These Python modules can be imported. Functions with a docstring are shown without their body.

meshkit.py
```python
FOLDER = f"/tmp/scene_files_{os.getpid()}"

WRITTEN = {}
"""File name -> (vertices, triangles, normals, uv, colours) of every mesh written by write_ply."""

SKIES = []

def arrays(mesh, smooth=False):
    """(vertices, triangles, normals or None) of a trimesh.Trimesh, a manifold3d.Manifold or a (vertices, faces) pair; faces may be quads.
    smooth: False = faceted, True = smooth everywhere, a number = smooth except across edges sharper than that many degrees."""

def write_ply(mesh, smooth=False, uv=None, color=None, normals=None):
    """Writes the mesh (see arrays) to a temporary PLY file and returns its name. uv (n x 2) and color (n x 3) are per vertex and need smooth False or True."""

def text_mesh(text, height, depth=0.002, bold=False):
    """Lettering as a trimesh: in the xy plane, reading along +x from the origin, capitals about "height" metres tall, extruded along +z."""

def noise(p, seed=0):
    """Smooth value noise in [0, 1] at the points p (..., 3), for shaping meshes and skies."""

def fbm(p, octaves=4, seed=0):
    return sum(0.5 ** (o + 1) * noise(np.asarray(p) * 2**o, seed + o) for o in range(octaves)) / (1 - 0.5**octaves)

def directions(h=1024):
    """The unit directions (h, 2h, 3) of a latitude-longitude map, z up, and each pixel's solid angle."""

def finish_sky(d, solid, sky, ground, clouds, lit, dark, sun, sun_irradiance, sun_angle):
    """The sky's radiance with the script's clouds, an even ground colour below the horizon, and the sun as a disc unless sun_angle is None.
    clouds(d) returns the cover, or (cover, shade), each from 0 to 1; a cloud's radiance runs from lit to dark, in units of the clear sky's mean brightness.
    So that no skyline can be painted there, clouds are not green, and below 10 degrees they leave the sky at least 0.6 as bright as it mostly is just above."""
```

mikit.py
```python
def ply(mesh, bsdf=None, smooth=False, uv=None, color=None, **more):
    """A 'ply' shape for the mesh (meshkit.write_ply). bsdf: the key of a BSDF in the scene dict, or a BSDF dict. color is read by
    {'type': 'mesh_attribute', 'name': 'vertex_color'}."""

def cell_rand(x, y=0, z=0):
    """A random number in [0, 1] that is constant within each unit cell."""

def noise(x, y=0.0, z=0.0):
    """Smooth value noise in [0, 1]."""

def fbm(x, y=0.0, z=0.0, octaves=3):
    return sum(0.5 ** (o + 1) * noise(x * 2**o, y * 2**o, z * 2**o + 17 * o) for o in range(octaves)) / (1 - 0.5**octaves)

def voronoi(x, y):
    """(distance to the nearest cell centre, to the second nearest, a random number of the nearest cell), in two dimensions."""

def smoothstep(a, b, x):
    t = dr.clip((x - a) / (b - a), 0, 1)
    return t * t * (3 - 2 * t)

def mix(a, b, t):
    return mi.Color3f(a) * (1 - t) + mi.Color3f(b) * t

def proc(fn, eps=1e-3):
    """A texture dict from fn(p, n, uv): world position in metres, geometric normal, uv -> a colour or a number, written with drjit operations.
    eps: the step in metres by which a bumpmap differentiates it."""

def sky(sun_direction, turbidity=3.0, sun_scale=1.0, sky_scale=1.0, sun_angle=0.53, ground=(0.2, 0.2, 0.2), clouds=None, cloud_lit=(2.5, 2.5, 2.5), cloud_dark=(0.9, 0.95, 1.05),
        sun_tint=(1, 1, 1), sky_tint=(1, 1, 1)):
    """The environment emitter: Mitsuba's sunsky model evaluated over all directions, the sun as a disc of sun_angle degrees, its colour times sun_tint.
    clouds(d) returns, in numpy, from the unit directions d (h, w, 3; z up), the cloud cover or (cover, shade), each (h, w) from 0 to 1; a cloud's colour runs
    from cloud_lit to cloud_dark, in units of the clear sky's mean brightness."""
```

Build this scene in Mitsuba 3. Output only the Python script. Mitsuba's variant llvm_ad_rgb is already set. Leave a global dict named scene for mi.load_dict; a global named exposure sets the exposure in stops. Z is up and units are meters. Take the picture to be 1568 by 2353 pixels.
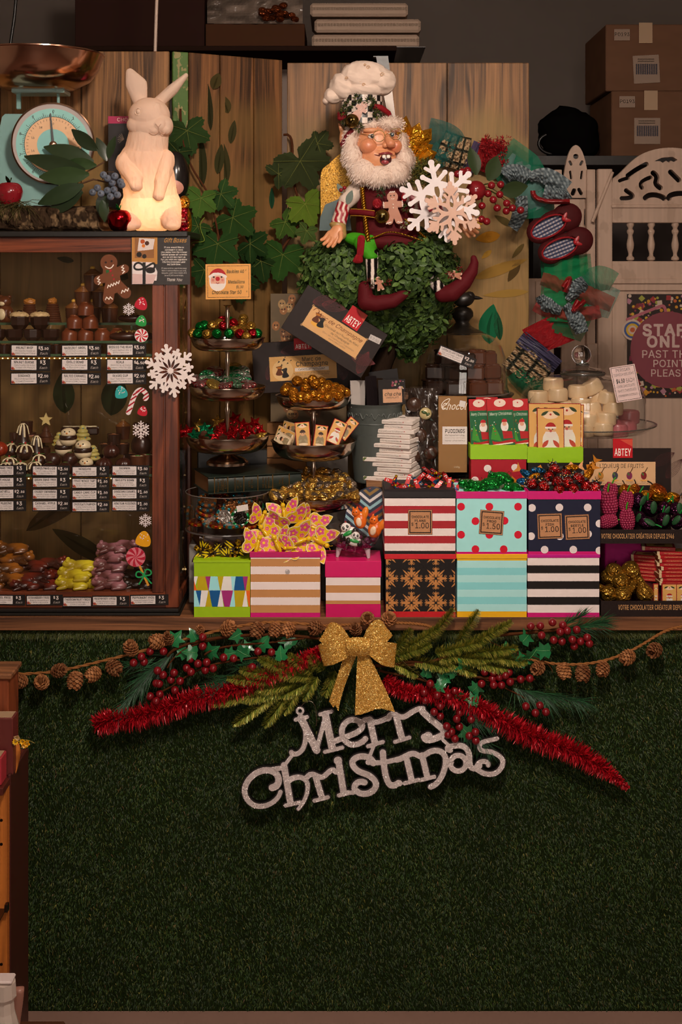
import math, random, glob
import drjit as dr
import numpy as np, trimesh, mitsuba as mi, mikit, meshkit
import shapely, shapely.affinity as aff
from shapely.geometry import Polygon, Point, LineString, box as sbox, MultiPolygon
from shapely.ops import unary_union
T4 = mi.ScalarTransform4f
scene, labels = {}, {}
rng = np.random.default_rng(7); random.seed(7)
# ---------------------------------------------------------------- camera, light, exposure
CAMY, CAMZ, F = -3.0, 1.71, 3000.0
scene['camera'] = {'type': 'perspective', 'fov': 2*math.degrees(math.atan(784/F)), 'fov_axis': 'x', 'near_clip': .05, 'far_clip': 50.,
    'principal_point_offset_y': (1176.5-620)/2353,
    'to_world': T4().look_at(origin=[0, CAMY, CAMZ], target=[0, 0, CAMZ], up=[0, 0, 1])}
exposure = 0.0
WINDOW_RAD = (5.0, 4.3, 3.75)
KEY = dict(pos=(0.12, -1.75, 2.62), aim=(0.02, 0.1, 1.30), r=.13, rad=(235, 198, 168))
KEY2 = dict(pos=(0.75, -1.35, 2.72), aim=(0.3, .1, 1.35), r=.07, rad=(160, 125, 98))
# ---------------------------------------------------------------- pixel <-> world, frames
def S(d): return .001*(3+d)/3
def P(px, py, d): s = S(d); return np.array([(px-784)*s, d, CAMZ-(py-620)*s])
def mat(cols, o):
    m = np.eye(4); m[:3, 0], m[:3, 1], m[:3, 2] = cols; m[:3, 3] = o; return m
def FR(px, py, d, roll=0, yaw=0, pitch=0, s=None):
    """frame facing the viewer: x right, y up, z towards the viewer; one unit is one pixel at that depth"""
    s = S(d) if s is None else s
    R = rot('y', yaw) @ rot('x', pitch) @ rot('z', roll)
    B = mat([(s, 0, 0), (0, 0, s), (0, -s, 0)], P(px, py, d))
    return B @ R
def GR(px, py, d, rz=0, s=None):
    """world-aligned frame at a point: x right, y away, z up; unit = one pixel at that depth"""
    s = S(d) if s is None else s
    return mat([(s, 0, 0), (0, s, 0), (0, 0, s)], P(px, py, d)) @ rot('z', rz)
def rot(ax, deg):
    return trimesh.transformations.rotation_matrix(math.radians(deg), {'x': [1, 0, 0], 'y': [0, 1, 0], 'z': [0, 0, 1]}[ax])
def tr(x, y, z): m = np.eye(4); m[:3, 3] = (x, y, z); return m
def sc(a, b=None, c=None): b = a if b is None else b; return np.diag([a, b, a if c is None else c, 1.])
def WF(x, y, z, rz=0): return tr(x, y, z) @ rot('z', rz)
def lin(h):
    if not isinstance(h, str): return np.asarray(h, float)
    c = np.array([int(h[i:i+2], 16) for i in (0, 2, 4)])/255.
    return np.where(c <= .04045, c/12.92, ((c+.055)/1.055)**2.4)
def mixc(a, b, t): return lin(a)*(1-t)+lin(b)*t
def jit(h, k=.12, r=None): r = r or random; return np.clip(lin(h)*(1+r.uniform(-k, k)), 0, 1)
# ---------------------------------------------------------------- a flat colour per face, carried in the texture coordinates (meshes of one BSDF can then be joined)
def cply(mesh, bsdf, smooth=True, color=None, **more):
    v, f = np.asarray(mesh[0], float), np.asarray(mesh[1], int); n = meshkit.arrays((v, f), True)[2] if smooth else None; uv = None
    if color is not None:
        c = np.sqrt(np.clip(np.asarray(color, float), 0, 1)); t = c[f]
        if np.abs(t-t[:, :1]).max() > 2e-3:
            v = v[f].reshape(-1, 3); n = None if n is None else n[f].reshape(-1, 3); c = np.repeat(t.mean(1), 3, 0); f = np.arange(len(v)).reshape(-1, 3)
        q = np.round(c*255); uv = np.c_[q[:, 0]*256+q[:, 1]+.5, q[:, 2]+.5]
    path = meshkit.write_ply((v, f), False, uv, None, normals=n)
    return {'type': 'ply', 'filename': path, 'face_normals': n is None, 'bsdf': {'type': 'ref', 'id': bsdf}, **more}
def face_colour(p, n, uv):
    r = dr.floor(uv.x/256); return dr.square(mi.Color3f(r, dr.floor(uv.x-r*256), dr.floor(uv.y))/255)
# ---------------------------------------------------------------- mesh builder
_sph = {}
def icos(n):
    if n not in _sph: _sph[n] = trimesh.creation.icosphere(subdivisions=n)
    return _sph[n]
_tri = {}
def tri2(poly):
    try: v, f = trimesh.creation.triangulate_polygon(poly, engine='earcut')
    except Exception: return np.zeros((0, 2)), np.zeros((0, 3), int)
    return np.asarray(v), np.asarray(f)
def polys(g):
    if g.is_empty: return []
    return [x for x in getattr(g, 'geoms', [g]) if x.geom_type == 'Polygon' and x.area > 1e-12]
class M:
    def __init__(s, T=None): s.T = np.eye(4) if T is None else T; s.v, s.f, s.c, s.n = [], [], [], 0
    def add(s, mesh, col, smooth=False, T=None):
        if hasattr(mesh, 'to_mesh'): m = mesh.to_mesh(); mesh = (m.vert_properties[:, :3], m.tri_verts)
        if isinstance(mesh, tuple): v, f = np.asarray(mesh[0], float), np.asarray(mesh[1], int)
        else: v, f = np.asarray(mesh.vertices, float), np.asarray(mesh.faces, int)
        if len(f) == 0: return s
        if f.shape[1] == 4: f = np.vstack([f[:, [0, 1, 2]], f[:, [0, 2, 3]]])
        if smooth is False: v = v[f].reshape(-1, 3); f = np.arange(len(v)).reshape(-1, 3)
        elif smooth is not True:
            m = trimesh.graph.smooth_shade(trimesh.Trimesh(v, f, process=False), angle=math.radians(smooth), facet_minarea=None)
            v, f = np.array(m.vertices), np.array(m.faces)
        c = col(v) if callable(col) else np.broadcast_to(lin(col), (len(v), 3))
        X = s.T if T is None else s.T @ T
        if np.linalg.det(X[:3, :3]) < 0: f = f[:, ::-1]
        s.v.append(v @ X[:3, :3].T + X[:3, 3]); s.f.append(f+s.n); s.c.append(np.array(c, float)); s.n += len(v)
        return s
    def merge(s, o, T=None):
        X = s.T if T is None else s.T @ T
        for v, c in zip(o.v, o.c): s.v.append(v @ X[:3, :3].T + X[:3, 3]); s.c.append(c)
        k = 0
        for f in o.f: s.f.append(f+s.n)
        s.n += o.n; return s
    def box(s, x0, x1, y0, y1, z0, z1, col, bev=0, T=None):
        if bev <= 0: return s.add(trimesh.creation.box(bounds=[[x0, y0, z0], [x1, y1, z1]]), col, False, T)
        q = []
        for a in (0, 1):
            for b in (0, 1):
                for c in (0, 1):
                    p = np.array([[x0, x1][a], [y0, y1][b], [z0, z1][c]]); d = np.array([1-2*a, 1-2*b, 1-2*c])*bev
                    for k in range(3): e = d.copy(); e[k] = 0; q.append(p+e)
        return s.add(trimesh.convex.convex_hull(np.array(q)), col, False, T)
    def quad(s, a, b, c, d, col): return s.add((np.array([a, b, c, d], float), np.array([[0, 1, 2, 3]])), col)
    def sph(s, c, r, col, sub=2, T=None):
        r = np.broadcast_to(r, 3); m = icos(sub); X = tr(*c) @ np.eye(4) if T is None else tr(*c) @ T
        return s.add((m.vertices*r, m.faces), col, True, X)
    def lathe(s, prof, col, n=32, smooth=40, T=None, a0=0, a1=2*math.pi, yaxis=False):
        prof = np.asarray(prof, float); full = abs(a1-a0-2*math.pi) < 1e-6
        th = np.linspace(a0, a1, n+1)[:-1] if full else np.linspace(a0, a1, n+1); k = len(th); m = len(prof)
        if yaxis: v = np.stack([prof[:, None, 0]*np.cos(th), np.broadcast_to(prof[:, None, 1], (m, k)), -prof[:, None, 0]*np.sin(th)], -1).reshape(-1, 3)
        else: v = np.stack([prof[:, None, 0]*np.cos(th), prof[:, None, 0]*np.sin(th), np.broadcast_to(prof[:, None, 1], (m, k))], -1).reshape(-1, 3)
        f = []
        for i in range(m-1):
            for j in range(k if full else k-1):
                a, b = i*k+j, i*k+(j+1) % k; f.append([a, b, b+k, a+k])
        f = np.array(f); f = np.vstack([f[:, [0, 1, 2]], f[:, [0, 2, 3]]])
        mm = trimesh.Trimesh(v, f, process=False); mm.merge_vertices(); mm.update_faces(mm.nondegenerate_faces())
        return s.add(mm, col, smooth, T)
    def tube(s, pts, r, col, n=8, T=None, caps=True, smooth=True, closed=False):
        p = np.asarray(pts, float); k = len(p); r = np.broadcast_to(r, k).astype(float)
        t = np.gradient(p, axis=0); t /= np.linalg.norm(t, axis=1, keepdims=True)+1e-12
        a = np.cross(t[0], [0, 0, 1.] if abs(t[0][2]) < .9 else [1., 0, 0]); A = []
        for i in range(k):
            a = a-t[i]*np.dot(a, t[i]); a /= np.linalg.norm(a)+1e-12; A.append(a)
        A = np.array(A); B = np.cross(t, A); an = np.arange(n)*2*np.pi/n
        v = (p[:, None]+r[:, None, None]*(np.cos(an)[None, :, None]*A[:, None]+np.sin(an)[None, :, None]*B[:, None])).reshape(-1, 3)
        i, j = np.meshgrid(np.arange(k-1), np.arange(n), indexing='ij'); i, j = i.ravel(), j.ravel()
        q = np.stack([i*n+j, i*n+(j+1) % n, (i+1)*n+(j+1) % n, (i+1)*n+j], -1)
        f = np.vstack([q[:, [0, 1, 2]], q[:, [0, 2, 3]]])
        if caps and not closed:
            v = np.vstack([v, p[0], p[-1]]); L = len(v); jj = np.arange(n)
            f = np.vstack([f, np.stack([jj*0+L-2, (jj+1) % n, jj], 1), np.stack([jj*0+L-1, (k-1)*n+jj, (k-1)*n+(jj+1) % n], 1)])
        return s.add((v, f), col, smooth, T)
    def cyl(s, p0, p1, r, col, n=20, r1=None, T=None):
        return s.tubeflat(p0, p1, r, r if r1 is None else r1, col, n, T)
    def tubeflat(s, p0, p1, r0, r1, col, n, T):
        p0, p1 = np.array(p0, float), np.array(p1, float); h = np.linalg.norm(p1-p0)
        m = trimesh.geometry.align_vectors([0, 0, 1], (p1-p0)/h)
        return s.lathe([(1e-6, 0), (r0, 0), (r1, h), (1e-6, h)], col, n, 40, (np.eye(4) if T is None else T) @ tr(*p0) @ m)
    def flat(s, g, z, col, T=None):
        for p in polys(g):
            v, f = tri2(p)
            if len(f): s.add((np.c_[v, np.full(len(v), z)], f), col, True, T)
        return s
    def ext(s, g, z0, z1, col, T=None, side=None):
        for p in polys(g):
            try: m = trimesh.creation.extrude_polygon(p, z1-z0, engine='earcut')
            except Exception: continue
            m.apply_translation([0, 0, z0])
            if side is None: s.add(m, col, False, T)
            else:
                k = m.face_normals[:, 2] > .5
                s.add((m.vertices, m.faces[k]), col, False, T); s.add((m.vertices, m.faces[~k]), side, False, T)
        return s
    def grid(s, X, col, smooth=True, T=None, wrap=False):
        X = np.asarray(X, float); m, k = X.shape[:2]; jmax = k if wrap else k-1
        i, j = np.meshgrid(np.arange(m-1), np.arange(jmax), indexing='ij'); i, j = i.ravel(), j.ravel()
        q = np.stack([i*k+j, i*k+(j+1) % k, (i+1)*k+(j+1) % k, (i+1)*k+j], -1)
        return s.add((X.reshape(-1, 3), q), col, smooth, T)
    def text(s, t, x, y, h, col, z=0, bold=0, ital=0, cond=1., align='c', T=None, res=30, width=None, jitter=0):
        g, w = text_geo(t, bold, res); k = h
        if width: cond = width/(w*k) if w else 1
        x0 = x-(w*k*cond)/2 if align == 'c' else x-(w*k*cond if align == 'r' else 0)
        for vv, ff in g:
            u = vv*k
            s.add((np.c_[x0+u[:, 0]*cond+ital*u[:, 1], y+u[:, 1], np.full(len(u), z)], ff), col, True, T)
        return s
    def emit(s, key, material):
        if not s.f: return key
        v, f, c = np.vstack(s.v), np.vstack(s.f), np.vstack(s.c)
        scene[key] = cply((v, f), 'mat_'+material, smooth=True, color=c); return key
_gl = {}
def glyph(ch, bold, res):
    k = (ch, bold, res)
    if k in _gl: return _gl[k]
    from PIL import Image, ImageDraw, ImageFont
    fk = ('font', res)
    if fk not in _gl:
        _gl[fk] = ImageFont.truetype(glob.glob('/opt/blender-*/*/datafiles/fonts/Inter.woff2')[0], res)
    font = _gl[fk]; cap = res*.727; up = 3
    adv = font.getlength(ch)+2*bold*res*.03
    fk2 = ('font', res*up)
    if fk2 not in _gl: _gl[fk2] = ImageFont.truetype(glob.glob('/opt/blender-*/*/datafiles/fonts/Inter.woff2')[0], res*up)
    f2 = _gl[fk2]; sw = int(round(bold*res*up*.03))
    x0, y0, x1, y1 = f2.getbbox(ch, anchor='ls', stroke_width=sw)
    if x1-x0 < 1 or y1-y0 < 1: _gl[k] = ([], adv/cap); return _gl[k]
    im = Image.new('L', (int(x1-x0)+8, int(y1-y0)+8)); ImageDraw.Draw(im).text((4-x0, 4-y0), ch, 255, f2, anchor='ls', stroke_width=sw)
    on = np.pad(np.asarray(im) > 127, ((0, 0), (1, 1))).astype(np.int8)
    rows, st = np.nonzero(np.diff(on, axis=1) == 1); en = np.nonzero(np.diff(on, axis=1) == -1)[1]
    if not len(rows): _gl[k] = ([], adv/cap); return _gl[k]
    g = shapely.union_all(shapely.box(st, -rows-1, en, -rows)).buffer(.5).buffer(-.5).simplify(1.15 if res < 60 else .8)
    q = 1/(cap*up); out = []
    for p in polys(aff.affine_transform(g, [q, 0, 0, q, (x0-4)*q+bold*.04, (4-y0)*q])):
        out.append(tri2(p))
    _gl[k] = (out, adv/cap); return _gl[k]
def text_geo(t, bold, res):
    x, out = 0, []
    for ch in t:
        g, a = glyph(ch, bold, res)
        out += [(v+[x, 0], f) for v, f in g]; x += a
    return out, x
# ---------------------------------------------------------------- naming
_cnt = {}
def numbered(k):
    n = _cnt.get(k, 0); _cnt[k] = n+1
    return k if n == 0 else f'{k}_{n:03d}'
def thing(kind, label, cat, group=None, kindtag=None):
    k = numbered(kind); labels[k] = {'label': label, 'category': cat}
    if group: labels[k]['group'] = group
    if kindtag: labels[k]['kind'] = kindtag
    return k
def flakes(parent, m, n, size, cols, tilt=.8, lift=.0006):
    """tiny real metallic glitter flakes strewn over the surface of m"""
    v, f = np.vstack(m.v), np.vstack(m.f); a, b, c = v[f[:, 0]], v[f[:, 1]], v[f[:, 2]]; N = np.cross(b-a, c-a); A = np.linalg.norm(N, axis=1)
    i = rng.choice(len(f), n, p=A/A.sum()); u, w = rng.random((2, n)); fl = u+w > 1; u[fl], w[fl] = 1-u[fl], 1-w[fl]
    N = N[i]/(A[i][:, None]+1e-12); N *= np.where(N[:, 1:2] > 0, -1, 1); q = a[i]+(b-a)[i]*u[:, None]+(c-a)[i]*w[:, None]+N*lift
    t = N+rng.normal(size=(n, 3))*tilt*.5; t /= np.linalg.norm(t, axis=1, keepdims=True); x = np.cross(t, rng.normal(size=(n, 3))); x /= np.linalg.norm(x, axis=1, keepdims=True); y = np.cross(t, x)
    h = size*rng.uniform(.6, 1.1, n)[:, None]; V = np.stack([q-x*h, q-y*h, q+x*h, q+y*h], 1).reshape(-1, 3); k = np.arange(n)[:, None]*4
    pal = np.array([lin(h_) for h_ in cols]); C = np.repeat(pal[rng.integers(len(pal), size=n)], 4, 0)
    key = numbered(parent+'__glitter_flakes'); scene[key] = cply((V, np.concatenate([k+[0, 1, 2], k+[0, 2, 3]])), 'mat_flake', smooth=False, color=C); labels[key] = {'kind': 'stuff'}
def part(parent, kind, m, material, label=None, stuff=False):
    k = numbered(parent+'__'+kind); m.emit(k, material)
    if label: labels.setdefault(k, {})['label'] = label
    if stuff: labels.setdefault(k, {})['kind'] = 'stuff'
    return k
def one(kind, m, material, label, cat, group=None, kindtag=None):
    k = thing(kind, label, cat, group, kindtag); m.emit(k, material); return k
def struct(key, m, material):
    m.emit(key, material); labels[key] = {'kind': 'structure'}; return key
# ---------------------------------------------------------------- materials
VC = mikit.proc(face_colour)
def two(b): return {'type': 'twosided', 'bsdf': b}
def prin(**k): return {'type': 'principled', 'base_color': VC, **k}
from mikit import proc, noise as nz, fbm, voronoi, cell_rand, smoothstep, mix
scene['matte'] = two({'type': 'diffuse', 'reflectance': VC})
scene['paper'] = two(prin(roughness=.55, specular=.3))
scene['satin'] = two(prin(roughness=.38, specular=.5))
scene['gloss'] = two(prin(roughness=.14, specular=.5, clearcoat=.6, clearcoat_gloss=.95))
scene['choc'] = two(prin(roughness=.3, specular=.5))
scene['metal'] = two(prin(roughness=.16, metallic=1.))
scene['brushed'] = two(prin(roughness=.3, metallic=1.))
scene['flake'] = two(prin(roughness=.35, metallic=.45, specular=.8))
scene['velvet'] = two(prin(roughness=.75, specular=.2, sheen=.35, sheen_tint=.8))
def crinkle(p, n, uv): return fbm(p.x*170, p.y*170, p.z*170, 2)
scene['foil'] = {'type': 'bumpmap', 'scale': .006, 'arbitrary': proc(crinkle, 4e-4), 'bsdf': two(prin(roughness=.2, metallic=.85, specular=.6))}
def sparkle(p, n, uv): return cell_rand(p.x*850, p.y*850, p.z*850)
scene['glitter'] = {'type': 'bumpmap', 'scale': .0022, 'arbitrary': proc(sparkle, 7e-4), 'bsdf': two(prin(roughness=.32, metallic=.4, specular=.8))}
scene['glass'] = {'type': 'thindielectric', 'int_ior': 1.5}
scene['solidglass'] = {'type': 'dielectric', 'int_ior': 1.5}
def woodtex(dark, light, sx, sz, axis='z', tone=None, ring=6.):
    d, l = mi.Color3f(lin(dark).tolist()), mi.Color3f(lin(light).tolist())
    def fn(p, n, uv):
        a, b = (p.x+p.y*.6, p.z) if axis == 'z' else (p.z+p.y, p.x)
        w = fbm(a*sx*.3, b*sz*.5, 3., 2)
        g = fbm(a*sx+w*ring, b*sz, 1.7, 3)
        fine = nz(a*sx*7, b*sz*2.5, 5.)
        t = dr_clip(smoothstep(.25, .75, g)*.8+fine*.3-.05)
        return mix(d, l, t)
    return fn
def dr_clip(x): return dr.clip(x, 0, 1)
scene['mahogany'] = two({'type': 'principled', 'base_color': proc(woodtex('3a170c', '854226', 60, 5)), 'roughness': .33, 'specular': .5})
scene['mahogany_rail'] = two({'type': 'principled', 'base_color': proc(woodtex('3a170c', '854226', 60, 5, 'x')), 'roughness': .33, 'specular': .5})
scene['oak'] = two({'type': 'principled', 'base_color': proc(woodtex('3d2416', '8a5a3a', 70, 4, 'x')), 'roughness': .5, 'specular': .3})
scene['pine'] = two({'type': 'principled', 'base_color': proc(woodtex('8a4a1c', 'c8762f', 60, 3)), 'roughness': .5, 'specular': .3})
def boards(p, n, uv):
    b = dr.floor((p.x+5)/.13); r = cell_rand(b, 3)
    a = p.x*95+p.y*40+r*50
    w = fbm(a*.12, p.z*2.2, r*9, 3)
    g = fbm(a+w*9, p.z*3.2, r*7, 3); f = nz(a*5, p.z*9, 2.)
    knot = smoothstep(.62, .8, fbm(p.x*11+r*31, p.z*4.2, 4., 2))
    t = dr_clip(smoothstep(.14, .86, g)*.9+f*.38-.16)
    wood = mix(mi.Color3f(lin('3a2616').tolist()), mi.Color3f(lin('a07248').tolist()), t)
    wood = mix(wood, mi.Color3f(lin('3a2616').tolist()), knot*.55)
    paint = mix(mi.Color3f(lin('77602f').tolist()), mi.Color3f(lin('957643').tolist()), fbm(p.x*7, p.z*7, 1., 3))
    k = smoothstep(.35, .65, fbm(p.x*5, p.z*5, 8., 3)*.7+smoothstep(2.25, 1.75, p.z)*.55-.05)
    return mix(wood, paint, k*.72)
scene['boards'] = two({'type': 'principled', 'base_color': proc(boards), 'roughness': .5, 'specular': .25})
def boards_mid_shaded(p, n, uv):
    c = boards(p, n, uv); return c*mi.Color3f(.6, .52, .46)  # shade of the angled middle panel, multiplied into the board colour
scene['boards_brown'] = two({'type': 'principled', 'base_color': proc(boards_mid_shaded), 'roughness': .5, 'specular': .25})
def greenflake(p, n, uv):
    k = smoothstep(.6, .68, fbm(p.x*130, p.z*90, 2., 3))
    return mix(mi.Color3f(lin('46642a').tolist()), mi.Color3f(lin('8f7f54').tolist()), k*.8)
scene['greenboard'] = two({'type': 'principled', 'base_color': proc(greenflake), 'roughness': .5, 'specular': .25})
def bark(p, n, uv):
    g = fbm(p.x*45, p.y*45, p.z*22, 4); k = smoothstep(.5, .72, fbm(p.x*70, p.z*60, 3., 3))
    return mix(mix(mi.Color3f(.012, .009, .007), mi.Color3f(.07, .04, .022), g), mi.Color3f(.3, .19, .1), k*.55)
def barkh(p, n, uv): return fbm(p.x*60, p.y*60, p.z*30, 4)
scene['bark'] = {'type': 'bumpmap', 'scale': .03, 'arbitrary': proc(barkh, 8e-4), 'bsdf': two({'type': 'diffuse', 'reflectance': proc(bark)})}
def plaster(c):
    c = mi.Color3f(lin(c).tolist())
    def fn(p, n, uv): return c*(.86+.28*fbm(p.x*3+p.y*3, p.z*3, 1., 4))
    return fn
scene['wallpaint'] = two({'type': 'diffuse', 'reflectance': proc(plaster('6a605a'))})
scene['shoppaint'] = two({'type': 'diffuse', 'reflectance': proc(plaster('d0c4b8'))})
scene['floorpaint'] = two({'type': 'principled', 'base_color': proc(plaster('8a6c60')), 'roughness': .5})
def oldwhite(p, n, uv):
    k = smoothstep(.64, .72, fbm(p.x*24+p.y*9, p.z*16, 3., 4)); g = nz(p.x*160, p.z*5, 2.)
    return mix(mi.Color3f(lin('b59a88').tolist())*(.84+.16*g), mi.Color3f(lin('7d6552').tolist()), k*.3)
scene['oldwhite'] = two({'type': 'principled', 'base_color': proc(oldwhite), 'roughness': .5, 'specular': .3})
def carton(p, n, uv): return mi.Color3f(lin('674a39').tolist())*(.85+.3*fbm(p.x*12, p.z*30, p.y*12, 3))
scene['carton'] = two({'type': 'diffuse', 'reflectance': proc(carton)})
for k in list(scene):
    if k not in ('camera',): scene['mat_'+k] = scene.pop(k)
# ---------------------------------------------------------------- lamps behind and above the camera's view
def spot_lamp(k, label):
    p, q = np.array(k['pos'], float), np.array(k['aim'], float); d = (q-p)/np.linalg.norm(q-p)
    R = trimesh.geometry.align_vectors([0, 0, 1], d); X = tr(*p) @ R; r = k['r']
    t = thing('ceiling_spotlight', label, 'lamp')
    part(t, 'housing', M(X).lathe([(1e-5, -.16), (r*.8, -.16), (r*1.1, -.1), (r*1.12, .07), (r*1.05, .07), (r*1.02, -.02)], '202020', 28), 'satin')
    part(t, 'stem', M().cyl(p-d*.15, (p[0], p[1], 3.0), .012, '202020'), 'satin')
    kk = t+'__lamp_face'
    m = M(X); m.lathe([(1e-6, 0), (r, 0)], 'ffffff', 28); v, f = np.vstack(m.v), np.vstack(m.f)
    nrm = np.cross(v[f[0, 1]]-v[f[0, 0]], v[f[0, 2]]-v[f[0, 0]])
    if nrm @ d < 0: f = f[:, ::-1]
    scene[kk] = cply((v, f), 'mat_matte', emitter={'type': 'area', 'radiance': {'type': 'rgb', 'value': list(k['rad'])}})
spot_lamp(KEY, 'large black ceiling spotlight above the aisle in front of the counter')
spot_lamp(KEY2, 'small black ceiling spotlight above the right half of the counter')
# ---------------------------------------------------------------- room
struct('floor', M().box(-2.4, 2.4, -4.2, 2.3, -.06, 0, '8a6c60'), 'floorpaint')
struct('wall_back', M().box(-2.4, 2.4, 2.1, 2.2, 0, 3.1, '8c7d74'), 'wallpaint')
struct('wall_left', M().box(-2.5, -2.4, -4.2, 2.2, 0, 3.1, '8c7d74'), 'shoppaint')
struct('wall_right', M().box(2.4, 2.5, -4.2, 2.2, 0, 3.1, '8c7d74'), 'shoppaint')
struct('wall_front', M().box(-2.4, 2.4, -4.3, -4.2, 0, 3.1, '8c7d74'), 'shoppaint')
struct('ceiling', M().box(-2.5, 2.5, -4.3, 2.2, 3.0, 3.1, '8c7d74'), 'shoppaint')
CT = .912   # worktop height
# ---------------------------------------------------------------- counter and artificial grass
cn = thing('counter', 'shop counter with brown timber top edge and artificial grass front', 'counter')
part(cn, 'worktop', M().box(-1.25, 1.25, -.004, .64, CT-.030, CT, '6b4630', .0015), 'oak', 'brown timber worktop')
part(cn, 'carcass', M().box(-1.22, 1.22, .012, .62, 0, CT-.030, '1b2411'), 'matte')
def grass():
    n = 150000; v = []; w = rng.uniform(.0006, .0013, n); L = rng.uniform(.004, .009, n)
    x = rng.uniform(-.95, 1.0, n); z = rng.uniform(.006, CT-.031, n)
    top = rng.random(n) < .05; z = np.where(top, CT-.034-rng.uniform(0, .012, n), z); L = np.where(top, L*1.7, L)
    clump = meshkit.noise(np.c_[x*22, z*22, z*0], 3); ang = rng.normal(0, .75, n)+(clump-.5)*1.6+.25
    up = np.where(rng.random(n) < .18, 1., -1.); out = rng.uniform(.25, 1.0, n)
    d = np.c_[np.sin(ang)*.8, -out, np.cos(ang)*up*.8]; d /= np.linalg.norm(d, axis=1, keepdims=True)
    side = np.cross(d, np.c_[rng.normal(0, .4, n), -np.ones(n), rng.normal(0, .4, n)]); side /= np.linalg.norm(side, axis=1, keepdims=True)
    o = np.c_[x, np.full(n, .012), z]; mid = o+d*(L*.6)[:, None]
    tip = o+d*L[:, None]+np.c_[np.zeros(n), np.zeros(n), -L*.35]
    s_ = side*w[:, None]
    V = np.stack([o-s_, o+s_, mid-s_*.9, mid+s_*.9, tip], 1).reshape(-1, 3)
    b = np.arange(n)[:, None]*5; Fc = np.concatenate([b+[0, 1, 3], b+[0, 3, 2], b+[2, 3, 4]], 0)
    pal = np.array([lin(h) for h in ('2a4518', '35521c', '243c16', '3f551c', '4a5a20', '565c24', '28481c', '85803a', '6e5630')])
    ci = rng.choice(len(pal), n, p=[.2, .18, .18, .15, .12, .07, .07, .015, .015]); C = pal[ci]*rng.uniform(.55, 1.25, n)[:, None]
    C = np.where(top[:, None], C*.6+lin('6a6a30')*.4, C)
    C = C*(.6+.8*meshkit.fbm(np.c_[x*9, z*9, z*0], 3, 5))[:, None]
    return V, Fc, np.repeat(C, 5, 0)
V, Fc, C = grass()
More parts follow.
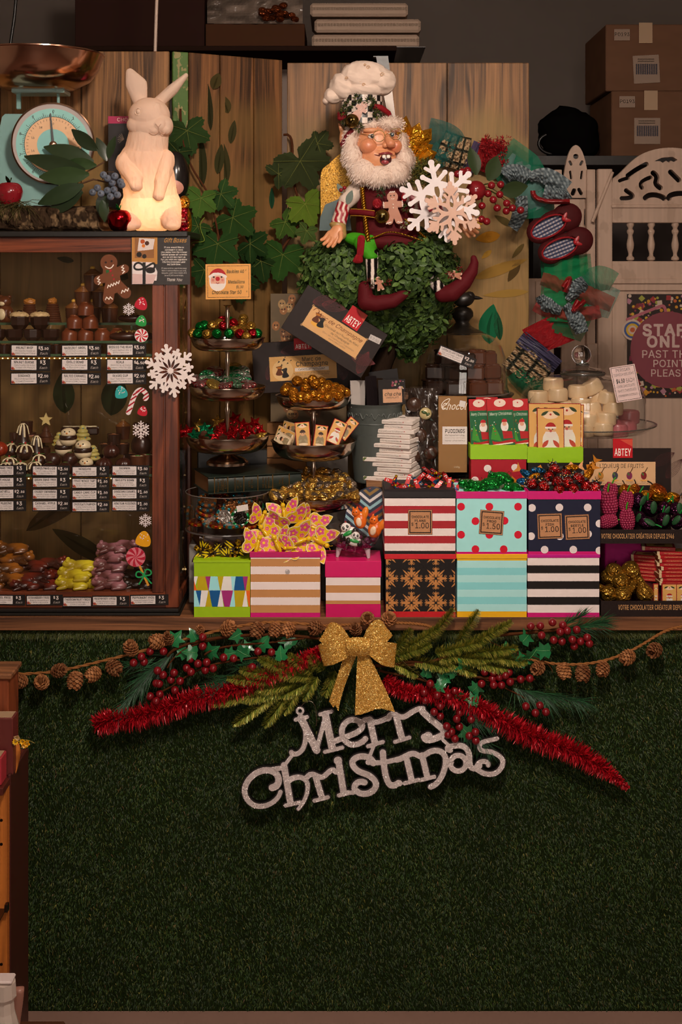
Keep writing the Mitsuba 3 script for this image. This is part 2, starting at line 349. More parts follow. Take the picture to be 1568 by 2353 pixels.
gk = thing('artificial_grass', 'dark green artificial grass matting covering the counter front', 'artificial grass', None, 'stuff')
scene[gk] = cply((V, Fc), 'mat_paper', smooth=False, color=np.clip(C*.58, 0, 1))
# ---------------------------------------------------------------- folding screen of printed boards
sn = thing('folding_screen', 'folding screen of weathered wooden boards with painted leaves behind the counter display', 'screen')
def plank(px0, d0, px1, d1, ztop, mt, z0=CT, th=.012, gap=.0012):
    a, b = P(px0, 0, d0), P(px1, 0, d1); a[2] = b[2] = 0; u = (b-a)/np.linalg.norm(b-a); n = np.array([-u[1], u[0], 0])
    a = a+u*gap; b = b-u*gap
    L = np.linalg.norm(b-a); m = M(mat([u, n, (0, 0, 1)], a)); m.box(0, L, 0, th, z0, ztop, '9a7448', .0015)
    part(sn, 'plank', m, mt)
ZT = 2.268
for x0, x1 in ((-330, -180), (-180, 0), (0, 186), (186, 390)): plank(x0, .333, x1, .333, ZT, 'boards')
plank(396, .335, 434, .350, ZT, 'greenboard')
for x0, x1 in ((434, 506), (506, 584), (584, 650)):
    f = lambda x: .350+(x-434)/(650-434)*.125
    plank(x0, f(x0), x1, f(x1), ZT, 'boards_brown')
for x0, x1 in ((659, 831), (831, 1028), (1028, 1217)): plank(x0, .50, x1, .50, ZT-.003, 'boards')
def leafpoly(L, w, bend=0., n=14):
    t = np.linspace(0, 1, n); hw = w*np.sin(np.pi*t**.85)**.8*.5; c = bend*np.sin(np.pi*t)
    return Polygon(np.vstack([np.c_[hw+c, t*L], np.c_[-hw+c, t*L][::-1]])).buffer(0)
def motif(px, py, d, L, w, ang, col, bend=0, seed=0, yaw=0):
    g = aff.rotate(leafpoly(L, w, bend), ang, origin=(0, 0))
    m = M(FR(px, py, d, yaw=yaw)); m.flat(g, .3, col)
    if py > 690 or d < .48: m.flat(aff.rotate(leafpoly(L*.8, w*.16, bend), ang, origin=(0, 0)), .5, mixc(col, '101408', .5))
    part(sn, 'painted_leaf', m, 'matte')
DF = .4985
motif(1125, 790, DF, 92, 46, -6, '1c5a3c', -6); motif(1150, 782, DF, 70, 20, 8, '20452e')
for a in ((1110, 515, 46, 18, 70, '96702e'), (1150, 540, 58, 26, 100, 'a06c24'), (1130, 575, 30, 12, 130, '9a7430'), (1195, 600, 55, 20, 150, '4a3a22'), (1180, 520, 50, 16, 60, '4f4226'), (1205, 560, 44, 12, 140, '5a4a2a'), (1090, 640, 130, 26, -70, '8a6a34'), (1215, 670, 105, 18, 95, '8f7038')):
    motif(a[0], a[1], DF, a[2], a[3], a[4], a[5])
for a in ((985, 430, 60, 22, 30, '6a5a34'), (760, 420, 90, 30, -50, '6a5a34')): motif(a[0], a[1], DF, a[2], a[3], a[4], a[5])
for a in ((485, 300, 110, 16, 4, '2c2a1a'), (500, 400, 70, 22, -8, '34321e'), (465, 430, 120, 26, 2, '2c2c1a'), (522, 420, 95, 24, 6, '36331e'), (530, 330, 55, 18, -10, '37341f'), (490, 205, 40, 26, -20, '403820'), (525, 260, 45, 26, 20, '403820'), (625, 480, 50, 12, 0, '1c3a26')):
    dd = .350+(a[0]-434)/216*.125-.004
    motif(a[0], a[1], dd, a[2], a[3], a[4], a[5], yaw=0)
for a in ((150, 950, 95, 50, 4, '28391f'), (255, 955, 100, 60, -10, '26361e'), (295, 640, 60, 30, 60, '20301c'), (170, 600, 40, 14, 80, '20301c'), (60, 1220, 230, 50, -55, '4a3a20'), (250, 1290, 150, 40, 60, '3f3820')):
    motif(a[0], a[1], .331, a[2], a[3], a[4], a[5])
# ---------------------------------------------------------------- glass display cabinet
cb = thing('display_cabinet', 'mahogany framed glass display cabinet full of chocolates on the left of the counter', 'cabinet')
CX0, CX1, CY0, CY1 = -.95, P(411, 0, .03)[0], .03, .285
zt, zb = P(0, 545, .03)[2], P(0, 1396, .03)[2]
def zpx(py, d=.03): return P(0, py, d)[2]
def xpx(px, d=.03): return P(px, 0, d)[0]
part(cb, 'top_rail', M().box(CX0, CX1, CY0, CY0+.03, zpx(580), zt, '7a3420', .001), 'mahogany_rail')
part(cb, 'bottom_rail', M().box(CX0, CX1, CY0, CY0+.03, zb, zpx(1360), '7a3420', .001), 'mahogany_rail')
mst = M()
mst.box(xpx(350), xpx(376), CY0-.002, CY0+.03, zpx(1362), zpx(579), '7a3420', .001)
mst.box(xpx(375), xpx(381), CY0+.004, CY0+.03, zpx(1362), zpx(579), '3a150c')
mst.box(xpx(380), xpx(410), CY0-.003, CY0+.03, zb, zpx(579), '7a3420', .0015)
part(cb, 'stile', mst, 'mahogany')
part(cb, 'top_board', M().box(CX0, xpx(433), CY0-.012, CY1+.01, zt, zpx(531), '15120f', .002), 'satin', 'black top board')
part(cb, 'plinth', M().box(CX0, xpx(417), .008, CY1+.008, CT, zpx(1404), '120f0c', .002).box(CX0, xpx(413), .016, CY1, zpx(1404), zb, '14100d', .002), 'satin', 'black plinth')
part(cb, 'rear_post', M().box(CX1-.02, CX1, CY1-.02, CY1, zb, zt, '7a3420', .001), 'mahogany')
part(cb, 'side_rail', M().box(CX1-.016, CX1, CY0+.03, CY1-.02, zb, zpx(1372), '7a3420', .001), 'mahogany')
def pane(parent, kind, x0, x1, y0, y1, z0, z1, th=None):
    m = M()
    if abs(y1-y0) < 1e-9: m.quad((x0, y0, z0), (x1, y0, z0), (x1, y0, z1), (x0, y0, z1), 'ffffff')
    elif abs(x1-x0) < 1e-9: m.quad((x0, y0, z0), (x0, y1, z0), (x0, y1, z1), (x0, y0, z1), 'ffffff')
    else: m.quad((x0, y0, z0), (x1, y0, z0), (x1, y1, z0), (x0, y1, z0), 'ffffff')
    part(parent, kind, m, 'glass')
GY = CY0+.004
pane(cb, 'glass_pane', CX0, xpx(351), GY, GY, zpx(1362), zpx(579))
pane(cb, 'glass_pane', CX1-.004, CX1-.004, CY0+.03, CY1-.02, zb+.02, zt)
pane(cb, 'glass_pane', CX0, CX1-.02, CY1-.004, CY1-.004, zb, zt)
part(cb, 'floor_board', M().box(CX0, CX1-.005, CY0+.03, CY1-.02, zb, zpx(1357, .06), '3a150c'), 'mahogany_rail')
def shelf(py, d0, d1, x0=CX0, x1=None):
    x1 = CX1-.022 if x1 is None else x1; z = zpx(py, d0)
    pane(cb, 'glass_shelf', x0, x1, d0, d1, z, z)
    part(cb, 'shelf_edge', M().box(x0, x1, d0-.001, d0+.001, z-.003, z+.003, '3c5238'), 'gloss', 'green glass shelf edge')
    return z
SH1a, SH1b, SH1 = shelf(744, .17, .255), shelf(786, .10, .17), shelf(816, .045, .255)
SH2 = shelf(1092, .045, .255)
part(cb, 'riser', M().box(xpx(150, .17), xpx(154, .17), .172, .25, SH1, SH1a, '4a6048').box(xpx(300, .17), xpx(304, .17), .172, .25, SH1, SH1a, '4a6048').box(xpx(120, .1), xpx(124, .1), .102, .168, SH1, SH1b, '4a6048').box(xpx(270, .1), xpx(274, .1), .102, .168, SH1, SH1b, '4a6048'), 'gloss')
def led(z, y, x0, x1, n, rad=(30, 15, 4)):
    t = thing('fairy_light_strip', 'gold fairy light strip along the upper glass shelf of the cabinet' if z > 1.4 else 'gold fairy light strip along the lower glass shelf of the cabinet', 'string lights')
    part(t, 'tape', M().box(x0, x1, y-.0012, y+.001, z-.0022, z+.0022, 'b98a35'), 'brushed')
    m = M()
    for x in np.linspace(x0+.005, x1-.005, n): m.box(x-.0014, x+.0014, y-.0018, y-.0011, z-.0011, z+.0011, 'ffffff')
    scene[t+'__diode'] = cply((np.vstack(m.v), np.vstack(m.f)), 'mat_matte', emitter={'type': 'area', 'radiance': {'type': 'rgb', 'value': list(rad)}})
    labels[t+'__diode'] = {'kind': 'stuff'}
led(zpx(823, .043), .042, CX0, xpx(343), 42, (16, 8, 1.8)); led(zpx(1099, .043), .042, CX0, xpx(343), 42, (16, 8, 1.8))
m = M()
pts = [P(423+4*math.sin(i*.9), 660+i*18, .2+.03*math.sin(i*1.7)) for i in range(38)]
t = thing('fairy_light_cable', 'thin gold fairy light wire hanging down behind the right side glass of the cabinet', 'string lights')
part(t, 'wire', M().tube(pts, .0012, 'b98a35', 5), 'metal')
for q in pts[::4]: part(t, 'bulb', M().sph(q, .003, 'ffe0a0', 1), 'gloss')
# ---------------------------------------------------------------- background: back shelf, cartons, cords, carved door
DB = 1.25
bs = thing('back_shelf', 'long dark shelf on the back wall above the folding screen', 'shelf')
zsh = P(0, 105, DB)[2]
part(bs, 'board', M().box(P(160, 0, DB)[0], P(912, 0, DB)[0], DB, DB+.42, zsh-.016, zsh, '2a1d18', .002), 'matte')
part(bs, 'back_panel', M().box(P(430, 0, DB+.4)[0], P(912, 0, DB+.4)[0], DB+.40, DB+.42, 1.2, zsh-.016, 'a5938a'), 'matte', 'pale grey panel')
part(bs, 'upright', M().box(P(166, 0, DB)[0], P(178, 0, DB)[0], DB+.02, DB+.42, 0, zsh-.016, '2a1d18').box(P(890, 0, DB+.3)[0], P(905, 0, DB+.3)[0], DB+.3, DB+.40, 0, zsh-.016, 'a5938a'), 'satin')
one('carton', M().box(P(168, 0, DB)[0], P(468, 0, DB)[0], DB+.03, DB+.35, zsh, zsh+.26, '33211d', .002), 'matte', 'large dark brown carton on the left end of the back shelf', 'box')
bx = thing('carton', 'brown cardboard carton holding clear plastic bags on the back shelf', 'box')
part(bx, 'body', M().box(P(471, 0, DB)[0], P(700, 0, DB)[0], DB+.02, DB+.33, zsh, P(0, 52, DB)[2], '4a3022', .002), 'matte')
gb = thing('plastic_bag', 'clear crumpled plastic bag of orange sweets on the brown carton', 'bag')
X = np.zeros((14, 26, 3))
for i in range(14):
    for j in range(26):
        b = meshkit.fbm(np.array([i*.45, j*.4, 2.]), 3)
        q = P(476+j*8.8, 54-i*6, DB+.03+.10*(b-.5)+i*.008); X[i, j] = q
part(gb, 'film', M().grid(X, lambda v: np.repeat(np.clip(.05+.5*meshkit.fbm(v*26, 3, 4)[:, None]-.12, .01, 1), 3, 1)*[1, .75, .6]), 'gloss')
for i in range(22):
    q = P(610+random.uniform(-10, 70), 46-random.uniform(0, 34), DB+.0+random.uniform(-.01, .03))
    part(gb, 'sweet', M().sph(q, (.014, .014, .010), jit('8a4420', .3), 1), 'foil')
for i, (x0, x1, y0, y1, o) in enumerate(((716, 966, 68, 103, .0), (722, 970, 30, 66, .005), (712, 940, -6, 28, .0))):
    k = thing('foam_pack', ['white ribbed foam pack at the bottom of the stack on the back shelf', 'white ribbed foam pack in the middle of the stack on the back shelf', 'white ribbed foam pack topmost of the stack on the back shelf'][i], 'packaging', 'foam packs on the back shelf')
    m = M(); a, b = P(x0, y1, DB), P(x1, y0, DB); z0_ = zsh+i*.052; 
    m.box(a[0], b[0], DB+.05+o, DB+.38, z0_+.002, z0_+.046, 'b29a88', .008)
    for q in np.linspace(a[0]+.006, b[0]-.006, 34): m.cyl((q, DB+.05+o, z0_+.023), (q, DB+.047+o, z0_+.03), .0045, 'a08a7a', 6)
    part(k, 'foam', m, 'matte')
one('wire_tray', M().box(P(712, 0, DB)[0], P(980, 0, DB)[0], DB+.03, DB+.40, zsh, zsh+.002, '1c1614'), 'satin', 'black tray under the white foam packs on the back shelf', 'tray')
# cords
def cord(pts, d, r, col, label):
    p = np.array([P(x, y, d) for x, y in pts]); t = np.linspace(0, 1, len(p)); tt = np.linspace(0, 1, 24)
    one('power_cable', M().tube(np.c_[[np.interp(tt, t, p[:, k]) for k in range(3)]].T, r, col, 8), 'satin', label, 'cord')
cord([(20, 150), (24, 100), (33, 40), (40, -40), (44, -330)], .5, .0045, '0d0d0d', 'thin black cord hanging down above the weighing scale')
cord([(356, 150), (357, 110), (359, 40), (362, -40), (364, -330)], .5, .0045, 'b8a090', 'thin white cord hanging down above the ceramic rabbit')
# right cartons on a rack with black bag
DR = 1.35
rk = thing('storage_rack', 'dark storage rack carrying the two parcels behind the carved door', 'rack')
zr = P(0, 358, DR)[2]
part(rk, 'deck', M().box(P(1225, 0, DR)[0], 2.2, DR, DR+.5, zr-.03, zr, '17110f'), 'satin')
part(rk, 'back', M().box(P(1225, 0, DR)[0], 2.2, DR+.48, DR+.5, .2, zr-.03, '2a1a16'), 'satin')
part(rk, 'upright', M().box(P(1228, 0, DR)[0], P(1245, 0, DR)[0], DR+.02, DR+.48, 0, zr-.03, '17110f'), 'satin')
for i, (x0, y0, y1) in enumerate(((1406, 208, 358), (1394, 52, 206))):
    k = thing('parcel', ['brown cardboard parcel, lower of the two stacked behind the carved door', 'brown cardboard parcel on top of the other parcel at the upper right'][i], 'box')
    a, b = P(x0, y1, DR+.02), P(x0+330, y0, DR+.02)
    z0_ = zr if i == 0 else zprev; z1_ = z0_+(y1-y0)*S(DR+.02); zprev = z1_+.001
    part(k, 'body', M().box(a[0], b[0], DR+.02+.01*i, DR+.40, z0_, z1_, '8a6444', .003), 'carton')
    lm = M(FR(x0, (y0+y1)/2, DR+.017+.01*i)); lb = '8f7c6e'
    lm.flat(sbox(18, 36, 54, 62), .5, lb).text('P0193', 36, 46, 8, '2a2320', 1)
    gx = 50 if i else 52
    q = sbox(gx, -48, gx+60, 12) if not i else sbox(gx+12, -62, gx+72, 2)
    q = aff.rotate(q, 3 if i else 0); lm.flat(q, .5, lb); cx, cy = q.centroid.coords[0]
    for u in np.arange(-24, 24, 4.2): lm.flat(sbox(cx+u, cy-12, cx+u+2.6, cy+12), 1, '3b3a42')
    for u in range(2): lm.flat(sbox(cx-20, cy+17+u*5, cx+18, cy+19+u*5), 1, '55483f')
    part(k, 'label', lm, 'matte', 'grey printed address labels')
    part(k, 'tape', M(FR(x0, (y0+y1)/2, DR+.0175+.01*i)).flat(sbox(75, 30, 106, (y1-y0)/2), .3, 'a08468'), 'satin')
bg = M(); q = P(1325, 330, DR); 
sp = trimesh.creation.icosphere(subdivisions=3); vv = sp.vertices*[.105, .09, .10]; vv = vv+(meshkit.fbm(vv*20+5, 3)[:, None]-.5)*.04*sp.vertices
vv[:, 2] = np.maximum(vv[:, 2], -.075)
bg.add((vv, sp.faces), '0b0a0a', True, tr(q[0], DR+.14, zr+.075))
bk = thing('black_bag', 'black slumped bag beside the brown parcels behind the carved door', 'bag')
part(bk, 'body', bg, 'matte')
hp = [(q[0]-.06-.05*math.sin(a), DR+.1, zr+.05+.035*math.cos(a)) for a in np.linspace(0, math.pi, 12)]
part(bk, 'handle', M().tube(hp, .006, '0b0a0a', 8), 'satin')
# carved white door
DD = .98
dk = 'door_1'; labels[dk] = {'kind': 'structure'}
def dbox(kind, x0, y0, x1, y1, d0=DD, th=.03, bev=.002):
    a, b = P(x0, y1, DD), P(x1, y0, DD); part(dk, kind, M().box(a[0], b[0], d0, d0+th, a[2], b[2], 'c9b5a5', bev), 'oldwhite')
dbox('stile', 1375, 388, 1408, 1500); dbox('stile', 1700, 388, 1740, 1500); 
dbox('post', 1278, 388, 1296, 800, DD+.03); dbox('post', 1352, 388, 1372, 1000, DD+.02); dbox('side_panel', 1296, 455, 1352, 480, DD+.045, .02); dbox('side_panel', 1296, 640, 1352, 1000, DD+.045, .02)
dbox('rail', 1408, 476, 1700, 512); dbox('rail', 1408, 600, 1700, 668); dbox('rail', 1408, 640, 1700, 652, DD-.008); dbox('rail', 1405, 470, 1700, 478, DD-.006); dbox('panel', 1408, 668, 1700, 1500, DD+.008, .018)
dbox('rail', 1330, 800, 1352, 1200, DD+.01); dbox('rail', 1352, 790, 1408, 1500, DD+.012, .02)
dbox('side_panel', 1218, 640, 1280, 1200, DD+.05, .02); dbox('post', 1236, 646, 1250, 1200, DD+.04, .02)
for i, x in enumerate((1449, 1497, 1552, 1606, 1660)):
    prof = [(4, 0), (9, 3), (9, 8), (5, 12), (4.5, 18), (8, 30), (8.5, 40), (6, 52), (5, 60), (8, 66), (8, 70), (5, 74), (6, 78), (8.5, 82), (8.5, 88)]
    part(dk, 'baluster', M(GR(x, 600, DD+.015)).lathe(prof, 'c9b5a5', 16), 'oldwhite')
for i, x in enumerate((1310, 1338)):
    part(dk, 'baluster', M(GR(x, 640, DD+.05)).lathe([(4, 0), (9, 6), (5, 14), (8, 60), (5, 110), (8, 118), (5, 125), (6, 160)], 'c9b5a5', 12), 'oldwhite')
part(dk, 'brace', M().tube([P(1408, 395, DD), P(1362, 510, DD)], .006, 'c9b5a5', 6), 'oldwhite')
# fretwork crest (cut-out board)
def curve(pts, n=40):
    p = np.array(pts, float); from_ = np.linspace(0, 1, len(p)); from scipy.interpolate import CubicSpline
    return CubicSpline(from_, p)(np.linspace(0, 1, n))
top = [(1400, 452)] + curve([(1408, 410), (1440, 382), (1480, 352), (1540, 340), (1600, 352), (1650, 382), (1690, 412)]).tolist() + [(1700, 452), (1700, 472), (1400, 472)]
crest = Polygon(top)
def pp(pts, w): return LineString(curve(pts)).buffer(w)
holes = [pp([(1442, 404), (1462, 390), (1484, 378)], 5.5), Polygon([(1502, 371), (1520, 363), (1545, 361), (1556, 368), (1548, 373), (1540, 370), (1536, 375), (1530, 370), (1522, 375), (1516, 371)]),
  pp([(1423, 416), (1433, 412), (1442, 410)], 4), pp([(1438, 438), (1446, 444), (1452, 452), (1428, 456)], 5), pp([(1474, 432), (1473, 420), (1484, 412), (1494, 408)], 4.5), pp([(1500, 398), (1508, 410), (1506, 420), (1516, 432)], 6), pp([(1540, 396), (1550, 406), (1558, 414)], 6),
  pp([(1482, 455), (1500, 448), (1518, 452), (1524, 456)], 6), pp([(1536, 456), (1546, 447), (1570, 445), (1590, 452)], 6), pp([(1600, 400), (1620, 420), (1640, 440)], 8), pp([(1580, 380), (1600, 376), (1620, 388)], 6)]
crest = crest.difference(unary_union(holes))
crest = aff.affine_transform(crest, [1, 0, 0, -1, -1400, 472])
part(dk, 'fretwork', M(FR(1400, 472, DD+.012)).ext(crest, -8, 8, 'c9b5a5'), 'oldwhite', 'pierced scroll crest')
sc2 = Polygon([(1290, 455)]+curve([(1296, 400), (1308, 350), (1323, 334), (1338, 350), (1350, 400)]).tolist()+[(1358, 455)])
for h in (Point(1323, 360).buffer(6), pp([(1312, 378), (1309, 372)], 3), pp([(1334, 378), (1337, 372)], 3), pp([(1316, 445), (1319, 438)], 5), pp([(1335, 445), (1330, 436)], 4), pp([(1312, 410), (1310, 395)], 2.5), pp([(1335, 410), (1337, 395)], 2.5)): sc2 = sc2.difference(h)
sc2 = aff.affine_transform(sc2, [1, 0, 0, -1, -1290, 455])
part(dk, 'fretwork', M(FR(1290, 455, DD+.04)).ext(sc2, -6, 6, 'c9b5a5'), 'oldwhite')
# staff sign
sg = thing('staff_only_sign', 'maroon and sweets patterned sign reading STAFF ONLY on the white carved door', 'sign')
SX, SY, SDD = 1442, 676, DD+.002
W_, H_ = 240, 238
m = M(FR(SX, SY, SDD)); m.box(0, W_, -H_, 0, -3, 0, '241612')
rs = random.Random(5); circ = Point(95, -128).buffer(88, 40)
for i in range(420):
    x, y = rs.uniform(4, W_-4), rs.uniform(-H_+4, -4); r = rs.uniform(2, 4.5); k = rs.random()
    g = Point(x, y).buffer(r, 8) if k < .7 else aff.rotate(sbox(x-6, y-5, x+5, y+6), rs.uniform(0, 90))
    g = g.intersection(sbox(0, -H_, W_, 0)).difference(circ)
    m.flat(g, .4+.2*rs.random(), rs.choice(['8a2a2a', 'b07a20', '8a8a3a', 'a5502a', 'b09a8a', '702038', '6a2418', '9a6a78', 'b5902a']))
cane = pp([(0, 58), (40, 42), (70, 30), (84, 28), (88, 42), (86, 52)], 3.4); cane = aff.scale(cane, 1, -1, origin=(0, 0)).difference(circ)
m.flat(cane, .9, '9a5560')
for i in range(5): m.flat(Point(12, -82).buffer(24-i*4.6).difference(circ), 1+.1*i, ['b09a8a', '3a4a7a', 'b5902a', 'b09a8a', 'a5502a'][i])
m.flat(circ.intersection(sbox(0, -H_, W_, 0)), 1.6, '74363f')
for t_, y, h, b in (('STAFF', -95, 25, 1.6), ('ONLY', -121, 24, 1.6), ('PAST THIS', -146, 17, .4), ('POINT', -167, 16, .4), ('PLEASE', -189, 16, .4)):
    m.text(t_, 95 if t_ != 'PAST THIS' else 97, y, h, 'b59a94', 2, b, res=60)
part(sg, 'board', m, 'paper')
# ---------------------------------------------------------------- prototypes placed many times
class Proto:
    def __init__(s, **parts): s.d = {k: cply((np.vstack(m.v), np.vstack(m.f)), 'mat_'+mt, smooth=True, color=np.vstack(m.c)) for k, (m, mt) in parts.items()}
    def put(s, kind, X, label, cat, group=None):
        k = thing(kind, label, cat, group); tw = T4(np.asarray(X, float).tolist())
        for p, d in s.d.items(): scene[k if len(s.d) == 1 else k+'__'+p.rstrip('0123456789_')+('' if not p[-1].isdigit() else '_00'+p[-1])] = {**d, 'to_world': tw}
        return k
def euler(a, b, c): return rot('z', a) @ rot('x', b) @ rot('y', c)
def rr(a, b): return random.uniform(a, b)
# ---------------------------------------------------------------- gift boxes
def gift_box(x0, x1, yt, yb, label, slabs, d=0., depth=.14, front=None, lid=None, openbox=False, z0=None, lidcol=None, sides=None, fill='2a1c14'):
    """slabs: [(colour, y_top_px, y_bottom_px)] downward from yt; drawn all round"""
    a, b = P(x0, yb, d), P(x1, yt, d); s = S(d); z0 = a[2] if z0 is None else z0; zt_ = b[2]
    k = thing('gift_box', label, 'box'); m = M(); tot = yb-yt
    zz = lambda y: z0+(zt_-z0)*(yb-y)/tot
    for col, u, v in slabs: m.box(a[0], b[0], d, d+depth, zz(v), zz(u), col)
    part(k, 'body', m, 'paper')
    if lid:
        c, h = lid; mm = M(); e = .0018
        if openbox:
            for (p, q, r, t) in ((a[0]-e, b[0]+e, d-e, d+e), (a[0]-e, b[0]+e, d+depth-e, d+depth+e), (a[0]-e, a[0]+e, d, d+depth), (b[0]-e, b[0]+e, d, d+depth)): mm.box(p, q, r, t, zt_-h*s, zt_+.0015, c)
        else: mm.box(a[0]-e, b[0]+e, d-e, d+depth+e, zt_-h*s, zt_+.001, c, .0012)
        part(k, 'rim' if openbox else 'lid', mm, 'satin')
    if front:
        f = M(FR(x0, yb, d)); f.T = f.T @ sc(1, (zt_-z0)/(tot*s), 1); f.T[2, 3] = z0
        front(f, x1-x0, yb-yt); part(k, 'printed_front', f, 'paper')
        while PT: t_, li = PT.pop(0); part(k, 'price_tag', t_, 'paper', 'brown '+' '.join(li).lower()+' price tag')
    return k
def stripes(cols, y0, y1):
    n = len(cols); h = (y1-y0)/n
    return [(c, y0+i*h, y0+(i+1)*h) for i, c in enumerate(cols)]
WH = 'e4d6d2'
# --- top row on the right
PT = []
def price_tag(f, cx, cy, w, h, lines, price, r=0):
    PT.append((f := M(f.T), lines)); R = rot('z', r); X = tr(cx, cy, 0) @ R
    f.box(-w/2, w/2, -h/2, h/2, .2, 1.0, 'b5825c', 0, X); g = sbox(-w/2+3, -h/2+3, w/2-3, h/2-3)
    f.flat(g.difference(g.buffer(-2.4, join_style=2)), 1.2, '2a1a14', X)
    f.flat(sbox(-w/2, -h/2, w/2, h/2).difference(sbox(-w/2+1, -h/2+1, w/2-1, h/2-1)), 1.2, '5a3a28', X)
    for i, t in enumerate(lines): f.text(t, 0, h/2-19-i*8.6, 5.4, '2a1a14', 1.3, 1.2, T=X, width=w*.72 if t == 'CHOCOLATE' else None, res=40)
    f.text('$', -18, h/2-36, 6.5, '2a1a14', 1.3, .3, T=X, align='c', res=40); f.text(price, 4, h/2-42, 12.5, '2a1a14', 1.3, .3, T=X, width=34, res=40)
def f_plane(f, W, H): price_tag(f, 82, 74, 56, 56, ('CHOCOLATE', 'PLANE'), '1.00', 0)
def dots(f, W, H, pts, r, col, z=.5):
    for x, y in pts: f.flat(Point(x, y).buffer(r, 12).intersection(sbox(.5, 0, W-.5, H)), z, col)
def f_frog(f, W, H):
    dots(f, W, H, [(10, 110), (75, 110), (141, 110), (43, 77), (110, 78), (10, 46), (75, 46), (141, 46), (43, 13), (108, 13)], 8.8, 'c8102c')
    price_tag(f, 80, 74, 55, 55, ('CHOCOLATE', 'FROG'), '1.50', -4)
def f_fish(f, W, H):
    dots(f, W, H, [(8, 108), (71, 109), (136, 109), (6, 43), (72, 43), (137, 48), (37, 12), (103, 12), (163, 72), (163, 10)], 8.8, 'dccfce')
    price_tag(f, 49, 66, 57, 58, ('CHOCOLATE', 'FISH'), '1.00', 2); price_tag(f, 112, 64, 56, 57, ('CHOCOLATE', 'BEETLE'), '1.00', 2.5)
ZB = P(0, 1275, 0)[2]
RS = 'a3232b'
gift_box(884, 1047, 1131, 1272, 'red and white striped gift box with black rim and a CHOCOLATE PLANE price tag', stripes(['1c1517', WH, RS, WH, RS, WH, RS, WH, '1c1517'], 1125, 1272)[0:1]+stripes([WH, RS, WH, RS, WH, RS, WH], 1145, 1263)+[('1c1517', 1263, 1272)], front=f_plane, lid=('1c1517', 12), openbox=True, z0=ZB)
gift_box(1050, 1211, 1131, 1274, 'pale turquoise gift box with red dots and a CHOCOLATE FROG price tag', [('9fdcdb', 1131, 1267), ('c3106c', 1267, 1274)], front=f_frog, lid=('c3106c', 14), openbox=True, z0=ZB)
gift_box(1215, 1380, 1130, 1275, 'navy blue gift box with white dots and two price tags', [('181a33', 1130, 1267), ('c3106c', 1267, 1275)], front=f_fish, lid=('c3106c', 17), openbox=True, z0=ZB)
# --- bottom row on the right
def leafm(L, w): return leafpoly(L, w, 0, 10)
def f_damask(f, W, H):
    gold = 'b57a44'; o = []
    arm = unary_union([leafm(27, 7), aff.translate(aff.rotate(leafm(12, 4), 55, origin=(0, 0)), 0, 9), aff.translate(aff.rotate(leafm(12, 4), -55, origin=(0, 0)), 0, 9), Point(5, 22).buffer(2.6).difference(Point(5.4, 22).buffer(1.4)), Point(-5, 22).buffer(2.6).difference(Point(-5.4, 22).buffer(1.4))])
    dia = unary_union([aff.translate(leafm(24, 4), 0, 5), aff.translate(aff.rotate(leafm(9, 3), 50, origin=(0, 0)), 0, 8), aff.translate(aff.rotate(leafm(9, 3), -50, origin=(0, 0)), 0, 8)])
    mot = unary_union([aff.rotate(arm, q*90, origin=(0, 0)) for q in range(4)]+[aff.rotate(dia, 45+q*90, origin=(0, 0)) for q in range(4)]).difference(Point(0, 0).buffer(3))
    clip = sbox(1, 13, W-1, H-9)
    for i in range(4):
        for j in range(3):
            f.flat(aff.translate(mot, 4+i*56, 33+j*56).intersection(clip), .6, gold)
YB = 1418
gift_box(886, 1047, 1274, YB, 'black gift box with gold damask ornaments and red top and bottom bands', [('b81a22', 1274, 1284), ('17110f', 1284, 1405), ('b81a22', 1405, YB)], front=f_damask, lid=('c01c26', 11), z0=CT)
gift_box(1051, 1211, 1274, YB, 'turquoise striped gift box with yellow top and bottom bands', [('e0a814', 1274, 1288)]+stripes(['a6dbdb', '83cdd0']*3+['a6dbdb'], 1288, 1405)+[('e0a814', 1405, YB)], lid=('e0a814', 10), z0=CT)
gift_box(1213, 1378, 1275, YB, 'black and white striped gift box with magenta bands', [('b3107c', 1275, 1281)]+stripes([WH, '17110f']*3+[WH], 1281, 1408)+[('c3106c', 1408, YB)], lid=('b3107c', 7), z0=CT)
# --- left row
def f_tri(f, W, H):
    # band of two rows of bright trapezoids and triangles
    cols = {'w': 'e0dcd8', 'o': 'b5a010', 'p': '9c2c70', 't': '9adbe0', 'b': '10528a', 'r': 'e0641c'}
    y0, y1, y2 = 23, 59, 90
    def band(a, b, seq):
        for (xa0, xa1, xb0, xb1, c) in seq: f.flat(Polygon([(xb0, a), (xb1, a), (xa1, b), (xa0, b)]).intersection(sbox(0, 0, W, H)), .5, cols[c])
    band(y1, y2, [(0, 9, 0, 0.5, 'w'), (9, 26, 7, 33, 'o'), (26, 38, 33, 34, 'p'), (38, 54, 34, 60, 't'), (54, 68, 60, 62, 'o'), (68, 85, 62, 88, 'w'), (85, 96, 88, 92, 't'), (96, 112, 91, 117, 'b'), (112, 124, 117, 119, 'p'), (124, 130, 120, 130, 'o')])
    f.flat(Polygon([(0, y1), (7, y1), (0, y1+22)]), .55, 'e0641c')
    band(y0, y1, [(0, 4, 0, 14, 't'), (4, 17, 13, 14, 'b'), (17, 33, 13, 26, 'w'), (33, 36, 26, 40, 'o'), (34, 61, 42, 54, 'b'), (61, 64, 54, 68, 'w'), (62, 90, 70, 82, 'p'), (90, 92, 82, 95, 't'), (92, 118, 95, 111, 'o'), (118, 120, 111, 124, 'w'), (119, 130, 126, 130, 'r')])
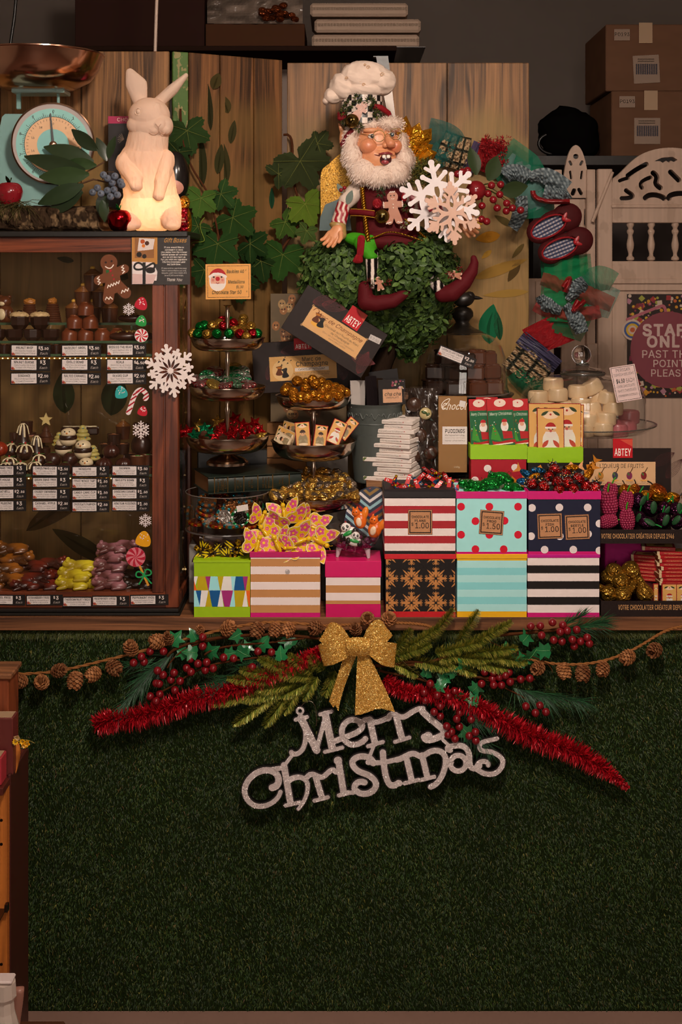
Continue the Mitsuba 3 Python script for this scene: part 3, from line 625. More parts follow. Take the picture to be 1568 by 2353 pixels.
gift_box(446, 575, 1289, 1413, 'lime green gift box with a band of bright triangles', [('93b80e', 1289, 1413)], front=f_tri, lid=('97bd10', 3), openbox=True, z0=CT, depth=.12)
def f_gold(f, W, H):
    f.flat(Point(85, 104).buffer(5.5), .5, 'a59c9c'); f.flat(Point(83, 108).buffer(2.5), .6, 'c9c0c0')
TN = 'bb8450'
gift_box(576, 736, 1270, YB, 'gold and white striped gift box with magenta rim', [('b3105c', 1270, 1281), (WH, 1281, 1284)]+stripes([TN, WH]*3+[TN], 1284, 1408)+[('c3106c', 1408, YB)], front=f_gold, lid=('b3105c', 10), openbox=True, z0=CT)
gift_box(749, 875, 1290, YB, 'hot pink gift box with white and gold stripes carrying a glass bowl', [('c30f5c', 1290, 1327), (WH, 1327, 1345), (TN, 1345, 1362), (WH, 1362, 1380), (TN, 1380, 1388), ('c30f5c', 1388, YB)], z0=CT, lid=('c8105e', 36), depth=.115)
for (x0, x1, y0, y1, z_) in ((738, 748, 1290, 1415, 0), (876, 885, 1290, 1415, 0)):
    pass
# risers behind the front rows (dark crates)
def riser(x0, x1, yt, d, depth, label, col='2a1e18', z0=CT, mt='satin', ztop=None):
    a, b = P(x0, 0, d), P(x1, yt, d); zt_ = b[2] if ztop is None else ztop
    k = one('display_crate', M().box(a[0], b[0], d, d+depth, z0, zt_, col, .002), mt, label, 'crate'); return zt_
ZR1 = riser(738, 836, 1290, .15, .2, 'dark brown crate behind the pink gift box and the tall metal stand', '3a281c')
ZR2 = riser(590, 736, 1290, .15, .2, 'dark brown crate behind the gold striped gift box', '3a281c')
ZR3 = riser(840, 1376, 1122, .155, .29, 'long black riser behind the upper row of gift boxes', '17120f')
one('grey_box', M().box(P(434, 0, .125)[0], P(590, 0, .125)[0], .128, .30, CT, P(0, 1252, .125)[2], '8d8680', .002), 'paper', 'plain grey box behind the lime green gift box', 'box')
# ---------------------------------------------------------------- butterflies
YE, PK = 'd8b012', 'cf4f7c'
def flower(f, x, y, r, z):
    pet = unary_union([aff.rotate(aff.translate(aff.scale(Point(0, 0).buffer(r*.42, 6), 1, 1.25), 0, r*.58), q*72+10, origin=(0, 0)) for q in range(5)])
    f.flat(aff.translate(pet.buffer(r*.12), x, y), z, 'dfa2a8'); f.flat(aff.translate(pet, x, y), z+.25, PK); f.flat(Point(x, y).buffer(r*.3, 8), z+.5, 'e8c020')
def wing_shape(): return Polygon(curve([(0, 2), (10, 20), (26, 30), (44, 34), (48, 30), (46, 14), (38, 2), (42, -10), (36, -24), (20, -26), (6, -12), (0, 2)], 40)).buffer(0)
def butterfly():
    w = M()
    for sgn in (1, -1):
        X = rot('y', -18*sgn) @ sc(sgn, 1, 1); g = wing_shape()
        w.ext(g, -.6, .6, 'dcca90', X); w.flat(g.buffer(-2.4), .8, YE, X)
        flower_m = M(); flower(flower_m, 31, 17, 11, 1.0); flower(flower_m, 25, -12, 9.5, 1.0); flower(flower_m, 12, 6, 5, 1.0); w.merge(flower_m, X)
    b = M(tr(0, 0, 5)); b.sph((0, -2, 4), (6, 21, 6.5), 'd2a808', 2); b.sph((0, 19, 5), (6.5, 7, 6.5), 'd8b012', 2)
    for i in range(5): b.sph((rr(-2, 2), -14+i*6.5, 9.0), (1.5, 1.5, .8), '9a3a1a', 1)
    for sx in (-1, 1): b.sph((2.4*sx, 21, 9.4), 1.2, '1a1008', 1); b.tube([(1.5*sx, 24, 6), (4*sx, 30, 7), (7*sx, 32, 7)], .7, 'c8a010', 5)
    return Proto(wings=(w, 'paper'), body=(b, 'gloss'))
BF = butterfly()
for (x, y, d, a, b, c, s_) in ((600, 1190, .075, -25, -10, 20, .78), (655, 1178, .09, 10, -20, -10, .85), (690, 1200, .06, -60, -5, 15, .95), (725, 1215, .07, -110, 0, -20, .85), (610, 1225, .05, 40, -15, 10, .85), (640, 1210, .06, 70, -5, -20, .9), (590, 1252, .02, -15, -15, 15, .9), (640, 1250, .02, 25, -10, -10, .95), (690, 1240, .02, -75, -8, 10, 1.0), (735, 1245, .03, -120, -5, -15, .9), (670, 1258, .01, 95, -10, 5, .7), (710, 1192, .09, -35, -15, 25, .75)):
    BF.put('butterfly_chocolate', FR(x, y, d) @ euler(a, b, c) @ sc(s_), 'yellow foil butterfly with pink flowered wings in the gold box', 'chocolate', 'butterflies in the gold striped box')
# ---------------------------------------------------------------- bees
def bee():
    b = M()
    pr = [(.01, -20)]+[(9*math.sin(math.pi*(i+.6)/12.5)**.7, -20+i*3.2) for i in range(12)]+[(.01, 20)]
    prev = None
    for i in range(len(pr)-1): b.lathe([pr[i], pr[i+1]], ['1c140a', 'c99a22'][(i//2) % 2], 16, True, yaxis=True)
    b.sph((0, 22, 2), 8, 'c99a22', 2)
    for sx in (-1, 1): b.sph((3.2*sx, 25, 8.2), (1.8, 2.2, 1), '100a05', 1)
    w = M()
    for sx in (-1, 1):
        for (a, L) in ((58, 40), (100, 32)):
            g = leafpoly(L, 15); X = tr(4*sx, 6, 6) @ rot('z', -a*sx) @ rot('x', 25)
            w.ext(g, -.5, .5, '2a1c12', X)
            for q in (-1, 1): w.flat(aff.translate(leafpoly(L*.62, 4.6), 3.2*q, 6), .7, 'd0b414', X)
    return Proto(body=(b, 'foil'), wings=(w, 'paper'))
BE = bee()
for (x, y, d, a, b, c, s_) in ((470, 1268, .03, 70, 10, 0, .85), (488, 1280, .02, 20, 0, 20, .9), (512, 1272, .045, -30, 15, 0, .9), (545, 1270, .03, -10, 0, -20, .95), (530, 1284, .015, 100, 0, 10, .85), (556, 1282, .05, -60, 0, 0, .8)):
    BE.put('bee_chocolate', FR(x, y-3, d+.03) @ euler(a, b, c) @ sc(s_), 'gold and black foil bee with card wings in the lime box', 'chocolate', 'bees in the lime green box')
# ---------------------------------------------------------------- planes
def plane(c1, c2, c3):
    b = M()
    n = 9
    for i in range(n):
        a0, a1 = i/n, (i+1)/n; r = lambda t: 7.5*math.sin(math.pi*min(.98, t*.9+.06))**.6
        b.lathe([(r(a0), -24+48*a0), (r(a1), -24+48*a1)], [c1, c1, c2, c1, c3, c3, c2, c1, c2][i], 14, True, yaxis=True)
    b.sph((0, 24, 0), (4, 4, 4), c2, 1); b.sph((0, 8, 5), (4, 8, 4), '2f6a9a', 1)
    w = M(); g = Polygon([(-36, -4), (-34, 6), (0, 12), (34, 6), (36, -4), (0, -2)]); w.ext(g, -.6, .6, 'c43434'); w.ext(Polygon([(-14, -26), (-12, -18), (12, -18), (14, -26)]), -.6, .6, 'c43434')
    for sx in (-1, 1):
        st = Polygon([(3.6*math.sin(k*math.pi/5)*(1 if k % 2 == 0 else .42), 3.6*math.cos(k*math.pi/5)*(1 if k % 2 == 0 else .42)) for k in range(10)])
        for z in (.8, -.8): w.flat(aff.translate(st, 22*sx, 3), z, 'e8dada'); w.flat(sbox(28*sx-1.5, -3, 28*sx+1.5, 6), z, 'e8dada')
    w.ext(Polygon([(-.1, 0), (0, 10), (6, 10), (8, 0)]), -.5, .5, 'c43434', tr(0, -26, 0) @ rot('y', -90))
    return Proto(fuselage=(b, 'foil'), wings=(w, 'satin'))
PL = [plane('b8302a', 'd8a81c', '2a6aa0'), plane('d8b01c', 'b8302a', '2a70b0'), plane('3070b0', 'd8d0cc', 'b8302a')]
for i, (x, y, d, a, b, c) in enumerate(((905, 1112, .06, -20, -20, 30), (938, 1118, .04, 80, -10, 10), (962, 1108, .07, 50, -20, -20), (1000, 1110, .05, -40, -15, 10), (1030, 1112, .08, -65, -10, 20), (960, 1128, .02, -75, -20, 0), (1002, 1128, .02, 60, -15, 25), (915, 1126, .025, 30, 0, -30), (1035, 1125, .03, 95, -20, 20), (990, 1092, .09, -60, 40, 20), (1012, 1095, .1, -30, 50, -10))):
    PL[i % 3].put('plane_chocolate', FR(x, y, d) @ euler(a, b, c) @ sc(.8), 'foil aeroplane chocolate with star printed wings in the striped box', 'chocolate', 'planes in the red striped box')
# ---------------------------------------------------------------- frogs in green foil
def foil_frog():
    b = M(); g, g2 = '1f9a3c', '157a2c'
    b.sph((0, 0, 8), (26, 20, 15), g, 3); b.sph((-18, -4, 12), (15, 13, 11), g, 2)
    for sy in (-1, 1):
        b.sph((-24, 8*sy-4, 21), 5, g2, 2); b.sph((-26, 8*sy-6, 23), 2.6, 'e8e8e0', 1); b.sph((-27, 8*sy-7, 24.2), 1.3, '101010', 1)
        b.sph((14, 17*sy, 4), (15, 8, 9), g2, 2, rot('z', 20*sy)); b.sph((-16, 18*sy, 2), (10, 5, 5), g2, 1, rot('z', -30*sy))
    f = M()
    for i in range(5): f.tube([(-14+i*9, -20, 12), (-12+i*9, -8, 21.5), (-12+i*9, 8, 22), (-14+i*9, 18, 13)], .5, '0c3a14', 4)
    return Proto(body=(b, 'foil'), markings=(f, 'satin'))
FG = foil_frog()
for x, y, d, a, s_ in ((1075, 1112, .05, 20, .75), (1100, 1118, .03, -15, .85), (1150, 1100, .06, 10, .95), (1128, 1112, .03, 170, .9), (1178, 1120, .03, 30, .75), (1085, 1128, .02, 0, .6)):
    FG.put('frog_chocolate', GR(x, y+6, d) @ rot('z', a) @ sc(s_), 'shiny green foil frog chocolate in the turquoise dotted box', 'chocolate', 'frogs in the turquoise dotted box')
# ---------------------------------------------------------------- ladybirds and fish
def ladybird():
    b = M(); b.sph((0, 0, 3), (13, 15, 11), 'b01c1c', 3); 
    for i in range(16):
        t, u = rr(.2, 1.1), rr(0, 6.28); p = np.array([13*math.sin(t)*math.cos(u), 15*math.sin(t)*math.sin(u), 3+11*math.cos(t)]); b.sph(p, 1.3, 'e8d8d0', 1)
    h = M(); h.sph((0, 15, 3), (8, 6, 6), '14100e', 2)
    for sx in (-1, 1): h.sph((4*sx, 18, 7), 1.8, 'e0b060', 1); h.tube([(3*sx, 20, 5), (6*sx, 26, 8)], .6, '14100e', 4)
    l = M()
    for q in range(6):
        a = q*60+30; l.ext(leafpoly(12, 7), -.4, .4, '14100e', rot('z', a) @ tr(0, 11, 0) @ rot('x', 15))
    return Proto(shell=(b, 'foil'), head=(h, 'gloss'), legs=(l, 'satin'))
LB = ladybird()
for (x, y, d, a, b, c) in ((1275, 1080, .06, 20, -30, 0), (1262, 1095, .05, 160, -20, 10), (1250, 1118, .02, 30, -20, 20), (1280, 1108, .03, -40, -20, 0), (1306, 1110, .02, 10, -30, -10), (1330, 1100, .04, 60, -20, 20), (1345, 1118, .02, 200, -30, -20), (1300, 1090, .06, 100, -20, 0), (1368, 1122, .02, -20, -20, -20), (1318, 1124, .01, 180, -10, 0), (1225, 1112, .04, 80, -30, 20), (1285, 1126, .01, 120, -20, 0)):
    LB.put('ladybird_chocolate', FR(x, y, d) @ euler(a, b, c) @ sc(.95), 'red foil ladybird chocolate with white dots in the navy box', 'chocolate', 'ladybirds in the navy dotted box')
def fish(c, c2):
    b = M(); b.sph((0, 0, 0), (20, 9, 7), c, 3); b.sph((-12, 2, 5.5), 2.4, 'e8e0d0', 1); b.sph((-12.5, 2, 7.3), 1.3, '101010', 1)
    for i in range(9): b.sph((-4+rr(0, 16), rr(-4, 4), 6), 1.2, c2, 1)
    f = M(); f.ext(Polygon([(16, 0), (34, 14), (29, 0), (34, -14)]), -.6, .6, 'b87222'); f.ext(Polygon([(-6, 7), (4, 16), (10, 7)]), -.6, .6, 'b87222')
    return Proto(body=(b, 'foil'), fins=(f, 'satin'))
FI = [fish('c87a14', 'e0a030'), fish('1c5a8a', '60a0c0')]
for i, (x, y, d, a, b, c) in enumerate(((1312, 1076, .08, 10, -20, 0), (1238, 1082, .08, -8, -20, 10), (1212, 1090, .07, 150, 0, 20), (1352, 1092, .05, 50, 0, 10), (1205, 1106, .05, 175, -10, -10), (1358, 1078, .08, 60, 10, 0), (1225, 1098, .06, 210, 0, 0))):
    FI[[0, 1, 1, 0, 1, 0, 0][i]].put('fish_chocolate', FR(x, y, d) @ euler(a, b, c) @ sc(.95), 'orange foil fish chocolate with card fins in the navy dotted box' if [0, 1, 1, 0, 1, 0, 0][i] == 0 else 'blue foil fish chocolate with card fins in the navy dotted box', 'chocolate', 'orange fish in the navy dotted box' if [0, 1, 1, 0, 1, 0, 0][i] == 0 else 'blue fish in the navy dotted box')
# ---------------------------------------------------------------- glass bowl with animal lollies on the pink box
bw = thing('glass_bowl', 'purple tinted glass bowl on three feet on the hot pink box', 'bowl')
Xb = GR(815, 1290, .055); Xb[2, 3] = P(0, 1290, 0)[2]+.0012
pr = [(8, 10), (30, 14), (50, 28), (58, 48), (56, 62), (60, 68)]
part(bw, 'bowl', M(Xb).lathe(pr, 'ffffff', 36, True), 'glass')
for a in (200, 320, 90):
    part(bw, 'foot', M(Xb).cyl((38*math.cos(math.radians(a)), 38*math.sin(math.radians(a)), 20), (42*math.cos(math.radians(a)), 42*math.sin(math.radians(a)), 0), 7, 'b5a0a8', 12, 3.5), 'gloss')
for i in range(46):
    a, r, z = rr(0, 6.28), 46*math.sqrt(random.random()), rr(17, 42); r = min(r, 22+(z-14)*1.2)
    labels_ = None
    k = one('purple_sweet', M(Xb).sph((r*math.cos(a), r*math.sin(a), z), (7, 6, 5), jit('4a1c36', .3), 1, rot('z', rr(0, 180))), 'gloss', 'dark purple wrapped sweet filling the glass bowl on the pink box', 'sweet', 'purple sweets in the glass bowl')
def lolly(kind):
    b = M(); o, w = ('d8641c', 'e8c8a8') if kind else ('e2dcd8', '16120f')
    if kind: 
        b.sph((0, 0, 0), (15, 20, 8), o, 3); b.sph((-8, 18, 2), (10, 10, 8), o, 2); b.sph((12, 14, 0), (8, 17, 6), 'e07a24', 2, rot('z', -20)); b.sph((-2, -3, 6), (7, 11, 4), w, 2)
        for q in (-13, -4): b.sph((q, 27, 2), (2.6, 5, 2.5), o, 1)
        for q in (-12, -6): b.sph((q, 20, 9), 1.4, '100c08', 1)
    else:
        b.sph((0, -4, 0), (20, 14, 9), o, 3); b.sph((0, 12, 4), (12, 11, 9), o, 2)
        for q in (-1, 1): b.sph((4.6*q, 14, 11.5), (3, 4, 2), w, 1); b.sph((4.6*q, 14.5, 13.2), 1.1, 'f0f0f0', 1); b.sph((10*q, 20, 3), 4, w, 1); b.sph((16*q, -6, 6), (7, 9, 5), w, 2)
        b.sph((0, 8, 13), (2, 1.5, 1), w, 1); b.sph((0, -2, 8.5), (14, 5, 3), '1c8a3c', 2)
    return Proto(figure=(b, 'gloss'))
L1, L0 = lolly(1), lolly(0)
for (x, y, d, a, s_) in ((828, 1195, .05, 5, 1.0), (862, 1216, .04, -18, 1.05)): L1.put('squirrel_chocolate', FR(x, y, d, yaw=-10) @ rot('z', a) @ sc(s_), 'orange foil squirrel chocolate sitting in the glass bowl on the pink box', 'chocolate', 'orange squirrels in the glass bowl')
for (x, y, d, a, s_) in ((800, 1222, .03, 25, 1.0), (815, 1240, .01, -15, .85)): L0.put('panda_chocolate', FR(x, y, d) @ rot('z', a) @ sc(s_), 'black and white foil panda chocolate in the glass bowl on the pink box', 'chocolate', 'pandas in the glass bowl')
k = thing('striped_pouch', 'blue white and gold chevron striped pouch behind the glass bowl', 'packaging')
m = M(FR(790, 1210, .14)); g0 = Polygon(curve([(0, 0), (10, 50), (40, 82), (92, 80), (100, 0), (0, 0)], 40)).buffer(0)
m.ext(g0, -14, 0, '30384a')
for i in range(12): 
    b_ = Polygon([(60, -90+i*16), (60, -82+i*16), (-20, -14+i*16), (-20, -22+i*16)]).union(Polygon([(60, -90+i*16), (60, -82+i*16), (120, -40+i*16), (120, -48+i*16)]))
    m.flat(b_.intersection(g0.buffer(-1)), .4, ['8fb8c0', 'd8cfcc', '8a6a38', 'a33030'][i % 4])
part(k, 'pouch', m, 'satin')
# ---------------------------------------------------------------- tiered metal stands
ST = 'c9b8a8'
def tier(cx, d, plates, foot, label, ztop_px):
    k = thing('tiered_stand', label, 'cake stand'); s = S(d); c = P(cx, 0, d)
    for i, (rim, bot, R, rb) in enumerate(plates):
        zr_, zb_ = P(0, rim, d)[2], P(0, bot, d)[2]; h = zr_-zb_; R, rb = R*s, rb*s
        pr = [(1e-5, 0), (rb*.8, 0), (rb, .0015)]+[(rb+(R-rb)*math.sin(t)**1.0, h*(1-math.cos(t))) for t in np.linspace(.25, 1.5, 9)]+[(R, h), (R+.003, h+.0005), (R+.003, h+.002), (R-.001, h+.0015)]
        pr += [(rb+(R-rb)*math.sin(t)-.0015, h*(1-math.cos(t))+.0025) for t in np.linspace(1.45, .25, 7)]+[(1e-5, .003)]
        part(k, 'plate', M(tr(c[0], d, zb_)).lathe(pr, ST, 64, 45), 'metal')
    za = P(0, ztop_px, d)[2]; lo = P(0, foot[1], d)[2] if len(foot) > 1 else 0
    zs = sorted([P(0, b, d)[2] for (_, b, _, _) in plates]); m = M(tr(c[0], d, 0))
    levels = [lo]+zs+[za]
    for a, b in zip(levels[:-1], levels[1:]):
        h = b-a; q = [(.004, a+.004), (.011, a+.005), (.006, a+.010), (.0042, a+h*.3), (.005, a+h*.7), (.0075, a+h*.8), (.0045, a+h*.86), (.0055, b-.004), (.012, b-.001)]
        m.lathe(q, ST, 18, 60)
    part(k, 'stem', m, 'metal')
    R = foot[0]*s
    part(k, 'foot', M(tr(c[0], d, lo)).lathe([(1e-5, 0), (R, 0), (R, .006), (R*.9, .010), (R*.86, .012), (R*.7, .016), (R*.35, .022), (.009, .03), (.006, .034)], ST, 48, 35), 'metal')
    return k
D1 = .145
tier(523, D1, [(777, 805, 84, 55), (888, 917, 87, 58), (1000, 1036, 95, 62)], (48, 1066), 'three tier metal stand holding baubles, medallions and stars, topped with a price sign', 700)
D2 = .19
tier(721, D2, [(909, 939, 85, 55), (1013, 1052, 96, 60), (1134, 1169, 105, 62)], (46, 1262), 'three tier metal stand with gold balls, small bars and gold nuts', 905)
# sign on the first stand
k = thing('price_sign', 'orange card with a Santa face and handwritten bauble prices on the metal stand', 'sign')
m = M(FR(473, 688, D1-.008, roll=.5)); m.box(0, 104, 0, 81, -2, 0, 'd89a52')
g = sbox(4, 4, 100, 77); m.flat(g.difference(g.buffer(-.9, join_style=2)), .4, '5a3418')
m.flat(Point(28, 44).buffer(19.5).union(Point(28, 38).buffer(19)), .4, 'e0d4cc'); m.flat(Point(28, 43).buffer(16.5).intersection(sbox(0, 36, 60, 60)), .6, 'd8a088')
hat = Polygon(curve([(10, 53), (14, 64), (28, 71), (42, 65), (46, 54), (28, 60), (10, 53)], 30)).buffer(0); m.flat(hat, .9, 'a81c22'); m.flat(LineString(curve([(10, 52), (28, 58), (46, 52)], 16)).buffer(3.2), 1.1, 'e0d4cc')
m.flat(Point(28, 47).buffer(5), 1.3, 'b01c20')
for q in (-1, 1): m.flat(Point(28+9*q, 51).buffer(2), 1.2, '1a100c'); m.flat(Point(28+11*q, 44).buffer(3), 1.0, 'c87868')
m.flat(LineString([(25, 38), (28, 36), (31, 38)]).buffer(.8), 1.3, '8a2a20')
for t_, x, y, h in (('Baubles 40', 48, 60, 7.5), ('Medallions', 51, 36, 7.5), ('$1.50', 70, 25, 6), ('Chocolate Star 50', 14, 12, 8)): m.text(t_, x, y, h, '15100c', .7, .5, .12, .68, 'l', res=40)
m.text('c', 93, 65, 4, '15100c', .7, .5); m.text('c', 95, 16, 4, '15100c', .7, .5)
part(k, 'card', m, 'paper')
# baubles
BAUB = {'g': '0f7a30', 'y': 'b98a3a', 'r': 'a3141e'}
def foilball(c, r=11.5): return Proto(ball=(M().add((icos(3).vertices*r*(1+(meshkit.noise(icos(3).vertices*3.2, 2)[:, None]-.5)*.07), icos(3).faces), c, True), 'foil'))
BP = {q: foilball(c) for q, c in BAUB.items()}; nm = {'g': 'green', 'y': 'gold', 'r': 'red'}
for q, L in (('g', ((185, 625), (128, 697), (293, 697), (397, 695), (640, 695), (400, 590), (150, 640))), ('y', ((85, 690), (207, 703), (252, 628), (312, 610), (522, 570), (512, 605), (510, 655), (585, 635), (545, 725), (448, 670))), ('r', ((350, 632), (432, 607), (490, 697), (600, 697), (340, 585)))):
    for (x, y) in L:
        px, py = x/3.733+420, y/3.733+580; dd = D1-.055+.09*(740-y)/160-abs(px-518)*-.0004
        BP[q].put('bauble', FR(px, py, dd) @ euler(rr(0, 360), rr(0, 360), 0), f'{nm[q]} foil bauble on the top plate of the left stand', 'chocolate', f'{nm[q]} baubles on the top plate')
# medallions
def medal(c1, c2): return Proto(disc=(M().lathe([(1e-3, 5), (17, 5), (19, 3.5), (20, 0), (19, -3.5), (17, -5), (1e-3, -5)], lambda v: np.where((np.abs(np.sin(np.arctan2(v[:, 1], v[:, 0])*3+v[:, 0]*.2)) > .75)[:, None], lin(c2), lin(c1)), 32, 35), 'foil'))
MP = [(medal('a8141e', 'c9c0b8'), 'red'), (medal('c9c0b8', '1a7a40'), 'silver'), (medal('c49a3a', 'c9a860'), 'gold'), (medal('157a48', 'c9c0b8'), 'green')]
for (x, y, dd, a, b, c, q) in ((210, 1070, .15, 20, -40, 20, 1), (280, 1018, .2, -10, -70, 0, 0), (425, 1030, .19, 5, -55, 0, 1), (415, 1090, .14, 0, -65, 10, 1), (160, 1120, .13, 10, -70, -5, 0), (270, 1135, .12, -10, -70, 15, 2), (365, 1140, .12, 5, -75, -8, 0), (560, 1135, .13, -5, -72, 0, 0), (505, 1030, .2, -35, -40, -30, 3), (520, 1080, .17, -20, -50, 0, 3), (110, 1085, .18, 0, -75, 0, 0), (330, 1070, .2, 0, -70, 20, 3), (440, 995, .23, 0, -60, 0, 2), (470, 1128, .13, 0, -78, 5, 1)):
    p_, n_ = MP[q]; p_.put('medallion', FR(x/3.733+420, y/3.733+580, dd) @ euler(a, b, c), f'{n_} foil medallion on the middle plate of the left stand', 'chocolate', f'{n_} medallions on the middle plate')
# stars / foil bows
def foilstar(c):
    n, V = 10, []
    for i in range(n):
        r = 18 if i % 2 == 0 else 8.5; a = i*math.pi/5; V.append((r*math.sin(a), r*math.cos(a), 0))
    V = np.array(V+[(0, 0, 7), (0, 0, -4)]); F_ = [(i, (i+1) % n, n) for i in range(n)]+[((i+1) % n, i, n+1) for i in range(n)]
    return Proto(star=(M().add((V, np.array(F_)), c), 'foil'))
SP = [(foilstar('b0141c'), 'red'), (foilstar('128a58'), 'green'), (foilstar('c09a44'), 'gold')]
for (x, y, dd, a, b, c, q) in ((432, 990, .15, 20, -30, 10, 0), (455, 978, .2, 60, -40, 0, 2), (447, 1000, .12, 10, -20, 20, 1), (483, 996, .11, 40, -20, -20, 1), (470, 982, .16, 5, -50, 0, 1), (503, 990, .13, 30, -30, 0, 0), (520, 975, .18, 10, -40, 10, 0), (540, 988, .12, 50, -25, 0, 0), (560, 976, .17, 0, -30, 20, 0), (575, 990, .12, 20, -35, 0, 0), (598, 990, .14, 44, -20, -20, 0), (530, 998, .1, 15, -30, 15, 0), (560, 1000, .1, 60, -30, 0, 0), (495, 1002, .1, 0, -60, 0, 0), (600, 1000, .13, 10, -60, 0, 2), (425, 996, .17, 0, -50, 20, 0), (540, 962, .22, 20, -10, 0, 0), (500, 968, .22, 0, -20, 0, 2), (585, 972, .2, 33, -20, 10, 0), (515, 985, .15, 50, 0, 30, 0)):
    p_, n_ = SP[q]; p_.put('foil_star', FR(x, y, dd) @ euler(a, b, c), f'{n_} foil star on the bottom plate of the left stand', 'chocolate', f'{n_} stars on the bottom plate')
# gold balls / nuts
GB = foilball('cf8424', 12.5)
for (x, y, dd) in ((982, 1105, .16), (880, 1185, .15), (945, 1200, .12), (1053, 1170, .13), (1115, 1095, .18), (1140, 1130, .16), (1200, 1190, .12), (1235, 1165, .15), (1015, 1240, .1), (1125, 1225, .1), (1290, 1210, .12), (1355, 1180, .14), (1395, 1205, .16), (1190, 1115, .22), (1250, 1140, .2), (1060, 1120, .22), (900, 1160, .2), (1310, 1160, .2), (1170, 1235, .1), (1070, 1250, .09), (1340, 1235, .12), (1240, 1240, .1), (960, 1245, .11)):
    GB.put('gold_ball', FR(x/3.733+420, y/3.733+580+(0), dd) @ euler(rr(0, 360), rr(0, 360), 0), 'gold foil chocolate ball heaped on the top plate of the right metal stand', 'chocolate', 'gold balls on the top plate of the right stand')
def nut():
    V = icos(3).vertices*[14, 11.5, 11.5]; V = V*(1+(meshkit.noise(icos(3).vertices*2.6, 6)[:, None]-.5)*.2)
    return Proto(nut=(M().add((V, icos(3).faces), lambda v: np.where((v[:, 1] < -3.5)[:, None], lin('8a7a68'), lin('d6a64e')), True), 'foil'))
NT = nut(); rs = random.Random(3)
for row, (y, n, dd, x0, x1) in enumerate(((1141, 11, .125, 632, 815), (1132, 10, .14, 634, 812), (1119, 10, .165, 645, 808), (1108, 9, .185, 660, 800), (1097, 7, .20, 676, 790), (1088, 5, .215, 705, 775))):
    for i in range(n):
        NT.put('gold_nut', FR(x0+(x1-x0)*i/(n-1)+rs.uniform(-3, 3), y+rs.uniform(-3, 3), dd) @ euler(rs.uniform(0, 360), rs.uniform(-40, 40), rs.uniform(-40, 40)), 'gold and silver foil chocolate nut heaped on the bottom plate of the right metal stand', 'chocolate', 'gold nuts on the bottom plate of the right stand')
# small bars on the middle plate
def bar(w, h, th, edge, front): 
    m = M(); m.box(-w/2, w/2, -h/2, h/2, -th, 0, edge, .8); front(m, w, h); return m
def portrait(face='c99a72', hair='3a2012', robe='8a7a5a', santa=False, bgc='c99a52'):
    def fr(m, w, h):
        m.flat(sbox(-w/2+1.5, -h/2+1.5, w/2-1.5, h/2-1.5), .3, bgc); s = w/26
        m.flat(aff.scale(Point(0, h*.34).buffer(5*s), 1.5, .7), .5, 'dfc0a0'); m.flat(Point(0, h*.36).buffer(1*s), .7, 'a02a20')
        m.flat(aff.scale(Point(0, -h*.22).buffer(8*s), 1, 1.3), .5, 'd8d0c4' if santa else robe); m.flat(Point(0, h*.04).buffer(4.6*s), .7, face)
        m.flat(Point(0, h*.07).buffer(5*s).intersection(sbox(-9*s, h*.06, 9*s, h)), .8, 'a01c1c' if santa else hair)
        if santa: m.flat(Point(0, -h*.04).buffer(5.4*s).intersection(sbox(-9*s, -h, 9*s, -h*.02)), .85, 'd8ccc0'); m.flat(sbox(-5.4*s, h*.05, 5.4*s, h*.09), .9, 'e0d4c8'); m.flat(Point(0, h*.0).buffer(1.3*s), .95, 'b05040')
        for q in (-1, 1): m.flat(Point(1.8*q*s, h*.035).buffer(.6*s), .95, '20140c'); m.flat(aff.rotate(leafpoly(11*s, 4*s), -60*q, origin=(0, 0)).buffer(0) if False else aff.translate(aff.rotate(leafpoly(9*s, 4*s), 40*q, origin=(0, 0)), 8*q*s, -h*.36), .6, 'b04030' if santa else '9a8a6a'); m.flat(aff.translate(aff.rotate(leafpoly(8*s, 3*s), 60*q, origin=(0, 0)), 9*q*s, h*.34), .6, '2c3a1c')
        m.flat(aff.translate(aff.scale(Point(0, 0).buffer(6*s), 1.4, .4), 0, -h*.41), .7, 'dcc8a8')
    return fr
for i, (x, y, dd, a, b, w, h, nmx, st) in enumerate(((696, 998, .13, -4, -8, 34, 56, 'angel portrait', 0), (737, 1002, .12, 8, -8, 30, 50, 'praying angel portrait', 0), (774, 993, .13, 24, -14, 34, 56, 'old Santa portrait', 1), (800, 985, .15, 40, -14, 26, 54, 'girl portrait', 0), (655, 1000, .15, -70, -35, 30, 52, 'cream wrapper', 0), (668, 985, .18, -80, -40, 28, 50, 'brown portrait wrapper', 0), (650, 1010, .13, -62, -35, 26, 46, 'white rolled edge', 0))):
    m = bar(w, h, 5, 'a3201e' if i < 4 else 'b59a78', portrait(santa=bool(st), bgc='cf9c54' if i not in (6,) else 'cdb898'))
    k = one('small_chocolate_bar', m, 'paper', f'small flat bar with {nmx} on the middle plate of the right stand', 'chocolate bar', 'small bars on the middle plate'); 
    X = FR(x, y, dd) @ rot('z', -a) @ rot('x', b); scene[k]['to_world'] = T4(X.tolist())
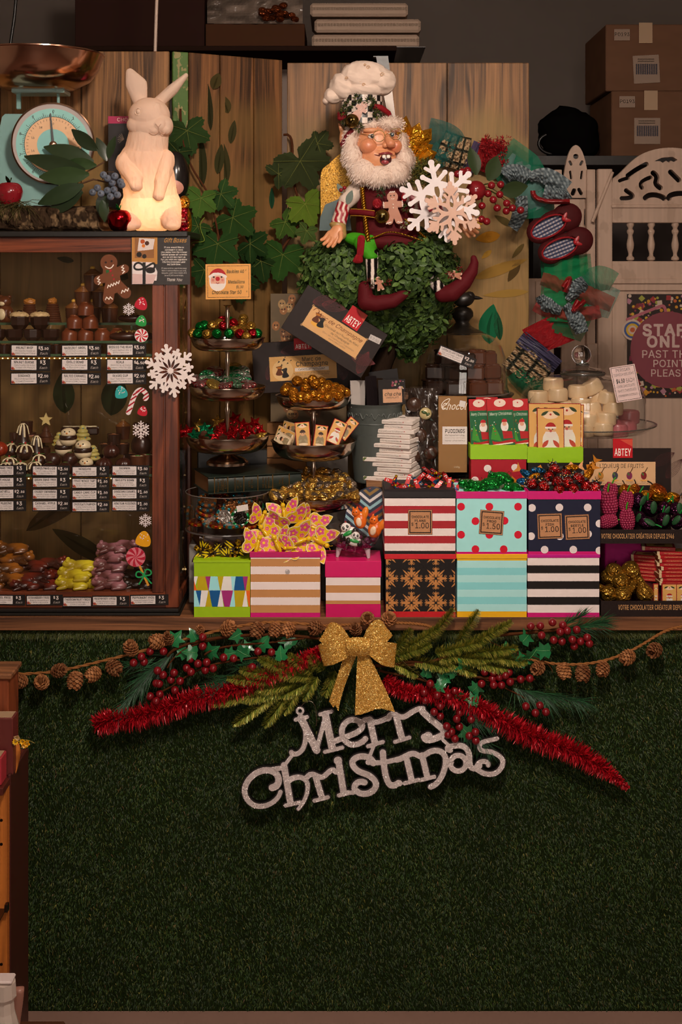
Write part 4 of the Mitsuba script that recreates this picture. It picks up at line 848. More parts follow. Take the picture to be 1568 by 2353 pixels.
# ---------------------------------------------------------------- coin tub, books
tb = thing('coin_tub', 'clear round plastic tub of chocolate coins under the green book', 'tub')
DTB = .145; c = P(523, 1214, DTB); zt_ = P(0, 1128, DTB)[2]; R = .1
ZTB = c[2]
part(tb, 'tub', M(tr(c[0], DTB, c[2])).lathe([(1e-5, 0.001), (R, .001), (R, zt_-c[2])], 'ffffff', 64, 30), 'glass')
part(tb, 'rim', M(tr(c[0], DTB, zt_)).lathe([(R-.0005, -.0015), (R+.0008, -.0015), (R+.0008, .0005), (R-.0005, .0005), (R-.0005, -.0015)], '6a625c', 64, 30), 'gloss')
part(tb, 'base_ring', M(tr(c[0], DTB, c[2])).lathe([(R-.002, 0), (R+.002, 0), (R+.0015, .003), (R-.002, .003), (R-.002, 0)], '4a4440', 64, 30), 'gloss')
part(tb, 'price_sticker', M(FR(544, 1170, DTB-.101, roll=8, yaw=14)).box(0, 27, -7, 7, 0, .6, 'cfc6c0'), 'paper', 'white price sticker')
def coin(seg, face):
    m = M(); n = 40
    def col(v): a = np.arctan2(v[:, 1], v[:, 0]); q = ((a/(2*np.pi)*16).astype(int)) % 2; return np.where((q == 0)[:, None], lin(seg[0]), lin(seg[1]))
    m.lathe([(16, 3.2), (20.5, 3.2), (22, 2), (22, -2), (20.5, -3.2), (16, -3.2)], col, n, 30)
    m.lathe([(1e-3, 2.8), (16, 2.8)], face, n, 30); m.lathe([(1e-3, -2.8), (16, -2.8)], face, n, 30)
    for i in range(5): a = i*1.26; m.box(5*math.cos(a)-2, 5*math.cos(a)+2, 5*math.sin(a)-4, 5*math.sin(a)+4, 2.7, 3.3, face)
    return Proto(coin=(m, 'foil'))
CN = [(coin(('1f9ab0', 'c86a1c'), 'c9c4bc'), 'teal and orange rimmed'), (coin(('128a48', 'd0d0c8'), '2a2420'), 'green and white rimmed'), (coin(('b86a24', '1f7a9a'), '7a4a24'), 'bronze'), (coin(('b02a1c', 'c8961c'), '8a3a1c'), 'red and gold rimmed')]
for (x, y, dd, a, b, c_, q) in ((511, 1187, .12, 0, -5, -10, 0), (551, 1189, .11, 10, 0, 10, 1), (465, 1150, .16, 10, -60, 20, 2), (462, 1162, .16, 5, -65, 15, 2), (460, 1174, .16, 0, -70, 20, 3), (458, 1186, .16, 0, -75, 20, 2), (420, 1182, .2, 0, 0, 78, 2), (440, 1200, .15, 0, -80, 0, 3), (475, 1198, .14, 10, -60, 10, 0), (575, 1170, .16, 0, -20, 30, 2), (590, 1185, .2, 0, -20, 40, 3), (530, 1165, .2, 0, -30, 0, 2), (500, 1150, .24, 0, -40, 0, 3), (550, 1152, .24, 0, -40, 20, 0), (590, 1160, .24, 0, -50, 20, 1), (495, 1205, .12, 0, -80, 0, 3), (530, 1206, .11, 0, -82, 0, 0), (570, 1206, .13, 0, -80, 5, 3)):
    CN[q][0].put('chocolate_coin', FR(523+(x-518)*.88, y, dd-.06) @ euler(a, b, c_), CN[q][1]+' foil chocolate coin inside the clear round tub', 'chocolate coin', CN[q][1]+' coins in the tub')
def book(px, py, d, rz, L, D_, H_, cover, pages, label, bands, title, tcol='b08a50', z=None):
    q = P(px, py, d); X = WF(q[0], d, q[2] if z is None else z, rz); k = thing('old_book', label, 'book')
    m = M(X); m.box(0, L, 0, D_, 0, .003, cover, .0008); m.box(0, L, 0, D_, H_-.003, H_, cover, .0008)
    m.lathe([(H_/2, 0), (H_/2, L)], cover, 14, True, tr(0, H_*.28, H_/2) @ rot('y', 90) @ rot('z', 0) @ sc(1, .55, 1), math.pi, 2*math.pi)
    part(k, 'cover', m, 'satin')
    part(k, 'pages', M(X).box(.003, L-.003, .006, D_-.004, .003, H_-.003, pages), 'matte', 'brown page block')
    f = M(X @ mat([(.001, 0, 0), (0, 0, .001), (0, -.001, 0)], (0, -.0003, H_/2))); w = L*1000; h = H_*1000
    for u in bands: f.box(w*u, w*u+2, -h*.46, h*.46, -2.2, .5, tcol)
    for t_, u, hh, y in title: f.text(t_, w*u, y-hh/2, hh, tcol, 1.0, .3, res=40, T=tr(w*u, 0, 0) @ rot('z', 90) @ tr(-w*u, 0, 0))
    part(k, 'gilt_lettering', f, 'brushed', 'gilt bands and lettering')
    return k
book(479, 1109, .085, 20, .232, .15, .041, '1a241e', '8a6444', 'dark green old book with gilt bands under the left metal stand', (.06, .2, .37, .52, .68, .86), [("Reader's", .1, 5.5, 0), ('Digest', .135, 5.5, 0), ('Condensed', .155, 4, 0), ('BOOKS', .18, 4, 0), ('WANDERER', .28, 4.2, 0), ('OF THE', .31, 4, 0), ('LOST', .335, 4, 0), ('LIFE', .43, 4.4, 0), ('BY THE', .46, 4.4, 0), ('THE MAN', .58, 4, 0), ('WITHOUT', .61, 4, 0), ('TREASURE', .64, 4, 0), ('THE', .76, 4.2, 0), ('TUNNEL', .79, 4.2, 0)], z=zt_+.0015)
book(459, 1251, .06, 14, .2, .14, .036, '3a221a', '6a4a34', 'brown old book under the clear tub of coins', (.04, .5, .56), [('RD', .2, 6, 0), ('THE', .44, 4, 0)], z=P(0, 1252, .125)[2]+.001)
# things behind the stands
k = thing('wooden_crate', 'tan wooden crate behind the right metal stand', 'crate')
a, b = P(615, 1075, .34), P(705, 968, .34)
for i in range(4): h = (b[2]-a[2])/4; part(k, 'slat', M().box(a[0], b[0], .315, .325, a[2]+i*h, a[2]+(i+.93)*h, '8a6240', .001), 'matte')
part(k, 'body', M().box(a[0]+.002, b[0]-.002, .326, .35, a[2], b[2]-.002, '6a4a30'), 'matte')
k = thing('patterned_box', 'box printed with brown animal faces behind the tilted black chocolate box', 'box')
m = M(FR(622, 905, .37)); m.box(0, 175, -170, 230, -40, 0, '5a4a34'); rs = random.Random(8)
for i in range(70):
    x, y = rs.uniform(12, 163), rs.uniform(-160, 218)
    m.flat(aff.scale(Point(x, y).buffer(9, 8), 1, 1.2), .3+.004*i, rs.choice(['8a5a34', '6a4428', '9a7a50'])); m.flat(Point(x-3, y+2).buffer(1.6, 6), .32+.3+.004*i, '1a100a'); m.flat(Point(x+3, y+2).buffer(1.6, 6), .62+.004*i, '1a100a'); m.flat(Point(x, y-3).buffer(2, 6), .62+.004*i, 'c0a078')
part(k, 'carton', m, 'paper')
one('white_carton', M().box(P(640, 0, .352)[0], P(800, 0, .352)[0], .352, .366, CT, P(0, 1040, .32)[2], 'a59a90', .002), 'paper', 'plain pale carton behind the gold nuts on the right stand', 'box')
one('black_book', M().box(P(455, 0, .345)[0], P(630, 0, .345)[0],   .33, .346, CT, P(0, 1030, .345)[2], '131110', .003), 'satin', 'black box file standing behind the left metal stand', 'box file')
# ---------------------------------------------------------------- black chocolate boxes with red tags
def tag_red(m, x, y, w, h, r=0, T=np.eye(4)):
    X = T @ tr(x, y, 0) @ rot('z', r); m.box(0, w, -h, 0, .2, 1.6, 'b5121e', 0, X); m.flat(Polygon([(w*.35, -h*.05), (w, -h*.02), (w, -h*.42)]), 1.75, 'c84a3a', X)
    m.text('ABTEY', w/2, -h*.88, h*.36, 'ecdcd4', 2, 1., cond=.62, T=X, res=60, width=w*.86)
    return m
def pod(m, x, y, r, T=np.eye(4), col='4a1c1e'):
    g = leafpoly(58, 24); X = T @ tr(x, y, 0) @ rot('z', r)
    for q in (1, .72, .44, .16): e = aff.scale(g, q, 1, origin=(0, 0)).buffer(0); m.flat(e.difference(e.buffer(-.8)), .35, col, X)
def cups(m, x, y, r, T, s=1.):
    X = T @ tr(x, y, 0) @ rot('z', r) @ sc(s)
    m.flat(aff.scale(Point(8, -13).buffer(14), 1.3, .5), .6, 'd8a040', X)
    for (cx, cy, c1, c2, a) in ((0, 4, '5a2a10', 'a8641c', 0), (16, -3, '15100e', '2c2420', 10)):
        g = Polygon(curve([(-8, 11), (8, 11), (5, 0), (8, -11), (-8, -11), (-5, 0), (-8, 11)], 30)).buffer(1); m.flat(aff.translate(aff.rotate(g, a), cx, cy), .8, c1, X); m.flat(aff.translate(aff.rotate(aff.scale(Point(0, 9).buffer(7), 1, .45), a, origin=(0, 0)), cx, cy), 1, c2, X)
BK = '1d100d'
k = thing('chocolate_box', 'black chocolate box reading CHOCOLAT PETILLANT standing behind the right metal stand', 'box')
m = M(FR(585, 905, .31, roll=3.2)); m.box(0, 245, 0, 116, -16, 0, BK, .6)
for x, y, r in ((30, 30, -30), (65, 92, -80), (205, 20, -5), (225, 60, 20)): pod(m, x, y, r)
m.flat(sbox(38, 26, 192, 82), .5, 'c99a5c'); m.flat(Point(68, 50).buffer(24), .6, 'd6b078')
for (x, y, r) in ((60, 70, 3), (72, 74, 4), (66, 62, 3), (80, 66, 2.5), (75, 80, 2), (88, 72, 2)): m.flat(Polygon([(x-r, y-r), (x+r, y), (x, y+r)]), .8, '2a1a14')
cups(m, 60, 46, 0, np.eye(4), .8)
m.text('Marc de', 135, 69, 9, '2c1a12', .8, .2, cond=.9); m.text('Champagne', 136, 57.5, 10.5, '2c1a12', .8, .2, cond=.9)
m.flat(sbox(96, 46, 174, 54), .7, 'd8c8b8'); m.text('CHOCOLAT PÉTILLANT', 135, 47.8, 4.4, '4a3020', .9, .2, width=62)
m.text('CHOCOLAT NOIR EXTRA FIN PÉTILLANT', 135, 40, 3.2, '6a4a30', .9, 0, width=84); m.text('FOURRÉ AU MARC DE CHAMPAGNE', 135, 35.5, 3.2, '6a4a30', .9, 0, width=78); m.text('DARK CHOCOLATE', 135, 30.5, 2.6, '7a5a40', .9, 0, width=60)
tag_red(m, 97, 122, 40, 27)
part(k, 'carton', m, 'paper')
k = thing('chocolate_box', 'black champagne chocolate box tilted on its corner in front of the topiary tree', 'box')
Xm = FR(646, 753, .2, roll=-32.2); m = M(Xm); m.box(0, 217, 0, 117, -16, 0, BK, .6)
for x, y, r in ((50, 96, -70), (172, 30, -75), (205, 4, 5), (30, 88, -50)): pod(m, x, y, r, col='5a2224')
m.flat(sbox(36, 31, 182, 83), .5, 'cfa06a')
for (x, y, sx, sy) in ((34, 85, 1, -1), (184, 85, -1, -1), (34, 29, 1, 1), (184, 29, -1, 1)): m.flat(sbox(min(x, x+5*sx), min(y, y+.9*sy), max(x, x+5*sx), max(y, y+.9*sy)).union(sbox(min(x, x+.9*sx), min(y, y+5*sy), max(x, x+.9*sx), max(y, y+5*sy))), .5, 'cfa06a')
cups(m, 58, 60, 6, np.eye(4), .85)
m.text('Marc de Champagne', 112, 68, 9.5, '6a3014', .8, .1, .35, 1, width=124)
m.flat(LineString(curve([(42, 74), (50, 82), (56, 76), (50, 72)], 20)).buffer(.6), .8, '6a3014')
for t_, y, h, w in (('Chocolat noir fourré au Marc', 57, 5, 92), ('de Champagne', 49, 5, 50), ('Marc de Champagne in premium', 42, 4, 86), ('dark chocolate', 36, 4, 46)): m.text(t_, 128, y, h, '4a3020' if h == 5 else '8a6a4c', .8, 0, width=w)
tag_red(m, 112, 132, 42, 45, -2)
m.flat(aff.rotate(sbox(183, 86, 211, 99), 7), .6, 'b8b0ac'); m.text('$ 2.50', 196, 89, 5.5, '7a7470', .9, 0)
part(k, 'carton', m, 'paper')
# ---------------------------------------------------------------- bucket with cards
DBU = .26; q = P(862, 926, DBU); zb_ = ZR1
bu = thing('metal_bucket', 'grey galvanised metal bucket with embossed scrolls holding cards and the topiary tree', 'bucket')
s = S(DBU); h = q[2]-ZR3
GV = '474c49'
part(bu, 'body', M(tr(q[0], DBU, ZR3+.001)).lathe([(1e-5, 0), (46*s, 0), (48*s, .004), (58*s, h*.72), (58.5*s, h*.74), (60*s, h*.75), (59*s, h*.77), (62*s, h*.95), (65*s, h-.004), (66*s, h), (63*s, h), (60*s, h*.8), (46*s, .01), (1e-5, .008)], GV, 48, 30), 'satin')
part(bu, 'soil', M(tr(q[0], DBU, ZR3)).lathe([(1e-5, h*.6), (55*s, h*.6)], '1a120c', 24), 'matte')
for i in range(14):
    a0 = i*2*math.pi/14; p_ = []
    for t in np.linspace(0, 1, 16):
        u = a0+.38*t; z = h*.86+.0075*math.sin(t*9)*(1-t*.3); R_ = 62.3*s; p_.append((q[0]+R_*math.cos(u), DBU+R_*math.sin(u), ZR3+z))
    part(bu, 'scroll', M().tube(p_, .0016, '555b57', 5), 'satin')
def card(x, y, d, w, h, a, col, label, fr=None, group=None, yaw=0, th=2.):
    m = M(FR(x, y, d, yaw=yaw) @ rot('z', a)); m.box(-w/2, w/2, 0, h, -th, 0, col)
    if fr: fr(m, w, h)
    return one('booklet', m, 'paper', label, 'booklet', group)
def cha(m, w, h):
    m.flat(sbox(-w/2+10, 5, w/2-8, h*.62), .3, 'c99a78'); m.text('cha cha', 1, h*.36, 8, '2a1a14', .6, .2, .25, 1, width=38); m.text('CHOCOLATE', 1, h*.25, 4, '4a3428', .6, .2, width=30)
    for i in range(16): m.flat(Point(rr(0, w/2-4), rr(h*.6, h-4)).buffer(rr(1, 3.4), 6), .5+.02*i, random.choice(['8a4a5a', 'b09060', '7a2a3a', 'c0a0a0', '5a6a3a']))
for i, (x, a, col, lab) in enumerate(((818, 2, 'a59c96', 'white paged booklet at the left of the metal bucket'), (828, -1, '9a918c', 'second white paged booklet in the metal bucket'),)): card(x, 936, .225+i*.02, 22, 62, a, col, lab, None, 'white booklets in the bucket')
for i, (x, a, d) in enumerate(((850, 6, .235), (858, 3, .245), (866, 8, .255))): card(x, 936, d, 16, 72, a, '1c1416', 'narrow black card leaning in the metal bucket beside the white booklets', None, 'narrow black cards in the bucket', yaw=50)
card(892, 934, .27, 66, 84, 8, '15100f', 'plain black card standing behind the peach labelled card in the metal bucket')
card(902, 930, .225, 62, 58, 2, '17110f', 'black card with a peach label and flowers in the metal bucket', cha)
# ---------------------------------------------------------------- stack of white bars
def spine(m, w):
    pass
for i in range(13):
    zt2 = ZR3+.012+i*.0118; rz = -24+[0, 4, -3, 2, 6, -2, 3, 0, -5, 2, 4, -3, 1][i]
    k = thing('white_chocolate_bar', '', 'chocolate bar', 'white bars in the stack'); w, dp, th = .124, .072, .0105
    X = WF(P(902, 0, .23)[0]+rr(-.005, .005), .225+rr(-.004, .004), zt2, rz) @ rot('x', 3 if i < 11 else 5); m = M(X)
    m.box(-w/2, w/2, -dp/2, dp/2, 0, th, 'dcd0c8', .0012); part(k, 'bar', m, 'paper')
    f = M(X @ mat([(.001, 0, 0), (0, 0, .001), (0, -.001, 0)], (0, -dp/2, th/2)))
    f.text('MILK CHOCOLATE CHRISTMAS', 4, -1.4, 2.8, '5a5048', .3, .1, width=64); f.flat(Point(38, 1).buffer(1.3), .3, 'a03030')
    for a_ in (20, 70, 120, -30): f.flat(aff.translate(aff.rotate(leafpoly(8, 3.4), a_, origin=(0, 0)), -56, 0).intersection(sbox(-61, -5, 60, 5)), .3, '5a6a3c')
    if i == 12:
        t_ = M(X @ mat([(.001, 0, 0), (0, .001, 0), (0, 0, .001)], (0, 0, th))); t_.text('Christmas', 0, -2, 9, '4a4038', .4, .3, .3)
        for u in range(26): t_.flat(aff.translate(aff.rotate(leafpoly(12, 4), rr(0, 360), origin=(0, 0)), rr(-52, -30), rr(-20, 24)), .3+.01*u, random.choice(['5a6a3c', '7a8a54', '8a4038']))
        f.merge(t_, np.linalg.inv(f.T))
    part(k, 'printed_wrapper', f, 'paper')
    labels[k]['label'] = ['topmost', 'second from the top', 'third from the top', 'fourth from the top', 'fifth from the top', 'sixth from the top', 'seventh from the top', 'seventh from the bottom', 'fifth from the bottom', 'fourth from the bottom', 'third from the bottom', 'second from the bottom', 'bottom'][12-i].join(['white wrapped chocolate bar, ', ' in the stack before the metal bucket'])
one('cardboard_tray', M().box(P(842, 0, .17)[0], P(965, 0, .17)[0], .17, .29, ZR3, ZR3+.011, '8a6448', .001), 'matte', 'brown cardboard tray under the stack of white bars', 'tray')
# ---------------------------------------------------------------- puddings pack
k = thing('pudding_pack', 'clear bag and gold card pack reading PUDDINGS beside the white bars', 'packaging')
DPU = .2; z0_ = ZR3; q = P(1008, 0, DPU); topz = P(0, 911, DPU)[2]
m = M(FR(1008, 1083, DPU)); H_ = (topz-P(0, 1083, DPU)[2])/S(DPU); m.box(0, 66, -3, H_, -14, 0, '8a6232', .8)
part(k, 'card', m, 'satin', 'gold brown card')
m = M(FR(1008, 1083, DPU-.0004)); m.flat(sbox(9, 62, 66, 103), .4, 'd8cec8'); m.text('PUDDINGS', 38, 88, 9, '2c2018', .7, .9, width=46); m.text('Milk Chocolate Plum Puddings', 38, 81, 3.6, '5a4a3c', .7, 0, width=46)
m.flat(sbox(15, 76, 62, 76.6), .7, '8a7a6c'); m.text('MADE WITH LOVE IN AUSTRALIA', 38, 69, 3, '5a4a3c', .7, 0, width=46)
m.text('Chocol', 34, 142, 15, 'e0d4c4', .5, .4, .35, .8, res=60); m.flat(LineString(curve([(8, 146), (14, 162), (26, 166), (18, 154), (10, 148), (20, 142)], 30)).buffer(.9), .5, 'e0d4c4'); m.flat(aff.rotate(sbox(48, 148, 62, 162), -12), .9, 'd0c8c4'); m.text('400g', 42, 8, 4, 'c9b89a', .5)
part(k, 'printed_label', m, 'paper')
def crumple(x0, x1, y0, y1, d, amp, n=18, mm=22, seed=3):
    X = np.zeros((mm, n, 3))
    for i in range(mm):
        for j in range(n):
            u, v = j/(n-1), i/(mm-1); b = meshkit.fbm(np.array([u*5, v*7, seed]), 3)-.5
            X[i, j] = P(x0+(x1-x0)*u, y0+(y1-y0)*v, d+amp*b-.02*math.sin(math.pi*u)*math.sin(math.pi*v))
    return X
def bagf(seed):
    return M().grid(crumple(928, 1010, 888, 1085, .205, .05, seed=seed), 'ffffff')
part(k, 'bag', bagf(3), 'glass', 'clear crumpled film'); part(k, 'bag', M().grid(crumple(932, 1006, 892, 1083, .23, .03, seed=9), '241a15'), 'gloss', 'dark bag back')
for (x, y, r, c1) in ((978, 950, 15, 'bfae7c'), (952, 930, 17, '4a2c1c'), (965, 1000, 17, '3a2216'), (990, 1040, 16, '3a2216'), (950, 1050, 17, '4a2c1c')):
    m = M(FR(x, y, .215)); m.sph((0, 0, 0), (r, r, r*.6), '3a2216', 2)
    if c1 == 'bfae7c': m.sph((0, 0, 3), (r*.95, r*.95, r*.55), c1, 2); m.sph((-3, 3, 10), (8, 3.5, 3), '2f4a1c', 1, rot('z', -20)); m.sph((5, -1, 10), (5, 3, 3), '2f4a1c', 1, rot('z', 30))
    part(k, 'pudding', m, 'choc')
one('maroon_box', M().box(P(1000, 0, .19)[0], P(1078, 0, .19)[0], .185, .19+.0, ZR3, ZR3+.018, '3a1a16', .001), 'satin', 'dark maroon flat box in front of the PUDDINGS pack', 'box')
# ---------------------------------------------------------------- lidded boxes with wrapped bars
def f_reddots(f, W, H):
    dots(f, W, H, [(9, 18), (68, 22), (38, 46), (101, 48), (97, 8), (128, 24)], 8.5, 'ddd0cc')
gift_box(1083, 1210, 1024, 1124, 'red gift box with white dots and lime green rim holding Christmas bars', [('8fbf12', 1024, 1055), ('a01424', 1055, 1124)], d=.165, depth=.055, front=f_reddots, lid=('8fbf12', 31), openbox=True, z0=ZR3)
gift_box(1214, 1339, 1030, 1124, 'black gift box with lime green rim holding vintage Santa bars', [('8fbf12', 1030, 1063), ('1a1412', 1063, 1124)], d=.165, depth=.05, lid=('8fbf12', 33), openbox=True, z0=ZR3)
def xmasbar(m, w, h):
    m.flat(sbox(-w/2+.5, -h/2, w/2-.5, h/2-26), .3, '165a34'); m.flat(sbox(-w/2+.5, h/2-27, w/2-.5, h/2), .3, 'b01c20'); m.flat(aff.scale(Point(0, h/2-10).buffer(9), 1.5, 1), .5, 'ddc8b8'); m.flat(Point(0, h/2-8).buffer(1.6), .7, 'b02020')
    m.text('Merry Christmas', 0, h/2-38, 7, 'cfd8c8', .5, .1, .15, width=w*.86)
    m.flat(Polygon([(-w*.42, -30), (-w*.3, 4), (-w*.12, -16), (0, -36)]), .4, '3a8a2c')
    for i in range(12): m.flat(Point(rr(-w*.42, w*.42), rr(-20, 16)).buffer(1.2, 5), .5, random.choice(['c8a03a', 'b02a24', 'd8d0c8']))
    m.flat(aff.scale(Point(8, -2).buffer(10), .9, 1.2), .5, 'e0d8d0'); m.flat(Point(8, 4).buffer(5), .7, 'd09a80'); m.flat(Point(8, 9).buffer(6.5).intersection(sbox(-9, 8, 20, 20)), .8, 'b01c20'); m.flat(Polygon([(2, -12), (24, -14), (26, -30), (4, -30)]), .6, 'a81a1e')
    m.flat(Polygon(curve([(-w*.42, -22), (-w*.36, -34), (0, -36), (26, -32), (28, -40), (-8, -44), (-w*.36, -40), (-w*.42, -22)], 24)).buffer(0), .9, 'a81a1e'); m.flat(LineString(curve([(-w*.4, -52), (-10, -47), (18, -50), (28, -46)], 14)).buffer(.9), .9, 'c8963a'); m.flat(LineString([(-22, -44), (24, -40)]).buffer(1.4), 1, 'e0d4c8')
for i, (x, y, d, a, w, h, lab) in enumerate(((1103, 980, .195, 2, 46, 126, 'green Christmas bar with sleigh picture, leftmost in the red dotted box'), (1152, 978, .18, 3, 60, 124, 'green Christmas bar with Santa sleigh picture, frontmost in the red dotted box'), (1192, 978, .2, 2, 48, 122, 'green Christmas bar with reindeer picture, rightmost in the red dotted box'), (1120, 978, .21, 0, 50, 130, 'green Christmas bar behind the others in the red dotted box'))):
    k = one('christmas_bar', bar(w, h, 7, 'a01c20', xmasbar), 'paper', lab, 'chocolate bar', 'green bars in the red dotted box'); scene[k]['to_world'] = T4((FR(x, y, d) @ rot('z', a) @ rot('x', -4)).tolist())
for i, (x, y, d, a, w, h, lab) in enumerate(((1246, 986, .195, 0, 62, 118, 'vintage Santa bar, leftmost and tallest in the lime rimmed black box'), (1303, 985, .195, -1, 66, 116, 'vintage Santa bar with tree picture at the right in the lime rimmed black box'), (1266, 990, .178, 0, 62, 104, 'vintage Santa face bar, frontmost in the lime rimmed black box'), (1332, 986, .196, -2, 20, 112, 'narrow edge of a vintage Santa bar at the right end of the black box'))):
    k = one('santa_bar', bar(w, h, 7, '8a1c1c', portrait(santa=True, bgc='d0a05a')), 'paper', lab, 'chocolate bar', 'Santa bars in the black box'); scene[k]['to_world'] = T4((FR(x, y, d) @ rot('z', a) @ rot('x', -4)).tolist())
# ---------------------------------------------------------------- cloche with bird knob
DCL = .36; q = P(1063, 908, DCL); s = S(DCL); cl = thing('cake_cloche', 'glass cake cloche with black bird knob on a black plate', 'cake dome')
part(cl, 'plate', M(tr(q[0], DCL, q[2])).lathe([(1e-5, -.004), (100*s, -.006), (114*s, -.002), (118*s, .004), (118*s, .006), (112*s, .003), (1e-5, .001)], '15120f', 56, 40), 'gloss', 'black plate')
part(cl, 'pedestal', M(tr(q[0], DCL, 0)).lathe([(1e-5, ZR3), (45*s, ZR3), (43*s, ZR3+.008), (20*s, ZR3+.03), (14*s, ZR3+.08), (14*s, q[2]-.03), (40*s, q[2]-.006), (1e-5, q[2]-.005)], '15120f', 32, 40), 'gloss')
H_ = (908-762)*s
part(cl, 'dome', M(tr(q[0], DCL, q[2]+.006)).lathe([(106*s, 0), (108*s, 2*s), (103*s, 14*s), (101*s, 60*s), (98*s, 85*s), (90*s, 108*s), (76*s, 126*s), (56*s, 137*s), (34*s, 142*s)], 'ffffff', 64, True), 'glass', 'clear glass dome')
zk = q[2]+.006+140*s
part(cl, 'knob', M(tr(q[0], DCL, zk)).lathe([(56*s, -5*s), (40*s, 4*s), (28*s, 9*s), (20*s, 14*s), (15*s, 22*s), (18*s, 28*s), (25*s, 36*s), (25*s, 46*s), (20*s, 54*s), (10*s, 58*s), (1e-5, 58*s)], '17130f', 32, 60), 'satin', 'black turned knob')
Xb = tr(q[0]+4*s, DCL, zk+58*s) @ sc(s)
m = M(Xb); m.sph((0, 0, 16), (24, 17, 17), '1a1512', 3, rot('y', -12)); m.sph((13, 0, 24), (12, 11, 11), '1a1512', 2); m.lathe([(5, 0), (4, 10), (.3, 22)], '1a1512', 10, True, tr(22, 0, 21) @ rot('y', 96)); m.sph((-22, 0, 12), (12, 8, 4), '1a1512', 2, rot('y', 20)); m.cyl((-2, 4, -1), (-2, 4, 6), 2, '1a1512', 8).cyl((-2, -4, -1), (-2, -4, 6), 2, '1a1512', 8)
part(cl, 'dome_edge', M(tr(q[0], DCL, q[2]+.006)).lathe([(106*s, 0), (109*s, 0), (109.5*s, 2.5*s), (106.5*s, 3*s)], '6a6058', 56, 40), 'gloss'); part(cl, 'bird', m, 'satin', 'black bird finial')
def chunk(w, dp, h, col): 
    m = M(); m.box(-w/2, w/2, -dp/2, dp/2, 0, h, col, 5)
    for i in range(3): m.sph((rr(-w*.3, w*.3), rr(-dp*.3, dp*.3), h), (w*.3, dp*.3, 4), col, 2)
    return Proto(chunk=(m, 'choc'))
CH = [chunk(44, 44, 34, '20120c'), chunk(42, 42, 34, '4a2616')]; ns = [0, 0]
for (x, y, z, c_, rz) in ((-72, -30, 0, 0, 10), (-20, -60, 0, 0, -5), (28, -62, 0, 1, 8), (72, -34, 0, 1, 0), (-50, 30, 0, 0, 30), (40, 30, 0, 1, 20), (-66, -22, 36, 0, -10), (-18, -48, 36, 0, 12), (26, -46, 36, 1, -8), (66, -14, 36, 1, 14), (-40, 20, 36, 0, 0), (-40, -20, 70, 0, 25), (4, -28, 66, 0, 5), (34, -18, 70, 1, -12), (58, 0, 66, 1, 10)):
    CH[c_].put('turkish_delight', tr(q[0], DCL, q[2]+.004) @ sc(s*.96) @ tr(x, y, z) @ rot('z', rz), ['dark chocolate turkish delight chunk piled in the bird cloche', 'milk chocolate turkish delight chunk piled in the bird cloche'][c_], 'chocolate', ['dark chunks in the cloche', 'milk chunks in the cloche'][c_])
def price_card(X, w, h, title, desc, price, label, split=.66, each=True, withprice=True):
    k = thing('price_card', label, 'price card', 'price cards'); m = M(X); m.box(0, w, -h, 0, -.6, 0, '16110f'); wl = w*split if withprice else w-2
    m.flat(sbox(2, -h+2.6, wl, -2.6), .3, 'd0c6c4')
    m.flat(Point(5, -h+6).buffer(3.2, 6), .4, '8a3028').flat(Point(8.5, -h+4.5).buffer(2, 5), .42, 'b06a3a').flat(Point(4, -h+9).buffer(1.6, 5), .44, 'd09a90')
    tw = min(wl-7, len(title)*3.6); m.text(title, wl/2+1.5, -h*.37, h*.19, '1c1513', .5, 1.2, width=tw)
    for i, t_ in enumerate(desc): m.text(t_, wl/2+2.5, -h*(.59+.2*i), h*.135, '443a36', .5, .1, .2, width=min(wl-12, len(t_)*2.4))
    if withprice:
        cx = (wl+w)/2
        if '.' in price: a_, b_ = price.split('.'); m.text('$', cx-10, -h*.36, h*.2, 'dccfc8', .5, .6).text(a_, cx-4.6, -h*.46, h*.31, 'dccfc8', .5, .8).text('.'+b_, cx+5.5, -h*.42, h*.2, 'dccfc8', .5, .6)
        else: m.text('$', cx-5, -h*.36, h*.22, 'dccfc8', .5, .6).text(price, cx+2, -h*.46, h*.33, 'dccfc8', .5, .8)
        m.text('Each', cx, -h*.82, h*.2, 'b0a49c', .5, 0, .3)
    part(k, 'card', m, 'paper'); return k
price_card(FR(1013, 792, DCL-.1175, roll=-22, yaw=0), 90, 25, 'TURKISH DELIGHT CHUNKS', ('Rose Turkish Delight Coated in', 'Milk or Dark Chocolate'), '2.50', 'black and white TURKISH DELIGHT CHUNKS price card slanting on the bird cloche')
# ---------------------------------------------------------------- glass cake stand with dome on the right
DG = .385; q = P(1340, 985, DG); s = S(DG); gk_ = thing('cake_stand', 'glass cake stand with glass dome full of pale turkish delight', 'cake stand')
part(gk_, 'plate', M(tr(q[0], DG, q[2])).lathe([(1e-5, -8*s), (110*s, -10*s), (140*s, -4*s), (158*s, 6*s), (165*s, 12*s), (163*s, 13*s), (138*s, 0), (110*s, -5*s), (1e-5, -4*s)], 'ffffff', 64, True), 'glass', 'clear glass plate')
part(gk_, 'plate_edge', M(tr(q[0], DG, q[2])).lathe([(163*s, 11*s), (166.5*s, 11.5*s), (166.5*s, 14*s), (163*s, 13.5*s), (163*s, 11*s)], '4a4640', 64, 40), 'gloss')
part(gk_, 'stem', M(tr(q[0]-.004, DG, 0)).lathe([(1e-5, ZR3), (32*s, ZR3), (30*s, ZR3+.01), (14*s, ZR3+.03), (9*s, ZR3+.06), (12*s, q[2]-.02), (24*s, q[2]-9*s)], 'ffffff', 32, True), 'glass')
